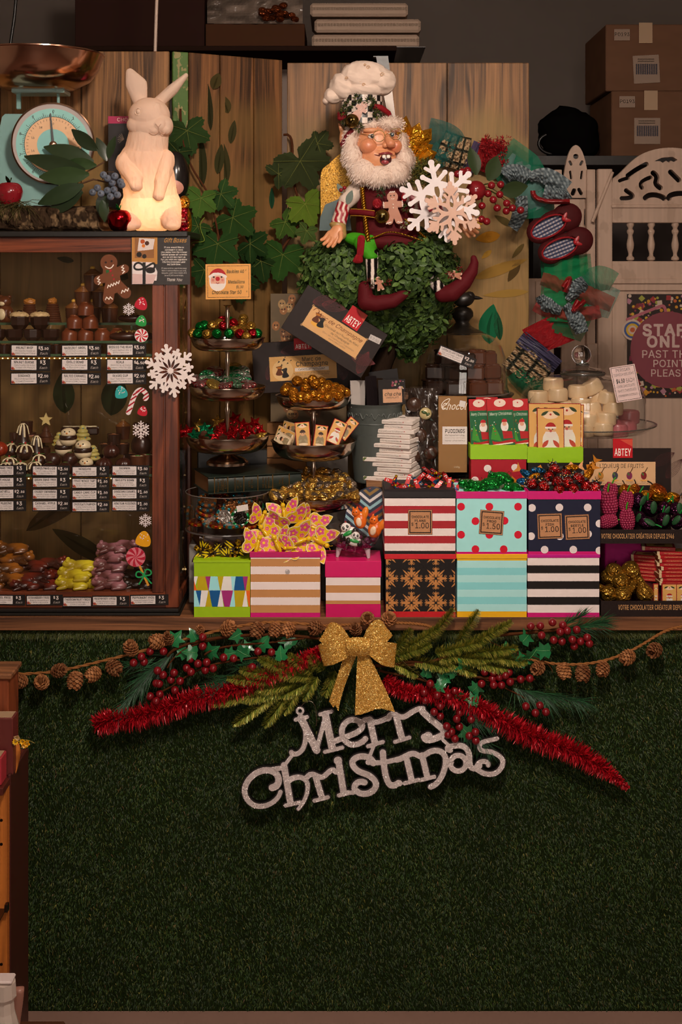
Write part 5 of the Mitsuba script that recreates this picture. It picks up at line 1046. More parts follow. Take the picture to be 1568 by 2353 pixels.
part(gk_, 'dome', M(tr(q[0]-.0, DG, q[2])).lathe([(142*s, 0), (143*s, 40*s), (141*s, 75*s), (132*s, 98*s), (112*s, 112*s), (80*s, 120*s), (50*s, 124*s), (46*s, 130*s), (46*s, 134*s), (40*s, 138*s), (16*s, 142*s), (13*s, 147*s)], 'ffffff', 64, True), 'glass', 'clear glass dome')
part(gk_, 'dome_collar', M(tr(q[0], DG, q[2])).lathe([(50*s, 124*s), (52*s, 127*s), (50*s, 130*s)], '3a352f', 40, True).lathe([(14*s, 145*s), (16*s, 147*s), (14*s, 149*s)], '3a352f', 24, True), 'gloss')
part(gk_, 'knob', M(tr(q[0]-.004, DG, q[2]+170*s)).sph((0, 0, 0), 22*s, 'ffffff', 4), 'solidglass', 'glass ball knob')
def delight(c): return Proto(piece=(M().lathe([(1e-3, 0), (22, 0), (24, 3), (24, 24), (21, 29), (17, 30), (1e-3, 29)], c, 28, 40), 'choc'))
DL, DLP = delight('cbb08a'), delight('a85a60')
pos = [(1272, 897, 0, 0), (1237, 927, 0, 0), (1282, 921, 0, -2), (1329, 914, 0, 3), (1334, 945, -2, -3), (1368, 902, 28, 0), (1392, 929, -14, 0), (1408, 952, -4, 0), (1393, 976, 0, -3), (1351, 980, 0, -4), (1386, 999, 0, -4), (1342, 1002, 0, -2), (1300, 950, 4, 5), (1255, 952, 0, 5), (1230, 985, 0, 0), (1280, 985, 0, 0), (1310, 985, 0, 4), (1362, 952, 10, 6), (1376, 925, 5, 8)]
for (x, y, a, dz) in pos:
    dd = DG-.085+.012*((1000-y)/25)-.002*dz*-1
    DL.put('turkish_delight', GR(x, y, dd) @ rot('y', -a) @ sc(.98), 'cream coloured turkish delight piece piled under the glass dome', 'chocolate', 'cream pieces under the glass dome')
for (x, y, a, dd) in ((1446, 972, 0, .335), (1440, 992, 3, .33), (1420, 1003, 0, .315)): DLP.put('turkish_delight', GR(x, y, dd) @ rot('y', -a), 'pink strawberry turkish delight piece at the right under the glass dome', 'chocolate', 'pink pieces under the glass dome')
k = thing('price_sign', 'white framed PERSIAN turkish delight price sign leaning on the glass dome', 'sign')
Xs = FR(1401, 844, DG-.165) @ np.array([[1, .30, 0, 0], [-.06, 1, 0, 0], [0, 0, 1, 0], [0, 0, 0, 1.]]) if False else FR(1401, 845, DG-.165, pitch=-14) @ rot('z', 9) @ tr(0, 0, 0)
m = M(Xs); w, h = 59, 82; m.box(0, w, -h, 0, -1, 0, 'c9b0ac'); g = sbox(2.2, -h+2.2, w-2.2, -2.2); m.flat(g.difference(g.buffer(-1, join_style=2)), .3, '2a201e')
for t_, y, hh, ww in (('PERSIAN', -13, 7, 34), ('TURKISH DELIGHT', -23, 6, 48), ('EACH', -40, 9, 20), ('-DARK CHOCOLATE-', -50, 6, 46), ('-WHITE CHOCOLATE-', -60.5, 6, 49), ('-STRAWBERRY CHOCOLATE-', -71, 5, 50)): m.text(t_, w/2 if t_ != 'EACH' else w*.7, y, hh, '4a3e3c', .5, .1, width=ww)
m.text('$4.50', w*.31, -39, 9, '120e0c', .5, 1.2, .1, width=20); part(k, 'card', m, 'paper')
# ---------------------------------------------------------------- liqueur display on the right
XE = 1668
k = thing('magenta_box', 'magenta box under the fruit chocolates tray', 'box'); ZT2 = P(0, 1250, .02)[2]
part(k, 'body', M().box(P(1391, 0, .15)[0], P(1512, 0, .15)[0], .15, .27, CT, ZT2-.001, 'b81474', .002), 'paper'); part(k, 'lid', M().box(P(1389, 0, .15)[0], P(1514, 0, .15)[0], .148, .272, ZT2-.012, ZT2-.0005, '241413', .001), 'paper')
one('grey_box', M().box(P(1513, 0, .16)[0]+.004, P(1700, 0, .16)[0], .16, .27, CT, ZT2-.001, '8a8280', .002), 'paper', 'grey box under the right end of the fruit chocolates tray', 'box')
fd = thing('fruit_display_box', 'black LIQUEUR DE FRUITS display carton with a red tag', 'display box')
a, b = P(1379, 1249, .02), P(XE, 1217, .02)
m = M(); m.box(a[0], b[0], .02, .023, a[2], b[2], BK); m.box(a[0], b[0], .023, .16, a[2], a[2]+.003, BK); m.box(a[0], a[0]+.003, .02, .16, a[2], b[2], BK); m.box(b[0]-.003, b[0], .02, .16, a[2], b[2], BK)
part(fd, 'tray', m, 'paper')
m = M(FR(1341, 1249, .165)); m.box(0, 202, 0, 219, -3, 0, BK, .5); 
for x, y, r in ((160, 180, -60), (190, 150, -40), (180, 80, 10)): pod(m, x, y, r, col='3c1a1a')
m.flat(sbox(14, 134, 166, 188), .4, 'd2a87e'); m.text('LIQUEUR DE FRUITS', 88, 174, 9, '3a241a', .6, .1, width=102)
for i, c_ in enumerate(('b0762c', '3c3a4a', '7a2a4a', '7a2024')):
    x = 40+i*33; m.flat(aff.scale(Point(x, 156).buffer(7), .95, 1.25), .6, c_); m.flat(LineString([(x+2, 163), (x+8, 174)]).buffer(1), .7, '5a3a1c'); m.flat(aff.scale(Point(x, 145).buffer(9), 1, .2), .55, 'd89a50'); m.flat(aff.translate(aff.rotate(leafpoly(9, 4), 30, origin=(0, 0)), x, 156), .7, '4a6a3a'); m.text('Poire Prune Framboise Cerise'.split()[i], x, 140.5, 2.4, '6a4a3a', .6)
m.text('CHOCOLATS FINS FOURRÉS A LA LIQUEUR DE FRUITS', 88, 136.2, 2.2, '6a4a3a', .6, width=130)
tag_red(m, 68, 241, 45, 44); part(fd, 'header', m, 'paper')
def slogan(f, x, y, full):
    t_ = 'VOTRE CHOCOLATIER CRÉATEUR DEPUIS 1946'; f.text(t_, x, y, 10.5, 'b98a5a', .4, .8, width=full, align='l')
f = M(FR(1381, 1241, .0198)); f.text('VOTRE CHOCOLATIER CRÉATEUR DEPUIS 1946', 1, 4, 10.5, 'b98a5a', .4, .9, align='l', width=168, res=40); part(fd, 'lettering', f, 'paper', 'tan slogan lettering')
lt = thing('chocolate_tray', 'black display tray of gold pears and red bars standing on the counter', 'display box')
a, b = P(1382, 1418, .004), P(XE+20, 1381, .004); a[2] = CT; 
m = M(); m.box(a[0], b[0], .004, .007, CT, b[2], BK); m.box(a[0], b[0], .007, .14, CT, CT+.003, BK); m.box(a[0], a[0]+.003, .004, .14, CT, b[2], BK); m.box(b[0]-.003, b[0], .004, .14, CT, b[2], BK)
part(lt, 'tray', m, 'paper')
f = M(FR(1421, 1401, .0038)); f.text('VOTRE CHOCOLATIER CRÉATEUR DEPUIS 1946', 0, 0, 11, 'b98a5a', .4, .9, align='l', width=176, res=40); part(lt, 'lettering', f, 'paper', 'tan slogan lettering')
# fruits
def raspberry():
    b = M(); 
    for i in range(9):
        z = -22+i*5.2; r = 15*math.sqrt(max(.05, 1-((z+2)/27)**2)); n = max(4, int(r*1.05))
        for j in range(n): a_ = (j+.5*(i % 2))*2*math.pi/n; b.sph((r*math.cos(a_), r*math.sin(a_), z), 3.5, '8c2344', 1)
    b.sph((0, 0, -2), (14, 14, 24), '7a1030', 2)
    l = M()
    for j in range(6): l.ext(leafpoly(15, 5), -.3, .3, '4a9a1c', tr(0, 0, 23) @ rot('z', j*60) @ rot('x', -100+rr(-15, 15)) )
    l.tube([(0, 0, 22), (1, 0, 30), (4, 0, 38)], 1.8, '3c8a18', 6)
    return Proto(berry=(b, 'gloss'), leaves=(l, 'paper'))
def plum():
    b = M(); b.sph((0, 0, 0), (17, 16, 20), '3c1430', 3)
    l = M(); l.tube([(0, 0, 18), (2, -2, 26), (6, -3, 36)], 2, '0f7a2c', 6); l.ext(leafpoly(30, 13), -.3, .3, '1f5a2c', tr(2, -15, 16) @ rot('x', -100) @ rot('z', 200) @ tr(0, -4, 0)) if False else l.sph((5, -14, 3), (8, 4, 15), '1c4424', 2, rot('y', 25))
    return Proto(plum=(b, 'foil'), leaf=(l, 'paper'))
def peach(c1, c2):
    b = M(); V = icos(3).vertices*[18, 16, 20]; V[:, 0] *= 1-.25*np.clip(V[:, 2]/20, 0, 1)
    b.add((V, icos(3).faces), lambda v: lin(c1)+(lin(c2)-lin(c1))*np.clip(.5+v[:, :1]/22+.4*np.sin(v[:, 2:]/7), 0, 1), True)
    l = M(); 
    for j in range(4): l.ext(leafpoly(14, 6), -.3, .3, '1a120c', tr(0, 0, 19) @ rot('z', j*90) @ rot('x', -70)); 
    l.tube([(0, 0, 18), (-2, 0, 24), (-6, 0, 30)], 1.6, '17100a', 6)
    return Proto(fruit=(b, 'foil'), stem=(l, 'satin'))
RB, PM, PE = raspberry(), plum(), peach('c8901c', 'b8501c')
for (x, y, d, a, s_) in ((1400, 1155, .07, -5, 1.15), (1440, 1150, .07, 8, .95), (1442, 1192, .05, -4, 1.0), (1399, 1198, .05, 80, .9), (1402, 1132, .1, 15, 1.0)): RB.put('raspberry_chocolate', GR(x, y, d) @ rot('y', a) @ sc(s_), 'pink foil raspberry chocolate with green leaves in the fruit display tray', 'chocolate', 'raspberries in the fruit tray')
for (x, y, d, a, s_) in ((1467, 1150, .09, 10, .95), (1496, 1168, .08, -20, 1.0), (1555, 1172, .08, -25, .95), (1487, 1202, .045, 100, .95), (1525, 1196, .05, -5, .95), (1557, 1198, .05, 20, .95), (1472, 1190, .06, 0, .8), (1526, 1168, .09, 30, .85), (1590, 1190, .06, 10, .95), (1600, 1165, .08, 10, .95)): PM.put('plum_chocolate', GR(x, y, d) @ rot('y', a) @ rot('z', rr(-60, 60)) @ sc(s_), 'purple foil plum chocolate with green leaf in the fruit display tray', 'chocolate', 'plums in the fruit tray')
for (x, y, d, a, s_) in ((1459, 1128, .12, 10, .85), (1485, 1140, .11, 60, .8), (1512, 1132, .12, -30, 1.15), (1546, 1146, .12, 70, .9), (1436, 1128, .13, 0, .8), (1585, 1140, .12, 10, 1.)): PE.put('peach_chocolate', GR(x, y, d) @ rot('y', a) @ sc(s_), 'yellow and orange foil peach chocolate in the fruit display tray', 'chocolate', 'peaches in the fruit tray')
def pear():
    b = M(); pr = [(1e-3, -20), (10, -19), (17, -12), (19, -3), (16, 8), (10, 18), (8, 28), (6, 35), (1e-3, 37)]
    b.lathe(curve(pr, 24).clip(min=[1e-3, -99]), 'b08432', 24, True); b.cyl((0, 0, 36), (2, 0, 43), 1.5, '4a3418', 6)
    return Proto(pear=(b, 'foil'))
PR = pear()
for (x, y, d, a, s_) in ((1414, 1314, .09, 100, 1.05), (1452, 1312, .08, 140, 1.1), (1426, 1337, .06, -80, 1.), (1433, 1366, .025, 60, 1.05), (1482, 1361, .03, -20, 1.05), (1398, 1364, .035, -50, 1.), (1398, 1325, .1, 30, .95), (1460, 1348, .07, 110, .9), (1410, 1345, .08, 10, .9)): PR.put('gold_pear', GR(x, y, d) @ rot('y', a) @ rot('x', rr(-30, 30)) @ sc(s_), 'gold foil pear chocolate heaped in the lower black tray', 'chocolate', 'gold pears in the lower tray')
def redbar():
    m = M(); m.box(-33, 33, -20, 20, 0, 8, 'a0161c', .8); m.box(-33.4, -27, -20.3, 20.3, -.2, 8.2, 'cbb38c', .5); m.box(-33.8, -31.5, -20, 20, .4, 7.6, '5a3018')
    f = M(mat([(1, 0, 0), (0, 0, 1), (0, -1, 0)], (0, -20, 4))); f.text('FINEST BELGIAN CHOCOLATE', 2, -1.2, 2.6, 'c8a070', .4, .2, width=40)
    t_ = M(tr(0, 0, 8)); t_.flat(sbox(-24, -16, 28, 16), .3, 'c9a05c'); t_.flat(aff.scale(Point(2, 0).buffer(9), 1.3, 1), .5, '8a5a34')
    return Proto(wrapper=(m, 'satin'), print=(f, 'paper'), picture=(t_, 'paper'))
RBAR = redbar(); zb0 = P(0, 1341, .06)[2]
for i in range(9): RBAR.put('red_chocolate_bar', WF(P(1545+[0, 4, -2, 1, 3, -3, 0, -4, -2][i], 0, .06)[0], .065, zb0+i*.0087, [2, -3, 4, -2, 3, -4, 1, 3, -6][i]) @ sc(.00102), 'red wrapped chocolate bar in the front stack', 'chocolate bar', 'front stack of red bars')
for i in range(7): RBAR.put('red_chocolate_bar', WF(P(1488+[0, 3, -2, 1, -3, 2, 0][i], 0, .1)[0], .105, P(0, 1332, .1)[2]+i*.0087, -22+[2, -3, 4, -2, 3, -4, 1][i]) @ sc(.00102), 'red wrapped chocolate bar in the rear stack behind the gold pears', 'chocolate bar', 'rear stack of red bars')
RBAR.put('red_chocolate_bar', WF(P(1512, 0, .08)[0], .075, zb0+9*.0087, -10) @ sc(.00115), 'red wrapped chocolate bar lying askew on top of the red stacks', 'chocolate bar')
one('red_carton', M().box(P(1462, 0, .09)[0], P(1640, 0, .09)[0], .09, .135, CT+.004, zb0-.001, '4a1416', .001), 'paper', 'dark red carton under the red bar stacks', 'box')
for i, x in enumerate((1508, 1539, 1572)):
    k = one('santa_bar', bar(28 if i else 10, 62, 5, '8a1c1c', portrait(santa=True, bgc='d0a05a')), 'paper', ['narrow red edge of a Santa bar standing in the lower tray', 'small Santa face bar standing upright in the lower black tray', 'rightmost Santa face bar standing in the lower black tray'][i], 'chocolate bar'); scene[k]['to_world'] = T4((FR(x, 1374, .03) @ sc(1.25, 1.05, 1)).tolist())
# ---------------------------------------------------------------- blobs: smooth bodies from joints
import manifold3d
MF = manifold3d.Manifold
def ball(c, r, n=28):
    r = np.broadcast_to(r, 3); return MF.sphere(1., n).scale([float(a) for a in r]).translate([float(a) for a in c])
def bone(p, r, q, t, n=24): return MF.batch_hull([ball(p, r, n), ball(q, t, n)])
def blob(parts, ln=4., it=12):
    m = parts[0]
    for p in parts[1:]: m = m+p
    m = m.refine_to_length(ln).to_mesh(); t = trimesh.Trimesh(m.vert_properties[:, :3], m.tri_verts, process=True)
    trimesh.smoothing.filter_taubin(t, lamb=.55, nu=.53, iterations=it); return t
scene['mat_tulle'] = {'type': 'mask', 'opacity': .62, 'bsdf': two({'type': 'diffuse', 'reflectance': VC})}
# ---------------------------------------------------------------- ceramic rabbit lamp
DRB = .11; ZCAB = zpx(531)
scene['mat_porcelain'] = {'type': 'principledthin', 'base_color': {'type': 'rgb', 'value': lin('e6ccb8').tolist()}, 'roughness': .45, 'diff_trans': .66, 'spec_trans': 0.0, 'eta': 1.4}
s = S(DRB); k0 = (ZCAB-P(0, 527, DRB)[2])
def rp(x, y, z=0): return (x-345, z, 527-y)     # px -> local (x, away, up)
rb = blob([ball(rp(347, 470, 6), (70, 58, 62)), bone(rp(345, 440, 0), (62, 52, 40), rp(335, 360, -2), (60, 48, 46)), bone(rp(336, 345, -4), (50, 44, 40), rp(346, 285, -8), (44, 40, 34)), ball(rp(345, 262, -12), (48, 46, 42)), ball(rp(371, 285, -40), (17, 16, 17)), ball(rp(360, 297, -36), (17, 17, 13)), ball(rp(384, 295, -32), (14, 16, 13)), ball(rp(350, 282, -34), (42, 20, 32)), ball(rp(325, 284, -24), (30, 24, 24)), ball(rp(386, 286, -22), (15, 24, 22)), ball(rp(366, 260, -40), (12, 12, 26)),
  bone(rp(322, 228, 0), (17, 12, 12), rp(313, 188, 4), (25, 9, 20)), bone(rp(313, 188, 4), (25, 9, 20), rp(298, 160, 6), (10, 6, 10)), bone(rp(364, 230, 0), (15, 14, 12), rp(396, 200, 4), (13, 17, 13)), bone(rp(396, 200, 4), (13, 17, 13), rp(427, 167, 6), (5, 7, 6)),
  bone(rp(292, 372, -24), (22, 22, 26), rp(318, 408, -50), (19, 16, 17)), bone(rp(318, 408, -50), (17, 15, 16), rp(322, 426, -54), (14, 14, 12)), bone(rp(386, 366, -20), (18, 22, 26), rp(378, 415, -48), (16, 15, 16)), bone(rp(378, 415, -48), (15, 14, 15), rp(372, 447, -54), (13, 12, 12)),
  bone(rp(300, 500, -20), (30, 30, 24), rp(305, 514, -48), (26, 22, 12)), bone(rp(392, 492, -12), (26, 32, 32), rp(402, 514, -50), (20, 22, 12)), ball(rp(290, 480, 26), (22, 22, 30))], 3.2, 16)
V = rb.vertices; nrm = rb.vertex_normals; fur = (meshkit.fbm(np.c_[V[:, 0]*.16, V[:, 1]*.16, V[:, 2]*.045], 3, 4)-.5)*4.5; low = np.clip((235-V[:, 2])/60, 0, 1)*np.clip(V[:, 2]/20, 0, 1)
V = V+nrm*(fur*low)[:, None]
for (x, y, z_, r_, dpt) in ((325, 258, -54, 9, -3.), (370, 262, -54, 8, -2.), (372, 292, -66, 3, -2.)):
    c_ = np.array(rp(x, y, z_)); dd = np.linalg.norm((V-c_)*[1, .6, 1], axis=1); V = V+nrm*(dpt*np.exp(-(dd/r_)**2))[:, None]
V[:, 2] = np.maximum(V[:, 2], 0)
rk_ = thing('rabbit_lamp', 'white ceramic rabbit lamp standing upright on the cabinet, glowing from within', 'lamp')
Xr = GR(345, 527, DRB); Xr[2, 3] = ZCAB+.0005
m = M(Xr); m.add((V, rb.faces), 'd3b7a2', True)
m.emit(rk_+'__body', 'porcelain')
bm = M(Xr).sph(rp(345, 470, 0), 20, 'ffffff', 2)
scene[rk_+'__bulb'] = cply((np.vstack(bm.v), np.vstack(bm.f)), 'mat_matte', smooth=True, emitter={'type': 'area', 'radiance': {'type': 'rgb', 'value': [24., 15.5, 7.5]}})
def sf(x, y, o=-.4):
    q = rp(x, y); w_ = V[np.hypot(V[:, 0]-q[0], V[:, 2]-q[2]) < 5]; return np.array([q[0], w_[:, 1].min()+o, q[2]])
f = M(Xr)
for (x, y, z_, sx) in ((326, 257, -50, 1), ):
    f.sph(rp(x, y, z_), (5.5, 4.5, 6.5), 'c9ab95', 2); f.tube([np.array(rp(x+8*math.cos(t), y-8*math.sin(t)*1.0, z_-3+3*abs(math.cos(t)))) for t in np.linspace(0, 6.28, 20)], 1.1, 'd3b7a2', 6)
f.tube([sf(*q) for q in ((372, 300), (370, 304), (364, 308), (356, 308), (350, 304))], .9, 'c09a84', 5).tube([sf(*q) for q in ((372, 300), (375, 304), (381, 307), (388, 304))], .9, 'c09a84', 5)
f.tube([sf(*q) for q in ((366, 285), (369, 289), (372, 292), (372, 300))], .9, 'c09a84', 5).tube([sf(*q) for q in ((378, 285), (375, 289), (372, 292))], .9, 'c09a84', 5)
part(rk_, 'face_detail', f, 'satin')
# ---------------------------------------------------------------- on the cabinet: scale, log, fruit, berries, figures
DSC = .16; s = S(DSC)
def ZC(d): return 620-(ZCAB-CAMZ)/S(d)
ks = thing('kitchen_scale', 'pale blue kitchen scale with round dial and copper coloured bowl on the cabinet', 'scale')
BL = '7fa5a0'
yb = ZC(DSC)-58*0
lg_top = ZCAB+.062
m = M(tr(P(62, 0, DSC)[0], DSC+.02, lg_top) @ sc(s))
m.add(trimesh.convex.convex_hull(np.array([(x*w, y*dp, z) for z, w, dp in ((0, 88, 60), (18, 86, 58), (205, 52, 40), (212, 46, 36)) for x in (-1, 1) for y in (-1, 1)])), BL, 30); part(ks, 'housing', m, 'gloss')
m = M(FR(68, 228, DSC)); 
for x0, x1 in ((-36, -26), (58, 64)): m.box(x0, x1, -20, 20, -30, -20, BL, 1.5)
m.box(-40, 82, 14, 24, -60, 10, '8fb0aa', 2); m.add(trimesh.creation.extrude_polygon(aff.rotate(sbox(-9, 0, 9, 34).buffer(2), -20), 3, engine='earcut'), BL, False, tr(60, 22, 12)); part(ks, 'bowl_support', m, 'gloss')
q = P(88, 207, DSC-.0); m = M(tr(q[0], DSC, q[2]) @ sc(s))
m.lathe([(1e-3, 0), (80, 2), (118, 22), (136, 45), (145, 70), (148, 78), (151, 79), (151, 82), (146, 82), (142, 70), (133, 48), (112, 25), (78, 6), (1e-3, 5)], 'c79a82', 64, 45); part(ks, 'bowl', m, 'metal', 'copper toned polished bowl')
Xd = FR(122, 330, DSC-.065, yaw=14, pitch=4); m = M(Xd)
m.lathe([(1e-3, -26), (86, -26), (93, -16), (93, -2), (94.5, 0), (94, 4), (91, 5), (90, 0)], '9a7a62', 72, 35, rot('x', 0)); part(ks, 'bezel', m, 'metal')
m = M(Xd); m.flat(Point(0, 0).buffer(91, 48), 1, 'a59a96'); m.flat(Point(0, -3).buffer(83, 48), 1.3, '86bdb6'); m.flat(Point(0, -3).buffer(64, 48), 1.6, 'd6ac84'); m.flat(Point(0, -3).buffer(36, 40), 1.9, '7fb5b0'); m.flat(Point(0, -3).buffer(64.6, 48).difference(Point(0, -3).buffer(63.6, 48)), 2.1, '2a2420')
for i in range(100):
    a = i*2*math.pi/100; L = 10 if i % 5 == 0 else 5; R0 = 64
    m.flat(LineString([(R0*math.sin(a), R0*math.cos(a)-3), ((R0+L)*math.sin(a), (R0+L)*math.cos(a)-3)]).buffer(.45), 2.1, '2a2420')
    if i % 2 == 0: m.flat(LineString([(60*math.sin(a), 60*math.cos(a)-3), (56*math.sin(a), 56*math.cos(a)-3)]).buffer(.4), 2.1, '4a3428')
for i, t_ in enumerate(('0', '1', '2', '3', '4', '5', '6', '7', '8', '9')):
    a = i*2*math.pi/10; m.text(t_ if i else '0', 77*math.sin(a), 77*math.cos(a)-6, 6, '2a2420', 2.2, .5); m.text(str(i*2), 48*math.sin(a), 48*math.cos(a)-5, 4.5, '4a3428', 2.2, .3)
part(ks, 'dial', m, 'paper', 'printed turquoise and cream dial')
m = M(Xd); m.add(trimesh.creation.extrude_polygon(Polygon([(-3.5, -20), (3.5, -20), (1.2, 72), (-1.2, 72)]), 1.5, engine='earcut'), '0e0c0b', False, tr(0, -3, 6) @ rot('z', 5)); part(ks, 'needle', m, 'satin'); 
part(ks, 'dial_hub', M(Xd).sph((0, -3, 6), (9, 9, 4), 'b08a70', 2), 'metal')
lgk = thing('log_slab', 'rough bark covered log slab on the cabinet under the kitchen scale', 'log')
n_ = 40; a0 = P(-60, 0, .05)[0]; m = M()
X = np.zeros((24, n_, 3)); x0, x1 = -.95, P(247, 0, .10)[0]
for i in range(24):
    for j in range(n_):
        t = j/n_*2*math.pi; cx, sx_ = math.cos(t), math.sin(t); y = .165+.115*np.sign(cx)*abs(cx)**.45; z = .031+.031*np.sign(sx_)*abs(sx_)**.35
        w = .006*(meshkit.fbm(np.array([i*.9, cx*3, sx_*3]), 3)-.5); e = -.012*abs(cx) if i == 23 else 0
        X[i, j] = (x0+(x1-x0)*i/23+e, y+w*cx*2, ZCAB+max(.0005, z+w*sx_))
m.grid(X, '3a2a1c', True, None, True); m.add((X[-1], np.array([[0, j, j+1] for j in range(1, n_-1)])), '3a2a1c', True); part(lgk, 'bark', m, 'bark')
def apple(px, py, d, r, c, mt, label, zbase, stemc):
    k = thing('apple_ornament', label, 'apple'); X = tr(P(px, 0, d)[0], d, zbase) @ sc(S(d)*r/20)
    pr = curve([(1e-3, 4), (7, .2), (15, 4), (20, 16), (20.5, 24), (16, 33), (8, 36), (3, 33.5), (1e-3, 31)], 40).clip(min=[1e-3, 0]); part(k, 'fruit', M(X).lathe(pr, c, 36, True), mt)
    m = M(X); m.tube([(0, 0, 31), (1, 0, 38), (3, 0, 44)], .9, stemc, 6)
    for a in (40, 160): m.ext(leafpoly(16, 6), -.3, .3, stemc, tr(0, 0, 34) @ rot('z', a) @ rot('x', 50))
    part(k, 'stem', m, 'foil')
apple(22, 440, .06, 29, '7a0f1a', 'gloss', 'large dark red apple ornament on the log slab beside the scale', lg_top-.001, '2a3a1c')
apple(274, 510, .05, 27, 'a5101a', 'metal', 'shiny red metallic apple ornament with green foil stem in front of the rabbit', ZCAB+.0005, '118a38')
def lf(L, w, col, bend=.18, fold=.15, n=9):
    t = np.linspace(0, 1, n); X = np.zeros((n, 5, 3)); hw = w*.5*np.sin(np.pi*np.clip(t, .02, .985)**.9)**.8
    for j, u in enumerate((-1, -.5, 0, .5, 1)): X[:, j] = np.c_[hw*u, t*L, -bend*L*t*t+fold*np.abs(u)*hw]
    return X
def bigleaf(X, L, w, col, bend=.18): m = M(X); m.grid(lf(L, w, col, bend), col); return m
kb = thing('berry_branch', 'artificial branch with broad dark green leaves and blue berries lying on the log slab', 'branch')
DBB = .045
for (x, y, a, L, w, c_) in ((215, 372, 70, 125, 42, '26351f'), (205, 400, 95, 120, 44, '2f4224'), (196, 390, 80, 150, 40, '26351f'), (192, 425, 112, 118, 40, '22331c'), (225, 345, 55, 80, 34, '1f2c18'), (245, 370, 20, 60, 26, '1f2c18'), (250, 365, -10, 55, 24, '26351f'), (222, 380, 84, 70, 28, '2f4224'), (190, 440, 120, 100, 40, '1c2916'), (240, 440, 170, 60, 30, '1f2c18'), (235, 460, 190, 50, 26, '22331c')):
    part(kb, 'leaf', bigleaf(FR(x, y, DBB+rr(-.012, .012)) @ rot('z', a) @ rot('y', rr(-30, 30)), L, w, c_), 'satin')
part(kb, 'stem', M().tube([P(120, 462, .09), P(170, 428, .06), P(215, 412, .05), P(250, 420, .045), P(268, 430, .045)], .0022, '5a4432', 6).tube([P(170, 428, .06), P(200, 395, .05), P(240, 372, .045)], .0018, '5a4432', 6).tube([P(235, 413, .047), P(246, 395, .045), P(262, 395, .045)], .001, '5a4432', 5), 'matte')
for (x, y) in ((224, 432), (247, 438), (262, 436), (254, 452), (213, 442), (247, 410), (264, 405), (277, 418), (238, 402), (258, 420), (280, 425), (232, 445), (270, 448)): part(kb, 'berry', M(FR(x, y, DBB-.018+rr(-.006, .006))).sph((0, 0, 0), 8.5, jit('5a616e', .2), 2).sph((0, 1, 7.5), (3, 3, 1.5), '3a3c46', 1), 'satin')
kn = thing('pine_sprig', 'dry green pine sprig on the log slab at the left edge', 'greenery'); m = M()
for i in range(130):
    b_ = P(rr(-10, 60), 470+rr(-5, 5), .05); e = b_+np.array([rr(-.05, .05), rr(-.03, .01), rr(-.045, .02)]); m.tube([b_, (b_+e)/2+[0, 0, .006], e], .0006, random.choice(['4a4428', '3a3a20', '5a5030']), 3)
part(kn, 'needles', m, 'matte', None, True)
kc = thing('chocolate_bar', 'row of dark chocolate bars with a magenta band behind the ceramic rabbit', 'chocolate bar')
m = M(FR(249, 382, .26)); m.box(0, 66, -140, 114, -10, 0, '1a1214'); m.box(-.5, 66.5, 98, 115, -10.5, .5, 'a0204c'); m.text('CHOCOLATE', 20, 103, 8, 'd8b8b0', .9, .3, align='l', res=40); 
for i in range(7): m.flat(LineString([(36, 62), (36+14*math.cos(2+i*.3), 62+14*math.sin(2+i*.3))]).buffer(.5), .6, 'c0b0a0')
for i in range(2): m.box(1+i*5, 66+i*5, -140, 114, -22-i*12, -12-i*12, '231a1c'); m.box(.5+i*5, 66+i*5, 98, 115, -22.5-i*12, -11.5-i*12, 'a0204c')
part(kc, 'wrapper', m, 'satin')
kd = thing('kokeshi_doll', 'black glossy doll with sleeping face half hidden behind the ceramic rabbit', 'figurine')
X = GR(400, ZC(.24), .24); X[2, 3] = ZCAB+.0005; m = M(X)
m.lathe(curve([(1e-3, 0), (26, 1), (31, 30), (26, 70), (24, 84)], 20).clip(min=[1e-3, 0]), '100d0d', 28, True); part(kd, 'body', m, 'gloss')
m = M(X); m.sph((0, 0, 110), (29, 28, 32), 'c08a7c', 3); part(kd, 'head', m, 'satin')
m = M(X); m.sph((2, 5, 128), (33, 31, 62), '100c0c', 3); m.sph((-12, -22, 158), (7, 5, 14), 'a01420', 2)
part(kd, 'hair', m, 'gloss'); part(kd, 'face_paint', M(X).tube([(3, -26.5, 106), (8, -25.5, 103), (14, -23, 104)], .9, '100c0c', 5).tube([(-14, -23, 104), (-8, -25.5, 103), (-3, -26.5, 106)], .9, '100c0c', 5), 'satin')
kg = thing('foil_figure', 'gold and red foil wrapped chocolate figure behind the ceramic rabbit', 'chocolate')
X = GR(424, ZC(.17), .17); X[2, 3] = ZCAB+.0005; m = M(X); m.lathe(curve([(1e-3, 0), (14, 0), (17, 25), (13, 48), (9, 56)], 20).clip(min=[1e-3, 0]), lambda v: np.where((v[:, 0] < 9)[:, None], lin('8a1020'), lin('c8821c')), 24, True); part(kg, 'body', m, 'foil')
m = M(X); m.sph((0, -1, 68), (13, 12, 17), 'c8892c', 2); m.sph((6, -11, 68), 2.4, '20140c', 1); part(kg, 'head', m, 'foil')
f = M(FR(424, ZC(.17), .17)); f.T[2, 3] = ZCAB; f.text('finest', -5, 30, 4, 'c8a080', 17.5, .2); f.text('chocolate', -4, 24, 3.6, 'c8a080', 17.5, .2, width=18); part(kg, 'lettering', f, 'paper')
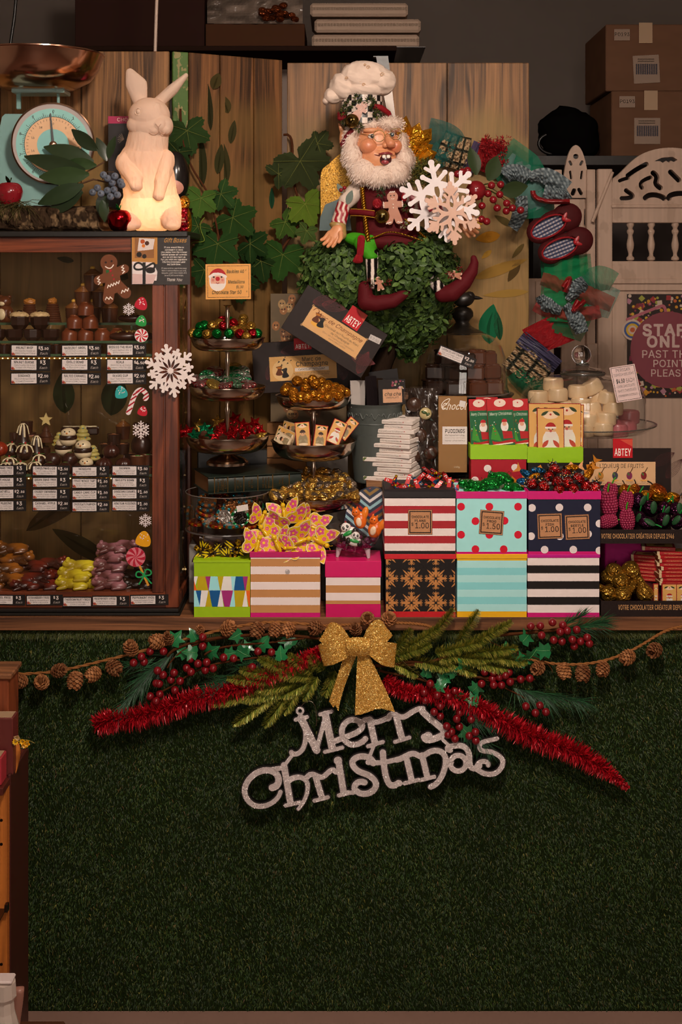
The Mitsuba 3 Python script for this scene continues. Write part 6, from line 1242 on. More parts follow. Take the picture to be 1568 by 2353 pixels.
# ---------------------------------------------------------------- topiary tree
DT = .30
tp = thing('topiary_tree', 'artificial boxwood topiary tree with bare trunk standing in the metal bucket behind the elf', 'tree')
def tw_(p, r, col='241a14', n=9): return M().tube(p, r, col, n)
part(tp, 'trunk', tw_(curve([P(862, 1030, .27), P(866, 900, .29), P(882, 830, .30), P(905, 780, .30), P(915, 720, .30), P(900, 660, .3)], 20), np.linspace(.030, .018, 20)), 'matte')
for pts, r in ((((893, 815), (930, 795), (955, 790), (975, 770), (985, 745)), .007), (((905, 775), (880, 750), (860, 730)), .009), (((912, 750), (945, 730), (970, 710)), .008), (((900, 790), (940, 770), (990, 765)), .006)): part(tp, 'branch', tw_(curve([P(x, y, .30) for x, y in pts], 14), np.linspace(r, r*.5, 14)), 'matte')
blobs = [((785, 640), 92, .27), ((850, 610), 72, .27), ((930, 640), 118, .28), ((985, 620), 66, .28), ((960, 725), 72, .29), ((760, 665), 62, .27), ((1000, 680), 50, .29), ((880, 720), 74, .29), ((1010, 560), 26, .24), ((940, 790), 36, .3), ((740, 600), 40, .27), ((915, 598), 38, .165), ((965, 606), 48, .165), ((985, 580), 36, .19), ((940, 650), 44, .165), ((880, 640), 20, .165)]
Lv = []; rs = np.random.default_rng(11)
for (c_, r, d) in blobs:
    n_ = int(r*r*.085)
    for i in range(n_):
        v = rs.normal(size=3); v /= np.linalg.norm(v); v[1] = -abs(v[1]) if rs.random() < .75 else v[1]
        s = S(d); ctr = P(*c_, d); q = ctr+v*r*s*rs.uniform(.86, 1.06)*np.array([1, .8, 1])
        if any(np.linalg.norm((q-P(*c2, d2))/[1, .8, 1]) < r2*S(d2)*.80 for c2, r2, d2 in blobs if c2 != c_): continue
        Lv.append((q, v))
LEAFC = ['3a5222', '455c28', '30451e', '4f682e', '2e4022', '40582c']
lp = []
for i, c_ in enumerate(LEAFC):
    m = M(); X = lf(1., .58, c_, .12, .25, 5); m.grid(X, c_, True); lp.append(m)
def leafT(q, v, L):
    z = v/np.linalg.norm(v); y = rs.normal(size=3)+np.array([0, 0, .4]); y -= z*np.dot(y, z)*.8; y = y+z*.25; y /= np.linalg.norm(y); z = z-y*np.dot(z, y); z /= np.linalg.norm(z); x = np.cross(y, z)
    R = np.eye(4); R[:3, 0], R[:3, 1], R[:3, 2], R[:3, 3] = x*L, y*L, z*L, q; return R
Lv.sort(key=lambda t: t[0][1]); plys = [cply((np.vstack(m.v), np.vstack(m.f)), 'mat_paper', smooth=True, color=np.vstack(m.c)) for m in lp]
rest = M()
for i, (q, v) in enumerate(Lv):
    for _ in range(1 if i < 300 else 2):
        T_ = leafT(q, v, rs.uniform(.015, .022)); ci = rs.integers(len(lp))
        if i < 300: scene[numbered(tp+'__leaf')] = {**plys[ci], 'to_world': T4(T_.tolist())}
        else: rest.merge(lp[ci], T_)
part(tp, 'leaves', rest, 'paper', None, True)
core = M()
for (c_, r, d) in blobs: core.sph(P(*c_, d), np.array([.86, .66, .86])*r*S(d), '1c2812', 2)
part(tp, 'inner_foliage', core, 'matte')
# ---------------------------------------------------------------- grape vines on the screen
def grapeleaf(R):
    pts = []
    lob = [(0, 1.0), (62, .92), (125, .72), (180, .30), (235, .72), (298, .92)]
    A = np.linspace(0, 360, 97)[:-1]
    for i, a in enumerate(A):
        r = 0
        for (b, L) in ((0, 1.0), (60, .95), (-60, .95), (118, .8), (-118, .8)):
            d_ = abs((a-b+180) % 360-180); r = max(r, L*math.exp(-(d_/30)**2)*.55+.42*L*(d_ < 50))
        d180 = abs((a-180+180) % 360-180); 
        if abs(a-180) < 16: r = min(r, .12+abs(a-180)*.02)
        r = max(r, .1)*(1.05 if i % 3 == 0 else .97); pts.append((r*R*math.sin(math.radians(a)), r*R*math.cos(math.radians(a))))
    return pts
def gleaf(px, py, d, R, ang, col, yaw=0, pitch=0):
    pts = np.array(grapeleaf(R)); n_ = len(pts); rings = [0, .35, .7, 1.]; V = []
    for t in rings:
        q = pts*t; rad = np.hypot(q[:, 0], q[:, 1]); th = np.arctan2(q[:, 0], q[:, 1]); z = -.0022*rad**2*(60/R)+.05*R*t*np.cos(th*5); V.append(np.c_[q, z])
    X = np.array(V); m = M(FR(px, py, d, yaw=yaw, pitch=pitch) @ rot('z', -ang)); c_ = lin(col)*.72
    m.grid(X, lambda v: np.clip(c_*(.85+.35*meshkit.fbm(v*.12, 2, 3))[:, None], 0, 1), True, None, True)
    for a in (0, 60, -60, 118, -118):
        L = R*.85; t = np.linspace(0, 1, 6); m.tube(np.c_[L*t*math.sin(math.radians(a)), L*t*math.cos(math.radians(a)), -.0022*(L*t)**2*(60/R)+.05*R*t+.6], np.linspace(.9, .3, 6), mixc(col, '9a9a50', .3), 4)
    return m
v1 = thing('grape_vine', 'artificial grape vine with large green leaves hanging left of the elf', 'vine')
for a in ((690, 370, .40, 78, 150, '3a4228', 10, 10), (702, 468, .40, 58, 160, '5c7428', 0, -10), (655, 510, .41, 46, 140, '3f5a26', 20, 0), (650, 585, .40, 66, 190, '2c4a20', 0, -15), (640, 400, .40, 44, 60, '323c24', 20, 0), (600, 600, .39, 55, 230, '24391c', 10, 0), (705, 530, .38, 34, 200, '4a6030', -20, 0), (730, 330, .42, 40, 100, '3a4228', -20, 0)):
    part(v1, 'leaf', gleaf(*a[:6], a[6], a[7]), 'matte')
part(v1, 'stem', M().tube(curve([P(652, 310, .47), P(672, 340, .46), P(676, 420, .45), P(690, 500, .44), P(650, 570, .44), P(640, 640, .44)], 24), .0035, '4a2c1c', 6), 'matte')
v2 = thing('grape_vine', 'artificial grape vine with green leaves hanging right of the ceramic rabbit', 'vine')
for a in ((430, 300, .315, 60, 170, '2f4424', 0, 0), (462, 455, .31, 50, 190, '4a6a2e', 20, 0), (508, 445, .345, 46, 140, '33502a', -20, 10), (535, 500, .35, 62, 130, '2a4420', 0, -10), (500, 560, .33, 66, 190, '2a4622', 10, -10), (575, 560, .37, 50, 120, '223a1c', -20, 0), (455, 520, .31, 40, 220, '2f4a24', 0, 0), (410, 350, .31, 40, 200, '26381e', 0, 0), (545, 640, .36, 60, 170, '1f331a', 0, 0), (470, 620, .3, 44, 200, '223a1c', 10, 0)):
    part(v2, 'leaf', gleaf(*a[:6], a[6], a[7]), 'matte')
part(v2, 'stem', M().tube(curve([P(415, 250, .325), P(425, 340, .32), P(450, 400, .325), P(480, 450, .34), P(500, 530, .34), P(520, 620, .35)], 24), .0028, '4a2c1c', 6).tube(curve([P(470, 500, .31), P(462, 530, .3), P(470, 552, .3), P(455, 556, .3), P(440, 560, .3)], 16), .0012, '6a7a30', 5), 'matte')
# ---------------------------------------------------------------- elf chef
DE = .22; ek = thing('elf_doll', 'elf chef doll with white beard, glasses and puffy white hat sitting on the topiary tree', 'doll')
def E(px, py, d=DE): return FR(px, py, d)
s = S(DE)
def ep(x, y, z=0): return (x-868, 335-y, z)
Xe = E(868, 335); SK = 'c98a62'
head = blob([ball(ep(866, 330, -10), (52, 62, 48)), ball(ep(868, 362, 10), (42, 38, 34)), ball(ep(846, 339, 34), (20, 18, 15)), ball(ep(909, 338, 26), (14, 16, 13)), bone(ep(890, 318, 34), (7, 7, 7), ep(896, 334, 46), (10.5, 10, 11)), ball(ep(884, 338, 42), (6, 6, 6)), ball(ep(903, 337, 42), (5, 6, 6)), bone(ep(850, 352, 34), (6, 5, 5), ep(885, 356, 42), (12, 6, 6)), bone(ep(885, 356, 42), (10, 6, 6), ep(902, 356, 32), (5, 5, 5)), ball(ep(884, 392, 28), (17, 11, 12)), ball(ep(852, 303, 32), (18, 6, 8)), ball(ep(908, 300, 24), (13, 6, 8))], 3.0, 8)
hv = head.vertices
def skin(v):
    c_ = np.tile(lin(SK), (len(v), 1)); 
    for (x, y, z, r_, col, k_) in ((846, 341, 42, 18, 'b5583c', .6), (909, 340, 34, 13, 'b04a34', .7), (896, 336, 52, 11, 'b5604a', .5)):
        w_ = np.exp(-(np.linalg.norm(v-np.array(ep(x, y, z)), axis=1)/r_)**2)*k_; c_ = c_*(1-w_[:, None])+lin(col)*w_[:, None]
    return c_
part(ek, 'head', M(Xe).add(head, skin, True), 'satin')
m = M(Xe); m.sph(ep(885, 370, 40), (14, 13, 8), '3a0f12', 3); m.sph(ep(884, 376, 44), (9, 6, 5), '8a3438', 2); m.tube([ep(870, 358, 44), ep(880, 357, 49), ep(892, 356, 48), ep(900, 358, 40)], [2, 3, 3, 2], '7a2a2c', 8); m.tube([ep(852, 355, 38), ep(862, 360, 43), ep(872, 362, 46)], 1.2, '5a2018', 6); part(ek, 'mouth', m, 'gloss')
m = M(Xe)
for x0 in (877, 887): m.box(x0-868, x0-868+8.5, -33, -25, 46, 50, 'ddd2c4', 2)
part(ek, 'teeth', m, 'gloss')
for (x, y, z) in ((853, 317, 38), (898, 313, 32)):
    m = M(Xe); m.sph(ep(x, y, z), (8, 6, 5), 'cfc4b8', 2); m.sph(ep(x+2, y, z+4), (4.6, 4.6, 2), '2a3438', 2); m.sph(ep(x+3, y-1, z+5.5), 1.4, 'f0f0f0', 1); part(ek, 'eye', m, 'gloss')
gl = M(Xe)
for (x, y, z) in ((870, 318, 56), (908, 313, 46)): gl.tube([(x-868+13*math.cos(t), 335-y+13*math.sin(t), z+4*math.cos(t)*-.3) for t in np.linspace(0, 2*math.pi, 33)], .75, 'b59a5a', 6)
gl.tube([ep(883, 316, 55), ep(889, 313, 54), ep(895, 314, 50)], .75, 'b59a5a', 6).tube([ep(857, 318, 55), ep(836, 312, 30), ep(815, 306, 0)], .7, 'b59a5a', 6); part(ek, 'glasses', gl, 'metal', 'round wire rimmed glasses')
part(ek, 'ear', M(Xe).add(blob([ball(ep(788, 318, -8), (8, 22, 8)), bone(ep(786, 300, -8), (5, 6, 4), ep(779, 284, -8), (2, 2, 2))], 3, 5), SK, True), 'satin')
# beard and hair: soft lumps covered with fine strands
lump = [(ep(806, 330, 6), (17, 40, 24)), (ep(812, 362, 12), (25, 28, 28)), (ep(835, 396, 22), (33, 30, 30)), (ep(872, 408, 28), (36, 26, 30)), (ep(908, 396, 24), (32, 30, 28)), (ep(930, 368, 10), (20, 26, 24)), (ep(925, 335, 4), (12, 30, 20)), (ep(895, 288, 16), (32, 17, 30)), (ep(850, 290, 6), (30, 16, 30)), (ep(815, 305, 4), (16, 24, 22))]
m = M(Xe); WHT = 'd6c0b0'
m.add(blob([ball(c_, r) for c_, r in lump], 4, 6), WHT, True)
for (c_, r) in lump:
    for i in range(620):
        v = rng.normal(size=3); v[2] = abs(v[2]); v /= np.linalg.norm(v); q = np.array(c_)+v*r; d_ = v*.8+np.array([c_[0]*.008, -1.0 if c_[1] < 10 else .3, .2])+rng.normal(size=3)*.4; d_ /= np.linalg.norm(d_); L = rng.uniform(5, 10)
        sd = np.cross(d_, v); sd /= np.linalg.norm(sd)+1e-9
        m.add((np.array([q-sd*.4, q+sd*.4, q+d_*L*.6+sd*.35, q+d_*L+[0, -1.5, 0]]), np.array([[0, 1, 2], [0, 2, 3]])), mixc(WHT, 'f0e4da', rng.random()), True)
part(ek, 'beard', m, 'matte', 'fluffy white beard and hair', True)
# hat
hat_ = blob([ball(ep(795, 200, 0), (38, 34, 36)), ball(ep(838, 180, 4), (58, 38, 42)), ball(ep(878, 188, 2), (30, 30, 36)), ball(ep(765, 222, 2), (20, 18, 22)), ball(ep(752, 232, 2), (9, 8, 12)), ball(ep(835, 205, 10), (50, 20, 30))], 3.5, 12)
V = hat_.vertices; N_ = hat_.vertex_normals; fold = np.abs(meshkit.fbm(np.c_[V[:, 0]*.028+V[:, 1]*.02, V[:, 1]*.05, V[:, 2]*.03], 3, 9)-.5)*2
V = V+N_*((.35-fold)*10)[:, None]
part(ek, 'hat', M(Xe).add((V, hat_.faces), 'd8c2b2', True), 'matte', 'puffy white chef hat')
m = M(Xe)
for (x, y, r_) in ((828, 192, 5), (835, 201, 4), (845, 162, 5), (877, 178, 5), (796, 186, 4), (838, 156, 3)):
    zz_ = 44; m.tube([(x-868+r_*(1-t/9)*math.cos(t), 335-y+r_*(1-t/9)*math.sin(t), zz_) for t in np.linspace(0, 7, 20)], .7, 'b98a5a', 5)
part(ek, 'hat_embroidery', m, 'satin', None, True)
m = M(Xe)
for i in range(24):
    for j in range(5):
        a0, a1 = i*15, i*15+15; t = np.radians(np.linspace(a0, a1, 4)); z0, z1 = 48+j*13, 61+j*13
        Xg = np.array([[((48-.5*(jj))*math.cos(q)-36, zz_, (44)*math.sin(q)-6) for q in t] for jj, zz_ in ((0, z0), (0, z1))]); m.grid(Xg, ['15100f', 'c9b8ac'][(i+j) % 2])
part(ek, 'hat_band', m, 'satin', 'black and white checked hat band')
def tinselball(m, c_, r, n_, cols):
    for i in range(n_):
        v = rng.normal(size=3); v /= np.linalg.norm(v); q = np.array(c_)+v*r*rng.uniform(.3, .7); e = np.array(c_)+v*r*rng.uniform(.8, 1.2); sd = np.cross(v, rng.normal(size=3)); sd /= np.linalg.norm(sd)
        m.add((np.array([q-sd*1.7, q+sd*1.7, e]), np.array([[0, 1, 2]])), cols[int(rng.integers(len(cols)))], True)
m = M(Xe)
for (x, y, r_) in ((800, 246, 16), (822, 232, 14), (850, 240, 17), (858, 252, 12), (790, 262, 12), (823, 297, 15), (812, 290, 10), (792, 285, 10), (865, 268, 12)): tinselball(m, ep(x, y, 42), r_, 70, ['2a3f1a', '4a5220', '1f3015', '6a6a2c'])
part(ek, 'hat_greenery', m, 'glitter', None, True)
def ginger(X, sc_, col='9a5c3c'):
    g = unary_union([Point(0, 26).buffer(13), LineString([(-17, 8), (17, 8)]).buffer(7.5), LineString([(0, 14), (0, -10)]).buffer(11), LineString([(-4, -8), (-11, -30)]).buffer(8.5), LineString([(4, -8), (11, -30)]).buffer(8.5)]).buffer(-1).buffer(1)
    m = M(X @ sc(sc_)); m.ext(g, -3, 3, col); m.ext(g.buffer(-2), 3, 4.2, col)
    for (x, y) in ((-4, 29), (4, 29)): m.sph((x, y, 4.6), 1.6, '2a140c', 1)
    for (x, y) in ((0, 8), (0, 0)): m.sph((x, y, 4.6), 1.8, 'd8c8b8', 1)
    for (x0, y0, a) in ((-22, 8, 90), (22, 8, 90), (-13, -35, 10), (13, -35, -10), (0, 37, 0)):
        for q in range(6): m.sph((x0+(q-2.5)*2.2*math.cos(math.radians(a)), y0+(q-2.5)*2.2*math.sin(math.radians(a))+(q % 2), 4), 1.7, 'dcccc0', 1)
    m.tube([(-4, 22, 4.6), (0, 20, 4.8), (4, 22, 4.6)], .8, 'dcccc0', 5); return m
part(ek, 'gingerbread_man', ginger(E(828, 254, DE-.047) @ rot('z', -35), .62), 'satin', 'gingerbread man on the hat')
part(ek, 'bell', M(E(809, 278, DE-.048)).sph((0, 0, 0), (16.5, 16.5, 12), '8a7440', 3).sph((-2, 1, 7), (9, 9, 6), '4a3c20', 2), 'metal', 'brass bell on the hat')
part(ek, 'ribbon', M(Xe).tube([ep(858, 250, 40), ep(875, 252, 36), ep(892, 262, 24), ep(899, 272, 12)], [7, 7, 6, 4], '7a1018', 8).tube([ep(810, 300, 28), ep(797, 316, 22), ep(786, 336, 14)], [5, 6, 6], '5a0c14', 8).box(-92, -72, 55, 75, 24, 34, '6a0e16', 3), 'velvet', 'dark red hat ribbon')
# torso, arms, legs
VR = '4a0810'
tor = blob([ball(ep(880, 460, -20), (58, 48, 42)), bone(ep(880, 470, -16), (60, 50, 44), ep(890, 530, -10), (72, 40, 52)), ball(ep(900, 556, 0), (80, 26, 56))], 5, 8)
part(ek, 'vest', M(Xe).add(tor, VR, True), 'velvet', 'dark red velvet vest')
m = M(Xe)
def braid(pts, r=3.4):
    p = curve([np.array(q) for q in pts], 60); 
    for ph in (0, 2.1, 4.2): m.tube([p[i]+[r*.8*math.cos(i*.75+ph), 0, r*.8*math.sin(i*.75+ph)] for i in range(60)], r*.62, 'b98a2c', 6)
braid([ep(832, 432, 26), ep(836, 470, 32), ep(840, 510, 44), ep(845, 556, 52)], 4.2); braid([ep(845, 550, 52), ep(875, 540, 56), ep(900, 535, 60), ep(940, 545, 55), ep(975, 556, 42)], 2.4); braid([ep(930, 505, 38), ep(950, 525, 46), ep(985, 556, 40)], 3)
part(ek, 'gold_braid', m, 'brushed', 'gold braid trim')
part(ek, 'belt', M(Xe).tube(curve([ep(806, 488, 10), ep(830, 490, 38), ep(860, 494, 50)], 14), 7, '5e0a14', 8).tube(curve([ep(806, 481, 12), ep(830, 483, 41), ep(860, 487, 53)], 14), .9, 'b98a2c', 5).tube(curve([ep(806, 496, 12), ep(830, 498, 41), ep(860, 502, 53)], 14), .9, 'b98a2c', 5), 'velvet')
part(ek, 'gingerbread_man', ginger(E(904, 478, DE-.063) @ rot('z', 4), .98), 'satin', 'gingerbread man on the belt')
part(ek, 'bell', M(E(879, 497, DE-.062)).sph((0, 0, 0), (17.5, 17.5, 14), '8a7440', 3).sph((-1, -2, 8), (10, 10, 7), '4a3c20', 2), 'metal', 'brass bell on the belt')
m = M(E(900, 480, DE-.056)); m.sph((-33, 12, 0), (11, 12, 9), '9a1420', 2); m.sph((29, 25, 2), (7, 8, 6), 'b01820', 2); tinselball(m, (-24, 38, 0), 15, 50, ['2a3f1a', '3a4a20', '1f3015']); tinselball(m, (34, 2, 0), 13, 50, ['2a3f1a', '4a5220']); tinselball(m, (28, -36, 2), 12, 40, ['a59a88', '7a8a3a']); part(ek, 'belt_greenery', m, 'glitter', None, True)
slv = blob([bone(ep(818, 440, -14), (22, 22, 22), ep(796, 462, 0), (18, 20, 18))], 4, 5)
part(ek, 'sleeve', M(Xe).add(slv, 'cbb8aa', True).ext(leafpoly(34, 16), 0, 1.5, '1f3a20', tr(*ep(798, 470, 18)) @ rot('z', -20)).ext(leafpoly(26, 12), 0, 1.5, '1f3a20', tr(*ep(788, 445, 17)) @ rot('z', 30)).sph(ep(784, 438, 20), 4.5, '7a1018', 2).sph(ep(792, 433, 20), 4.5, '7a1018', 2), 'satin', 'white sleeve with holly print')
fs = blob([bone(ep(790, 472, 2), (16, 16, 16), ep(779, 512, 16), (18, 16, 16))], 3, 5)
part(ek, 'sleeve', M(Xe).add(fs, lambda v: np.where((np.sin(v[:, 0]*.55+np.sin(v[:, 1]*.25)*1.2) > 0)[:, None], lin('cbb8aa'), lin('8a1420')), True), 'satin', 'red and white striped cuff')
part(ek, 'cuff', M(Xe).add(blob([bone(ep(776, 516, 18), (19, 8, 17), ep(785, 540, 22), (12, 12, 12))], 3, 3), '9a7c48', True), 'satin', 'gold frilled cuff')
def hand(px, py, d, R, k_=1.):
    ps = [bone((0, 0, 0), (13, 12, 7), (-2, -20, 1), (15, 9, 7))]
    for i, (x, L, a, r_) in enumerate(((-13, 17, -16, 4.6), (-5, 22, -6, 4.8), (3, 22, 3, 4.8), (11, 17, 12, 4.3))):
        b_ = np.array([x, -24, 1.]); t = math.radians(a); m1 = b_+[math.sin(t)*L*.55, -math.cos(t)*L*.55, 1.5]; e = m1+[math.sin(t)*L*.45, -math.cos(t)*L*.42, 7]
        ps += [bone(b_+[0, 8, 0], r_+.8, m1, r_), bone(m1, r_, e, r_*.85)]
    ps += [bone((12, -4, 2), 6, (21, -14, 8), 5), bone((21, -14, 8), 5, (23, -24, 13), 4.2)]
    return M(FR(px, py, d) @ R @ sc(k_)).add(blob(ps, 2.2, 5), SK, True)
part(ek, 'hand', hand(776, 527, DE-.035, rot('z', -30) @ rot('y', -20)), 'satin')
part(ek, 'hand', hand(1062, 505, DE-.035, rot('z', 42) @ rot('y', 15)), 'satin')
part(ek, 'sleeve', M(Xe).add(blob([bone(ep(935, 450, -14), (22, 22, 20), ep(990, 480, 4), (18, 18, 16)), bone(ep(990, 480, 4), (18, 18, 16), ep(1055, 498, 22), (15, 15, 14))], 4, 5), lambda v: np.where((np.sin(v[:, 0]*.3) > .2)[:, None], lin('cbb8aa'), lin('7a1420')), True), 'satin', 'red and white striped sleeve')
part(ek, 'trousers', M(Xe).add(blob([bone(ep(815, 548, 10), (24, 14, 18), ep(850, 560, 30), (22, 20, 22)), bone(ep(835, 560, 36), (22, 20, 20), ep(852, 590, 48), (16, 10, 16)), bone(ep(920, 575, 20), (26, 22, 22), ep(965, 610, 40), (20, 18, 20))], 4, 5), '3a8a14', True), 'velvet', 'bright green trousers')
part(ek, 'trim', M(Xe).add(blob([bone(ep(830, 550, 54), 9, ep(827, 585, 58), 8)], 3, 3), '9a1424', True).add(blob([bone(ep(824, 592, 58), (9, 9, 8), ep(822, 600, 58), (12, 6, 8))], 3, 3), 'a01420', True), 'glitter', 'red glitter trim')
def stock(v): return np.where((np.sin(v[:, 0]*.42+.8) > 0)[:, None], lin('d2c4b8'), lin('14100f'))
part(ek, 'stocking', M(Xe).add(blob([bone(ep(853, 585, 46), (15, 14, 14), ep(856, 650, 54), (13, 14, 13))], 3, 3), stock, True), 'matte', 'black and white striped stocking')
part(ek, 'stocking', M(Xe).add(blob([bone(ep(965, 610, 36), (15, 14, 14), ep(1012, 668, 40), (13, 14, 13))], 3, 3), stock, True), 'matte', 'black and white striped stocking')
def shoe(pts): return blob([bone(ep(*pts[i][:3]), pts[i][3], ep(*pts[i+1][:3]), pts[i+1][3]) for i in range(len(pts)-1)], 3.2, 8)
part(ek, 'shoe', M(Xe).add(shoe([(838, 660, 52, 15), (840, 692, 56, 19), (862, 696, 62, 18), (900, 690, 66, 16), (930, 672, 68, 10), (955, 652, 68, 4)]), '4c0710', True), 'velvet', 'red velvet shoe with curled toe')
part(ek, 'shoe', M(Xe).add(shoe([(1015, 676, 40, 18), (1035, 672, 46, 20), (1062, 650, 50, 17), (1080, 625, 50, 13), (1086, 605, 50, 9), (1084, 594, 50, 7)]), '4c0710', True), 'velvet', 'red velvet shoe with curled toe')
part(ek, 'gingerbread_man', ginger(E(872, 652, DE-.078) @ rot('z', 15), .42), 'satin', 'small gingerbread man on the shoe')
part(ek, 'gingerbread_man', ginger(E(1046, 632, DE-.066) @ rot('z', 80), .42), 'satin', 'small gingerbread man on the other shoe')
m = M(Xe)
for c_, r_ in ((ep(848, 650, 72), 14), (ep(890, 650, 72), 12), (ep(1030, 630, 64), 12), (ep(1052, 618, 64), 10)): tinselball(m, c_, r_, 50, ['2a3f1a', '7a1018', '8a1420', '4a5220'])
part(ek, 'shoe_greenery', m, 'glitter', None, True)
# metal hook over the screen, gold bow, gold board, tinsel
one('door_hook', M(FR(872, 130, .492)).box(-14, 14, -2, 0, -14, 8, '15110f').ext(aff.affine_transform(Polygon([(-8, 0), (20, 0), (38, -150), (22, -150)]), [1, 0, 0, 1, 0, 0]), 6, 8, 'c9b8aa').ext(Polygon([(-8, 0), (20, 0), (26, -48), (0, -48)]), 8, 9, '1a1513'), 'satin', 'black and white metal hook over the top of the screen behind the elf hat', 'hook')
gk2 = thing('gold_foil_bow', 'pointed gold foil bow behind the elf head', 'bow')
for (x, y, a, L, w) in ((925, 360, -2, 95, 40), (935, 362, -16, 85, 42), (945, 365, -30, 85, 40), (940, 375, -48, 70, 36), (930, 370, 20, 60, 36), (955, 372, -62, 55, 30)):
    m = M(FR(x, y, .33) @ rot('z', a) @ rot('y', rr(-25, 25))); g = Polygon([(-w*.18, 0), (-w*.5, L*.7), (w*.1, L), (w*.5, L*.78), (w*.2, 0)]); X = np.array([[(-w*.18, 0, 0), (0, 0, 8), (w*.2, 0, 0)], [(-w*.5, L*.7, -4), (0, L*.8, 10), (w*.5, L*.74, -4)]]); m.grid(X, 'e09a24', False); m.add((np.array([(-w*.5, L*.7, -4), (0, L*.8, 10), (w*.5, L*.74, -4), (w*.15, L, 0)]), np.array([[0, 1, 3], [1, 2, 3]])), 'e09a24'); part(gk2, 'loop', m, 'foil')
k = thing('gold_glitter_board', 'gold glitter panel with teal edge behind the elf shoulder', 'decoration'); m = M(FR(738, 520, .36)); g = Polygon(curve([(0, 0), (0, 120), (20, 145), (62, 165), (70, 60), (60, 0), (0, 0)], 50)).buffer(0); m.ext(g, -6, 0, '7a5824'); part(k, 'board', m, 'brushed'); flakes(k, m, 5000, .0013, ['a87830', '8a6024', 'd0a050', '6a4a1c']); part(k, 'edge', M(FR(738, 520, .359)).flat(Polygon([(-4, -10), (70, -10), (66, 30), (40, 62), (10, 50), (-2, 20)]), 1, '143c3c'), 'satin')
k = thing('tinsel_sprig', 'green and gold tinsel sprig between the elf beard and the white snowflake', 'greenery'); mm = M()
for i in range(46):
    q = (925+rr(0, 75), 425-rr(0, 55), ); X_ = FR(q[0], q[1], .21+rr(-.01, .02)); t_ = M(X_); tinselball(t_, (0, 0, 0), 17, 30, ['4a5220', '6a6a2c', '2f3a18', '8a7a30']); mm.merge(t_)
part(k, 'needles', mm, 'glitter', None, True)
# ---------------------------------------------------------------- snowflakes
def flake(R, n=6, w=.055, style=0):
    g = []
    for i in range(n):
        a = [LineString([(0, 0), (0, R*.9)]).buffer(R*w), Point(0, R*.92).buffer(R*.075)]
        if style == 0:
            for sx in (-1, 1): a += [LineString([(0, R*.42), (sx*R*.26, R*.62)]).buffer(R*.05), Point(sx*R*.27, R*.63).buffer(R*.062), LineString([(0, R*.68), (sx*R*.16, R*.82)]).buffer(R*.042), LineString([(0, R*.40), (sx*R*.2, R*.30)]).buffer(R*.05)]
            a += [Polygon([(0, 0), (R*.20, R*.36), (0, R*.5), (-R*.20, R*.36)])]
        else:
            for sx in (-1, 1): a += [LineString([(0, R*.34), (sx*R*.22, R*.58)]).buffer(R*.045), LineString([(0, R*.56), (sx*R*.2, R*.76)]).buffer(R*.042), LineString([(sx*R*.1, R*.66), (sx*R*.1, R*.82)]).buffer(R*.032)]
            a += [leafpoly(R*.62, R*.34).buffer(R*.02)]
        u = unary_union(a)
        g.append(aff.rotate(u, i*360/n, origin=(0, 0)))
    G = unary_union(g)
    if style != 0:
        for i in range(n): G = G.difference(aff.rotate(aff.translate(leafpoly(R*.42, R*.13), 0, R*.14), i*360/n, origin=(0, 0))); 
    else:
        for i in range(n): G = G.difference(aff.rotate(aff.translate(leafpoly(R*.36, R*.12), 0, R*.08), i*360/n+ (0), origin=(0, 0)))
    return G.buffer(R*.012).buffer(-R*.012)
one('snowflake', M(FR(392, 852, .012, roll=10)).ext(unary_union([flake(63, 6, .06, 0), aff.rotate(aff.scale(flake(63, 6, .05, 0), .86, .86, origin=(0, 0)), 30, origin=(0, 0))]).difference(unary_union([aff.rotate(aff.translate(leafpoly(22, 6), 0, 6), i*30, origin=(0, 0)) for i in range(12)])), -1, 1, 'dccfca'), 'paper', 'white cut-out snowflake on the right stile of the glass cabinet', 'snowflake')
G0 = flake(98, 6, .06, 0); G0 = G0.union(Point(0, 0).buffer(46).difference(Point(0, 0).buffer(34)))
one('snowflake', M(FR(1010, 462, .135, roll=12, yaw=-12)).ext(G0, -1.2, 1.2, 'd8cfcf'), 'paper', 'large white snowflake in the right hand of the elf', 'snowflake')
one('snowflake', M(FR(1040, 490, .115, roll=5, yaw=15)).ext(flake(74, 6, .07, 1), -1.2, 1.2, 'c9a592'), 'paper', 'smaller pinkish snowflake in front of the white snowflake in the elf hand', 'snowflake')
# ---------------------------------------------------------------- mesh ribbon wreath on the right
wr = thing('ribbon_wreath', 'arched mesh ribbon garland with stamp print, green tulle and gingham bows beside the elf', 'wreath')
DW = .47
def ribbon(path, w, col, mt, label=None, d=DW, wav=.012, seed=1, n=30, kk=9, deco=None):
    p = curve([np.array(q, float) for q in path], n); t = np.gradient(p, axis=0); t /= np.linalg.norm(t, axis=1, keepdims=True); nn = np.c_[-t[:, 1], t[:, 0]]
    W = np.interp(np.linspace(0, 1, n), np.linspace(0, 1, len(np.atleast_1d(w))), np.atleast_1d(w)) if np.ndim(w) else np.full(n, w); X = np.zeros((n, kk, 3)); C = np.zeros((n, kk, 3))
    for i in range(n):
        for j in range(kk):
            u = (j/(kk-1)-.5)*W[i]; q = p[i]+nn[i]*u; X[i, j] = P(q[0], q[1], d-.02*math.cos((j/(kk-1)-.5)*math.pi)-wav*(meshkit.fbm(np.array([i*.5, j*.5, seed]), 2)-.5)*2)
            C[i, j] = lin(col(i/(n-1), j/(kk-1)) if callable(col) else col)
    m = M(); m.grid(X, lambda v: C.reshape(-1, 3)); part(wr, 'ribbon', m, mt, label); return X
